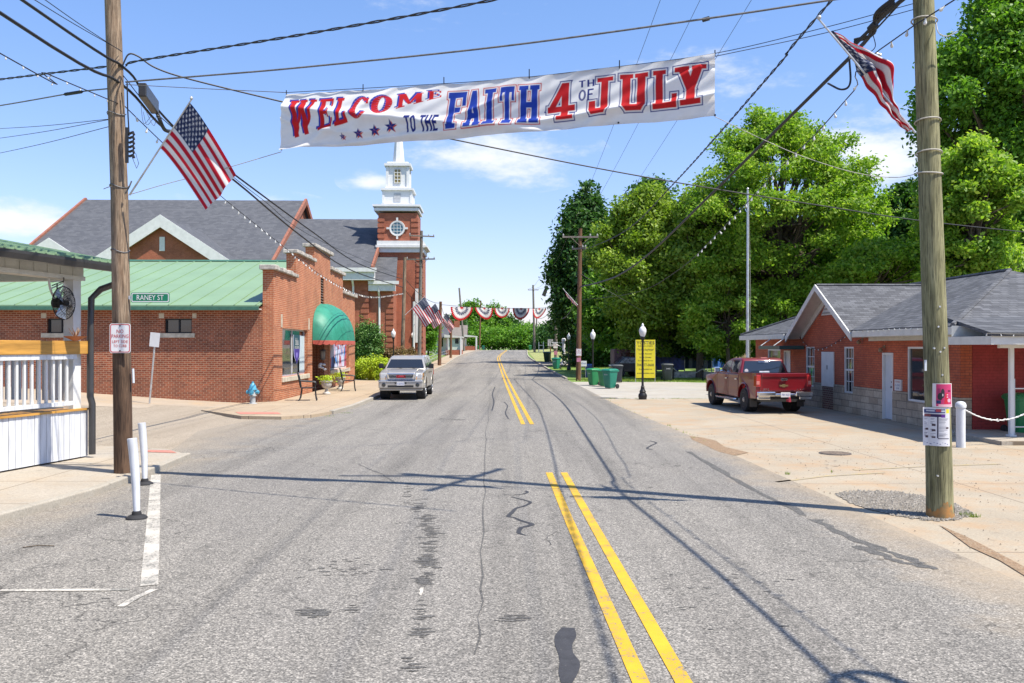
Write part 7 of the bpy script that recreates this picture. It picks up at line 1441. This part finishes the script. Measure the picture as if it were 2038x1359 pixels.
        m = MB(); m.box(-.12, .12, -1.22, -1.12, 1.86, 1.90); m.build('brake_light', MATS['pink_lens'], t, bevel=.01)
        m = MB(); d = Vector((0, .13, .43)).normalized()
        for z0, z1 in ((1.36, 1.41), (1.72, 1.76)): y0 = -1.235 + (z0 - 1.34) * .302; y1 = -1.235 + (z1 - 1.34) * .302; m.hexa([(-.19, y0 - .03, z0), (.19, y0 - .03, z0), (.19, y0 - .01, z0), (-.19, y0 - .01, z0), (-.18, y1 - .03, z1), (.18, y1 - .03, z1), (.18, y1 - .01, z1), (-.18, y1 - .01, z1)])
        m.build('sliding_window_frame', galv, t)
        m = MB(); y0 = -1.235 + .08 * .302; m.lathe([(.07, y0 - .022), (.07, y0 - .016)], (-.66, 0, 1.42), 16, 1); m.build('sticker', sign_w, t)
    else:
        m = MB(); m.box(-.95, .95, 2.62, 2.92, .50, .80); m.box(-.93, .93, 2.62, 2.84, .40, .50); fb_ = m.build('front_bumper', paint_, t, bevel=.05)
        m = MB(); m.box(-.96, .96, 2.70, 2.955, .78, .835); m.build('bumper_strip', chrome, fb_, bevel=.02)
        m = MB(); m.box(-.55, .55, 2.921, 2.93, .55, .64); m.box(-.25, .25, 2.921, 2.93, .70, .76); m.build('air_intake', black_rub, fb_)
        for s in (-1, 1): m = MB(); m.lathe([(.08, 2.90), (.085, 2.93), (.06, 2.935), (.01, 2.935)], (s * .72, 0, .66), 18, 1); m.build('fog_light', glass, fb_); 
        m = MB(); m.box(-.165, .165, 2.94, 2.946, .63, .79); pt = m.build('licence_plate', sign_w, fb_); text('lettering', 'FAITH', .26, .07, MATS['blue_ink'], pt, (0, 2.95, .70), ax=(-1, 0, 0))
        m = MB(); m.prism([(-.62, 1.14), (.62, 1.14), (.56, .88), (-.56, .88)], 1, 2.70, 2.80); gr_ = m.build('grille', chrome, t, bevel=.03)
        m = MB(); m.prism([(-.54, 1.10), (.54, 1.10), (.49, .925), (-.49, .925)], 1, 2.801, 2.81); m.build('grille_opening', black_rub, gr_)
        m = MB(); m.box(-.50, .50, 2.811, 2.818, .975, .985); m.box(-.50, .50, 2.811, 2.818, 1.045, 1.055); m.build('grille_bar', galv, gr_)
        rr_ = plain('red_badge', (.65, .03, .05), .3, .05); text('badge', 'GMC', .40, .10, rr_, gr_, (0, 2.825, 1.015), ax=(-1, 0, 0), bold=.03)
        for s in (-1, 1):
            m = MB(); m.hexa([(s * .64, 2.74, 1.02), (s * .93, 2.66, 1.02), (s * .93, 2.5, 1.02), (s * .64, 2.6, 1.02), (s * .64, 2.72, 1.15), (s * .91, 2.62, 1.15), (s * .91, 2.5, 1.15), (s * .64, 2.6, 1.15)]); hl = m.build('headlight', plain('clear_lens', (.72, .74, .72), .08, .1, 7, coat=1), t, bevel=.01)
            m = MB(); m.hexa([(s * .64, 2.75, .88), (s * .94, 2.67, .88), (s * .94, 2.5, .88), (s * .64, 2.6, .88), (s * .64, 2.745, 1.0), (s * .935, 2.665, 1.0), (s * .935, 2.5, 1.0), (s * .64, 2.6, 1.0)]); m.build('parking_lens', plain('amber_lens', (.62, .30, .12), .15, .2, 6, coat=1), hl, bevel=.01)
            m = MB(); m.hexa([(s * .932, 2.668, 1.02), (s * .965, 2.5, 1.02), (s * .965, 2.35, 1.02), (s * .9, 2.4, 1.02), (s * .915, 2.63, 1.15), (s * .95, 2.48, 1.15), (s * .95, 2.35, 1.15), (s * .9, 2.4, 1.15)]); m.build('turn_lens', MATS['amber_lens'], hl)
        m = MB(); m.tube([(-.5, 1.10, 1.335), (.05, .98, 1.36)], .012, 5); m.tube([(.1, 1.10, 1.335), (.65, .98, 1.36)], .012, 5); m.build('wiper', black_rub, t)
    return t
plain('blue_ink', (.05, .1, .35))
wl = GP(1413, 805); wr = GP(1484, 820); ang = math.atan2(wl[1] - wr[1], wl[0] - wr[0]) - math.pi / 2
mid = Vector(((wl[0] + wr[0]) / 2, (wl[1] + wr[1]) / 2)); d_ = Vector((math.cos(ang + math.pi / 2), math.sin(ang + math.pi / 2))); n_ = Vector((d_.y, -d_.x)); c = mid + n_ * .93
x, y = RW(c.x, c.y); pickup((x, y, G(c.x, c.y) + .006), ang + A, 'dark red crew cab pickup with open bed parked beside the brick office', car_paint('dark_red_metallic_paint', (.15, .004, .008), .0), False)
fu, fv = U(799, 36.0), 36.0; c = Vector((fu + .0, fv + 2.75)); x, y = RW(c.x, c.y); pickup((x, y, G(c.x, c.y) + .008), A + math.pi + R(-.6), 'silver pickup with a cap over its bed parked at the left kerb', car_paint('silver_beige_paint', (.46, .43, .385), .5), True)
# ------------------------------------------------------------------ trees and shrubs
def tree(px, v, py_top, py_bot, wpx, label, mat, n, size, seed, name='broadleaf_tree', lumps=26, lr=.30, depth=None, trunk=.22, group='trees behind the street', lean=0, trunkpx=None, extra=(), squash=1, fill=.5):
    """crown spans py_top..py_bot and wpx wide round px at distance v; leaves gather on clumps at the ends of limbs"""
    u = U(px, v); tu = U(trunkpx, v) if trunkpx else u; t = street(name, tu, v, label, 'tree', group); r = np.random.default_rng(seed); s = v / F
    zt, zb = Z(py_top, u, v) - G(tu, v), Z(py_bot, u, v) - G(tu, v); rx = wpx * s / 2; rz = (zt - zb) / 2; ry = (depth or min(rx, 5.5)); cz = (zt + zb) / 2; du = u - tu
    blobs = []
    for i in range(lumps):
        while True:
            p = r.uniform(-1, 1, 3)
            if .25 < np.linalg.norm(p) < 1: break
        q = p / np.linalg.norm(p) * (np.linalg.norm(p) ** fill); k = lr * r.uniform(.65, 1.25)
        taper = 1 - .30 * max(0, q[2]) * (1 if squash == 1 else squash)
        blobs.append(((du + q[0] * rx * (1 - k * .8) * taper, q[1] * ry * (1 - k * .7) * taper, cz + q[2] * rz * (1 - k * .75)), (rx * k * 1.1, ry * k * 1.1, max(rx * k * .72, rz * k * .62))))
    for i in range(int(lumps * 1.6)):           # loose sprays reaching out of the crown
        q = r.normal(size=3); q /= np.linalg.norm(q); q[2] = abs(q[2]) if r.random() < .7 else q[2]; e = r.uniform(.82, 1.06); k = r.uniform(.05, .12); taper = 1 - .25 * max(0, q[2]); blobs.append(((du + q[0] * rx * e * taper, q[1] * ry * e * taper, cz + q[2] * rz * e), (rx * k * 1.2, ry * k * 1.2, rz * k * .8)))
    for (dx, dz, k) in tuple(extra) + ((0, .80, lr * .9), (-.34, .66, lr * .9), (.36, .62, lr * .9)): blobs.append(((du + dx * rx, r.uniform(-.3, .3) * ry, cz + dz * rz), (rx * k, ry * k, rz * k * .8)))
    leafcloud('crown', mat, t, blobs, n, size, seed=seed)
    m = MB(); fork = max(1.6, zb + (zt - zb) * .18); m.tube([Vector((0, 0, -.3)), Vector((.05, 0, fork * .5)), Vector((du * .4, 0, fork))], [trunk * 1.35, trunk, trunk * .85], 10); base = Vector((du * .4, 0, fork))
    m.tube([base, base.lerp(Vector((du, 0, cz + rz * .5)), .5) + Vector((.2, .1, 0)), Vector((du, 0, cz + rz * .6))], [trunk * .8, trunk * .45, trunk * .12], 8)
    for i, (c, _) in enumerate(blobs):
        if i % 2 and lumps > 16 and i > 20: continue
        c = Vector(c); k = r.uniform(.0, .55); a = base.lerp(Vector((du, 0, cz + rz * .5)), k); mid_ = a.lerp(c, .5) + Vector((r.normal(0, .3), r.normal(0, .3), -.1 * rz * .5)); m.tube([a, mid_, c], [trunk * .38, trunk * .22, trunk * .07], 5)
    m.build('trunk', bark, t, smooth=True); return t
tree(1165, 92, 380, 742, 135, 'tall dark evergreen-looking tree farthest left of the right hand trees', leaf_dark, 52000, .24, 11, lumps=30, lr=.30, trunk=.35)
tree(1215, 82, 455, 735, 130, 'dark green tree between the evergreen and the yellow green tree', leaf_dark, 26000, .24, 12, lumps=18, lr=.36)
tree(1283, 62, 378, 716, 215, 'broad yellow green tree behind the crossarm pole', leaf_yel, 90000, .145, 13, lumps=34, lr=.27, trunk=.28, squash=1.3)
tree(1296, 80, 364, 560, 110, 'dark tree top rising behind the yellow green tree', leaf_dark, 18000, .24, 14, lumps=12, lr=.4)
tree(1228, 70, 520, 728, 150, 'mid green tree whose low branches shade the charcoal bin', leaf_mid, 34000, .17, 15, lumps=20, lr=.33, trunk=.2, trunkpx=1230)
tree(1415, 66, 420, 722, 230, 'dense mid green tree behind the yellow banner', leaf_mid, 80000, .145, 16, lumps=32, lr=.28, trunk=.28, trunkpx=1343)
tree(1320, 66, 560, 722, 170, 'low hanging dark tree directly behind the yellow banner', leaf_dark, 26000, .16, 27, lumps=18, lr=.32, trunk=.2, trunkpx=1392)
tree(1556, 58, 224, 668, 405, 'large airy light green tree with visible branches behind the flagpole', leaf_light, 105000, .118, 17, lumps=70, lr=.17, trunk=.38, fill=.30, trunkpx=1548, extra=((-.15, .92, .14), (.3, .8, .14), (-.55, .72, .15), (.75, .45, .15), (-.85, .2, .15), (.9, .0, .14), (-.8, -.3, .18), (.7, -.4, .16)))
tree(1392, 60, 372, 700, 165, 'light yellow green tree between the broad tree and the airy one', leaf_yel, 42000, .16, 29, lumps=28, lr=.27, trunk=.22)
tree(1452, 62, 430, 715, 180, 'mid green tree filling the gap left of the flagpole', leaf_mid, 36000, .16, 30, lumps=26, lr=.28, trunk=.2)
tree(1500, 64, 470, 706, 200, 'mid green tree behind the red pickup', leaf_mid, 40000, .16, 18, lumps=24, lr=.3, trunk=.22, trunkpx=1503)
tree(1448, 57, 548, 714, 180, 'low sunlit light green tree whose leaves hang beside the flagpole', leaf_light, 34000, .125, 31, lumps=28, lr=.26, trunk=.14)
tree(1560, 56, 560, 700, 150, 'low bright tree directly behind the flat canopy of the office', leaf_light, 24000, .125, 32, lumps=22, lr=.28, trunk=.12)
tree(1640, 60, 430, 640, 240, 'mid green tree behind the gable of the brick office', leaf_mid, 44000, .17, 19, lumps=26, lr=.3)
tree(1800, 64, 372, 640, 120, 'dark slender tree left of the olive pole', leaf_dark, 26000, .2, 20, lumps=18, lr=.34)
tree(1745, 52, 480, 610, 190, 'light green tree directly above the office roof', leaf_light, 40000, .12, 21, lumps=20, lr=.3)
tree(2004, 46, -70, 560, 350, 'very tall tree at the right edge reaching beyond the picture top', leaf_mid, 130000, .135, 22, lumps=56, lr=.20, trunk=.45, fill=.42, depth=4.5, trunkpx=2010, extra=((-.8, .35, .16), (-.7, -.1, .2)))
tree(1940, 40, 275, 585, 200, 'bright green tree between the olive pole and the right edge', leaf_light, 80000, .11, 23, lumps=32, lr=.25, trunk=.2)
tree(1858, 52, 440, 600, 90, 'small bright tree behind the olive pole', leaf_light, 14000, .15, 24, lumps=12, lr=.4, trunk=.14)
tree(2040, 62, 120, 600, 200, 'dark tree behind the very tall one at the right edge', leaf_dark, 30000, .24, 25, lumps=24, lr=.32)
tree(1380, 95, 440, 700, 190, 'distant dark tree filling behind the banner tree', leaf_dark, 26000, .28, 26, lumps=20, lr=.36)
tree(1560, 90, 480, 700, 300, 'distant dark tree mass seen between the office and the pickup', leaf_dark, 30000, .3, 28, lumps=24, lr=.36)
# far end of the street
far = ((872, 215, 640, 702, 52, leaf_mid, 'roundish tree left of the gabled house roof'), (905, 232, 626, 702, 60, leaf_dark, 'dark tree behind the leaning pole'), (943, 238, 600, 700, 72, leaf_mid, 'taller tree behind the left bunting swag'), (985, 244, 606, 700, 74, leaf_mid, 'tree behind the middle bunting swag'), (1015, 246, 628, 700, 56, leaf_dark, 'dark tree right of the middle bunting swag'), (1052, 236, 646, 700, 44, leaf_mid, 'low tree beside the bunting pole'), (1086, 200, 648, 706, 60, leaf_dark, 'dark tree behind the floodlight pole base'), (1120, 150, 600, 712, 60, leaf_dark, 'dark tree just left of the crossarm pole'))
for i, (px, v, a, b, w, mt, lab) in enumerate(far): tree(px, v, a, b, w, lab, mt, 9000, .34 if v > 200 else .26, 40 + i, lumps=16, lr=.36, group='far trees at the end of the street', trunk=.2)
tree(852, 118, 634, 700, 44, 'small green tree beside the church and the white house', leaf_mid, 8000, .2, 60, lumps=12, lr=.4, trunk=.12)
def shrub(px, v, py0, py1, wpx, label, mat, n, size, seed, name='shrub', lumps=12, boxy=False, depth=None):
    u = U(px, v); t = street(name, u, v, label, 'shrub' if name == 'shrub' else 'hedge', 'shrubs and hedges'); r = np.random.default_rng(seed); s = v / F; zt, zb = Z(py0, u, v) - G(u, v), max(.0, Z(py1, u, v) - G(u, v)); rx = wpx * s / 2; rz = (zt - zb) / 2; ry = depth or rx * .8; bl_ = [((0, 0, (zt + zb) / 2), (rx * .86, ry * .86, rz * .9))]
    for i in range(lumps): p = r.normal(size=3); p /= np.linalg.norm(p); bl_.append(((p[0] * rx * .62, p[1] * ry * .62, (zt + zb) / 2 + p[2] * rz * .62), (rx * .36, ry * .36, rz * .36)))
    leafcloud('foliage', mat, t, bl_, n, size, seed=seed)
    m = MB()
    for k in range(6): a = r.random() * 6.3; m.tube([(0, 0, -.1), (rx * .3 * math.cos(a), ry * .3 * math.sin(a), zt * .45), (rx * .55 * math.cos(a), ry * .55 * math.sin(a), zt * .75)], [.05, .03, .012], 5)
    m.build('stem', bark, t); return t
shrub(730, 60, 636, 745, 66, 'tall rounded holly bush at the end of the shop wall', leaf_holly, 24000, .075, 71, lumps=16)
for k, (px, v, w, a) in enumerate(((716, 56, 34, 716), (736, 55, 40, 711), (757, 54.5, 36, 712))): shrub(px, v, a, 757, w, ('left', 'middle', 'right')[k] + ' mound of the lime yellow hedge beside the silver pickup', leaf_hedge, 9000, .06, 73 + k, name='hedge', lumps=10)
for k, (px, v, a, w, mt) in enumerate(((772, 62, 694, 30, leaf_rust), (795, 60, 690, 34, leaf_rust), (818, 62, 692, 26, leaf_rust))): shrub(px, v, a, 740, w, ('left', 'middle', 'right')[k] + ' rusty brown shrub before the church tower', mt, 5000, .07, 78 + k)
o = leafcloud('far_hedge', leaf_mid, None, [((x, r_, 0), (6 * (.8 + .4 * random.random()), 3, 3.0 * (.7 + .5 * random.random()))) for x, r_ in [(-6 + 4.2 * k, random.uniform(-2, 2)) for k in range(5)]], 26000, .3, loc=(*RW(3.5, 226), G(0, 226) + 3.4), seed=90); tag(o, 'broad rounded thicket filling the end of the street below the bunting', 'thicket', None, 'stuff')
o = leafcloud('woodland', leaf_dark, None, [((random.uniform(-20, 120), random.uniform(-3, 3), random.uniform(0, 7)), (7, 3, 5)) for k in range(46)], 42000, .5, loc=(*RW(52, 130), G(50, 130) + 2.0), seed=91); tag(o, 'distant woodland closing the view behind the park on the right', 'woodland', None, 'stuff')
o = leafcloud('undergrowth', leaf_dark, None, [((random.uniform(-13, 14), random.uniform(-2, 2), random.uniform(.2, 1.6)), (2.4, 1.2, 1.3)) for k in range(34)], 26000, .2, loc=(*RW(22, 84), G(22, 84)), seed=92); tag(o, 'dark undergrowth beneath the park trees', 'undergrowth', None, 'stuff')
# park things under the trees
def stall(px, v, w, h, label, roofm, sidem, name='market_stall', seed=0):
    u = U(px, v); t = street(name, u, v, label, 'stall'); m = MB(); m.hexa([(-w / 2 - .15, -1.2, h - .25), (w / 2 + .15, -1.2, h - .25), (w / 2 + .15, 1.2, h - .25), (-w / 2 - .15, 1.2, h - .25), (-w / 2, -.9, h), (w / 2, -.9, h), (w / 2, .9, h), (-w / 2, .9, h)]); m.build('roof', roofm, t); m = MB()
    n = max(6, int(w / .3)); pts = [(-w / 2 + w * k / n, -1.1 + (.07 if k % 2 else -.03)) for k in range(n + 1)]; m.add([(p[0], p[1], .35) for p in pts] + [(p[0], p[1], h - .25) for p in pts], [(k, k + 1, n + 2 + k, n + 1 + k) for k in range(n)]); m.build('tarpaulin', sidem, t); m = MB()
    for x in (-w / 2, w / 2):
        for y in (-1.1, 1.1): m.tube([(x, y, 0), (x, y, h - .25)], .04, 6)
    m.build('pole', galv, t)
blue_t = plain('blue_tarpaulin', (.02, .07, .42), .35, .5, 1.8, c2=(.005, .01, .06)); stall(1322, 66, 2.6, 2.1, 'blue covered stall behind the yellow banner', blue_t, blue_t); stall(1372, 69, 3.0, 1.9, 'longer blue tarpaulin stall to the right of the banner', plain('teal_tarp', (.02, .14, .25), .4, .4, 2, c2=(.01, .03, .06)), plain('dark_teal_tarp', (.01, .08, .16), .4, .4, 2, c2=(.005, .015, .04))); stall(1415, 71, 1.6, 2.2, 'small bright blue draped stall under the trees', blue_t, plain('bright_blue_cloth', (.05, .18, .6), .4, .4, 3, c2=(.01, .03, .2)))
stall(1462, 74, 5.2, 2.0, 'red and cream roofed stall glimpsed above the pickup bonnet', plain('faded_red_roof', (.42, .06, .04), .6, .3, 3), plain('cream_cloth', (.5, .42, .3), .7, .4, 3, c2=(.2, .1, .06)))
u = U(1248, 64); t = street('parked_trailer', u, 64, 'dusky pink food trailer in the shade left of the banner', 'trailer'); m = MB(); m.box(-1.1, .7, -1, 1, .55, 1.95); m.build('body', plain('dusky_pink_panel', (.20, .10, .10), .6, .3, 5), t, bevel=.08); m = MB(); m.box(-.6, .5, -1.04, -1.003, 1.15, 1.7); m.build('window', glass, t)
for s in (-.6, .2): m = MB(); m.lathe([(.3, -1.08), (.3, -.9)], (s, 0, .3), 16, 1); m.build('wheel', black_rub, t)
u = U(1259, 62); t = street('parked_car', u, 62, 'dark car with pale painted window glare under the trees left of the banner', 'car'); m = MB(); m.prism([(-1.6, .35), (1.6, .35), (1.6, .8), (1.1, .95), (.7, 1.4), (-.7, 1.42), (-1.2, .95), (-1.6, .85)], 1, -.8, .8); m.build('body', car_paint('black_car_paint', (.02, .02, .025), .2), t, bevel=.06); m = MB(); m.prism([(-1.05, .97), (.98, .97), (.62, 1.34), (-.66, 1.36)], 1, -.815, -.803); m.build('window', plain('painted_glare_glass', (.35, .36, .38), .1, .4, 5), t)  # pale blotches in the window colour stand in for reflected glare
for s in (-1, 1): m = MB(); m.lathe([(.32, -.86), (.32, -.66)], (s * 1.0, 0, .32), 18, 1); m.build('wheel', black_rub, t)
u = U(1300, 59); t = street('low_wall', u + 3, 60, 'low tan kerb wall in the shade behind the charcoal bin', 'wall'); m = MB(); m.box(-1.5, 5.2, 0, .3, 0, .42); m.build('wall', stone_cap, t)
cp = [Vector((*RW(U(px, 56.5), 56.5), H - (py - HY) * 56.5 / F)) for px, py in ((1340, 733), (1352, 742), (1368, 745), (1385, 742), (1398, 735), (1410, 741), (1425, 742), (1440, 736))]
chain('barrier_chain', crv(cp, 3), 'pale chain barrier strung behind the charcoal bin', wire_pale, .02, .14)
for k, px in enumerate((1340, 1398, 1441)): u = U(px, 56.6); t = street('barrier_post', u, 56.6, ('left', 'middle', 'right')[k] + ' short dark post of the chain barrier', 'post', 'chain barrier posts'); m = MB(); m.lathe([(.06, -.1), (.06, .85), (.08, .88), (.02, .94)], n=10); m.build('post', black_iron, t)
for px, v, lab in ((1230, 63, 'left of the banner'), (1345, 61, 'right of the banner, brown'), (1330, 68, 'right of the banner, grey')):
    pass
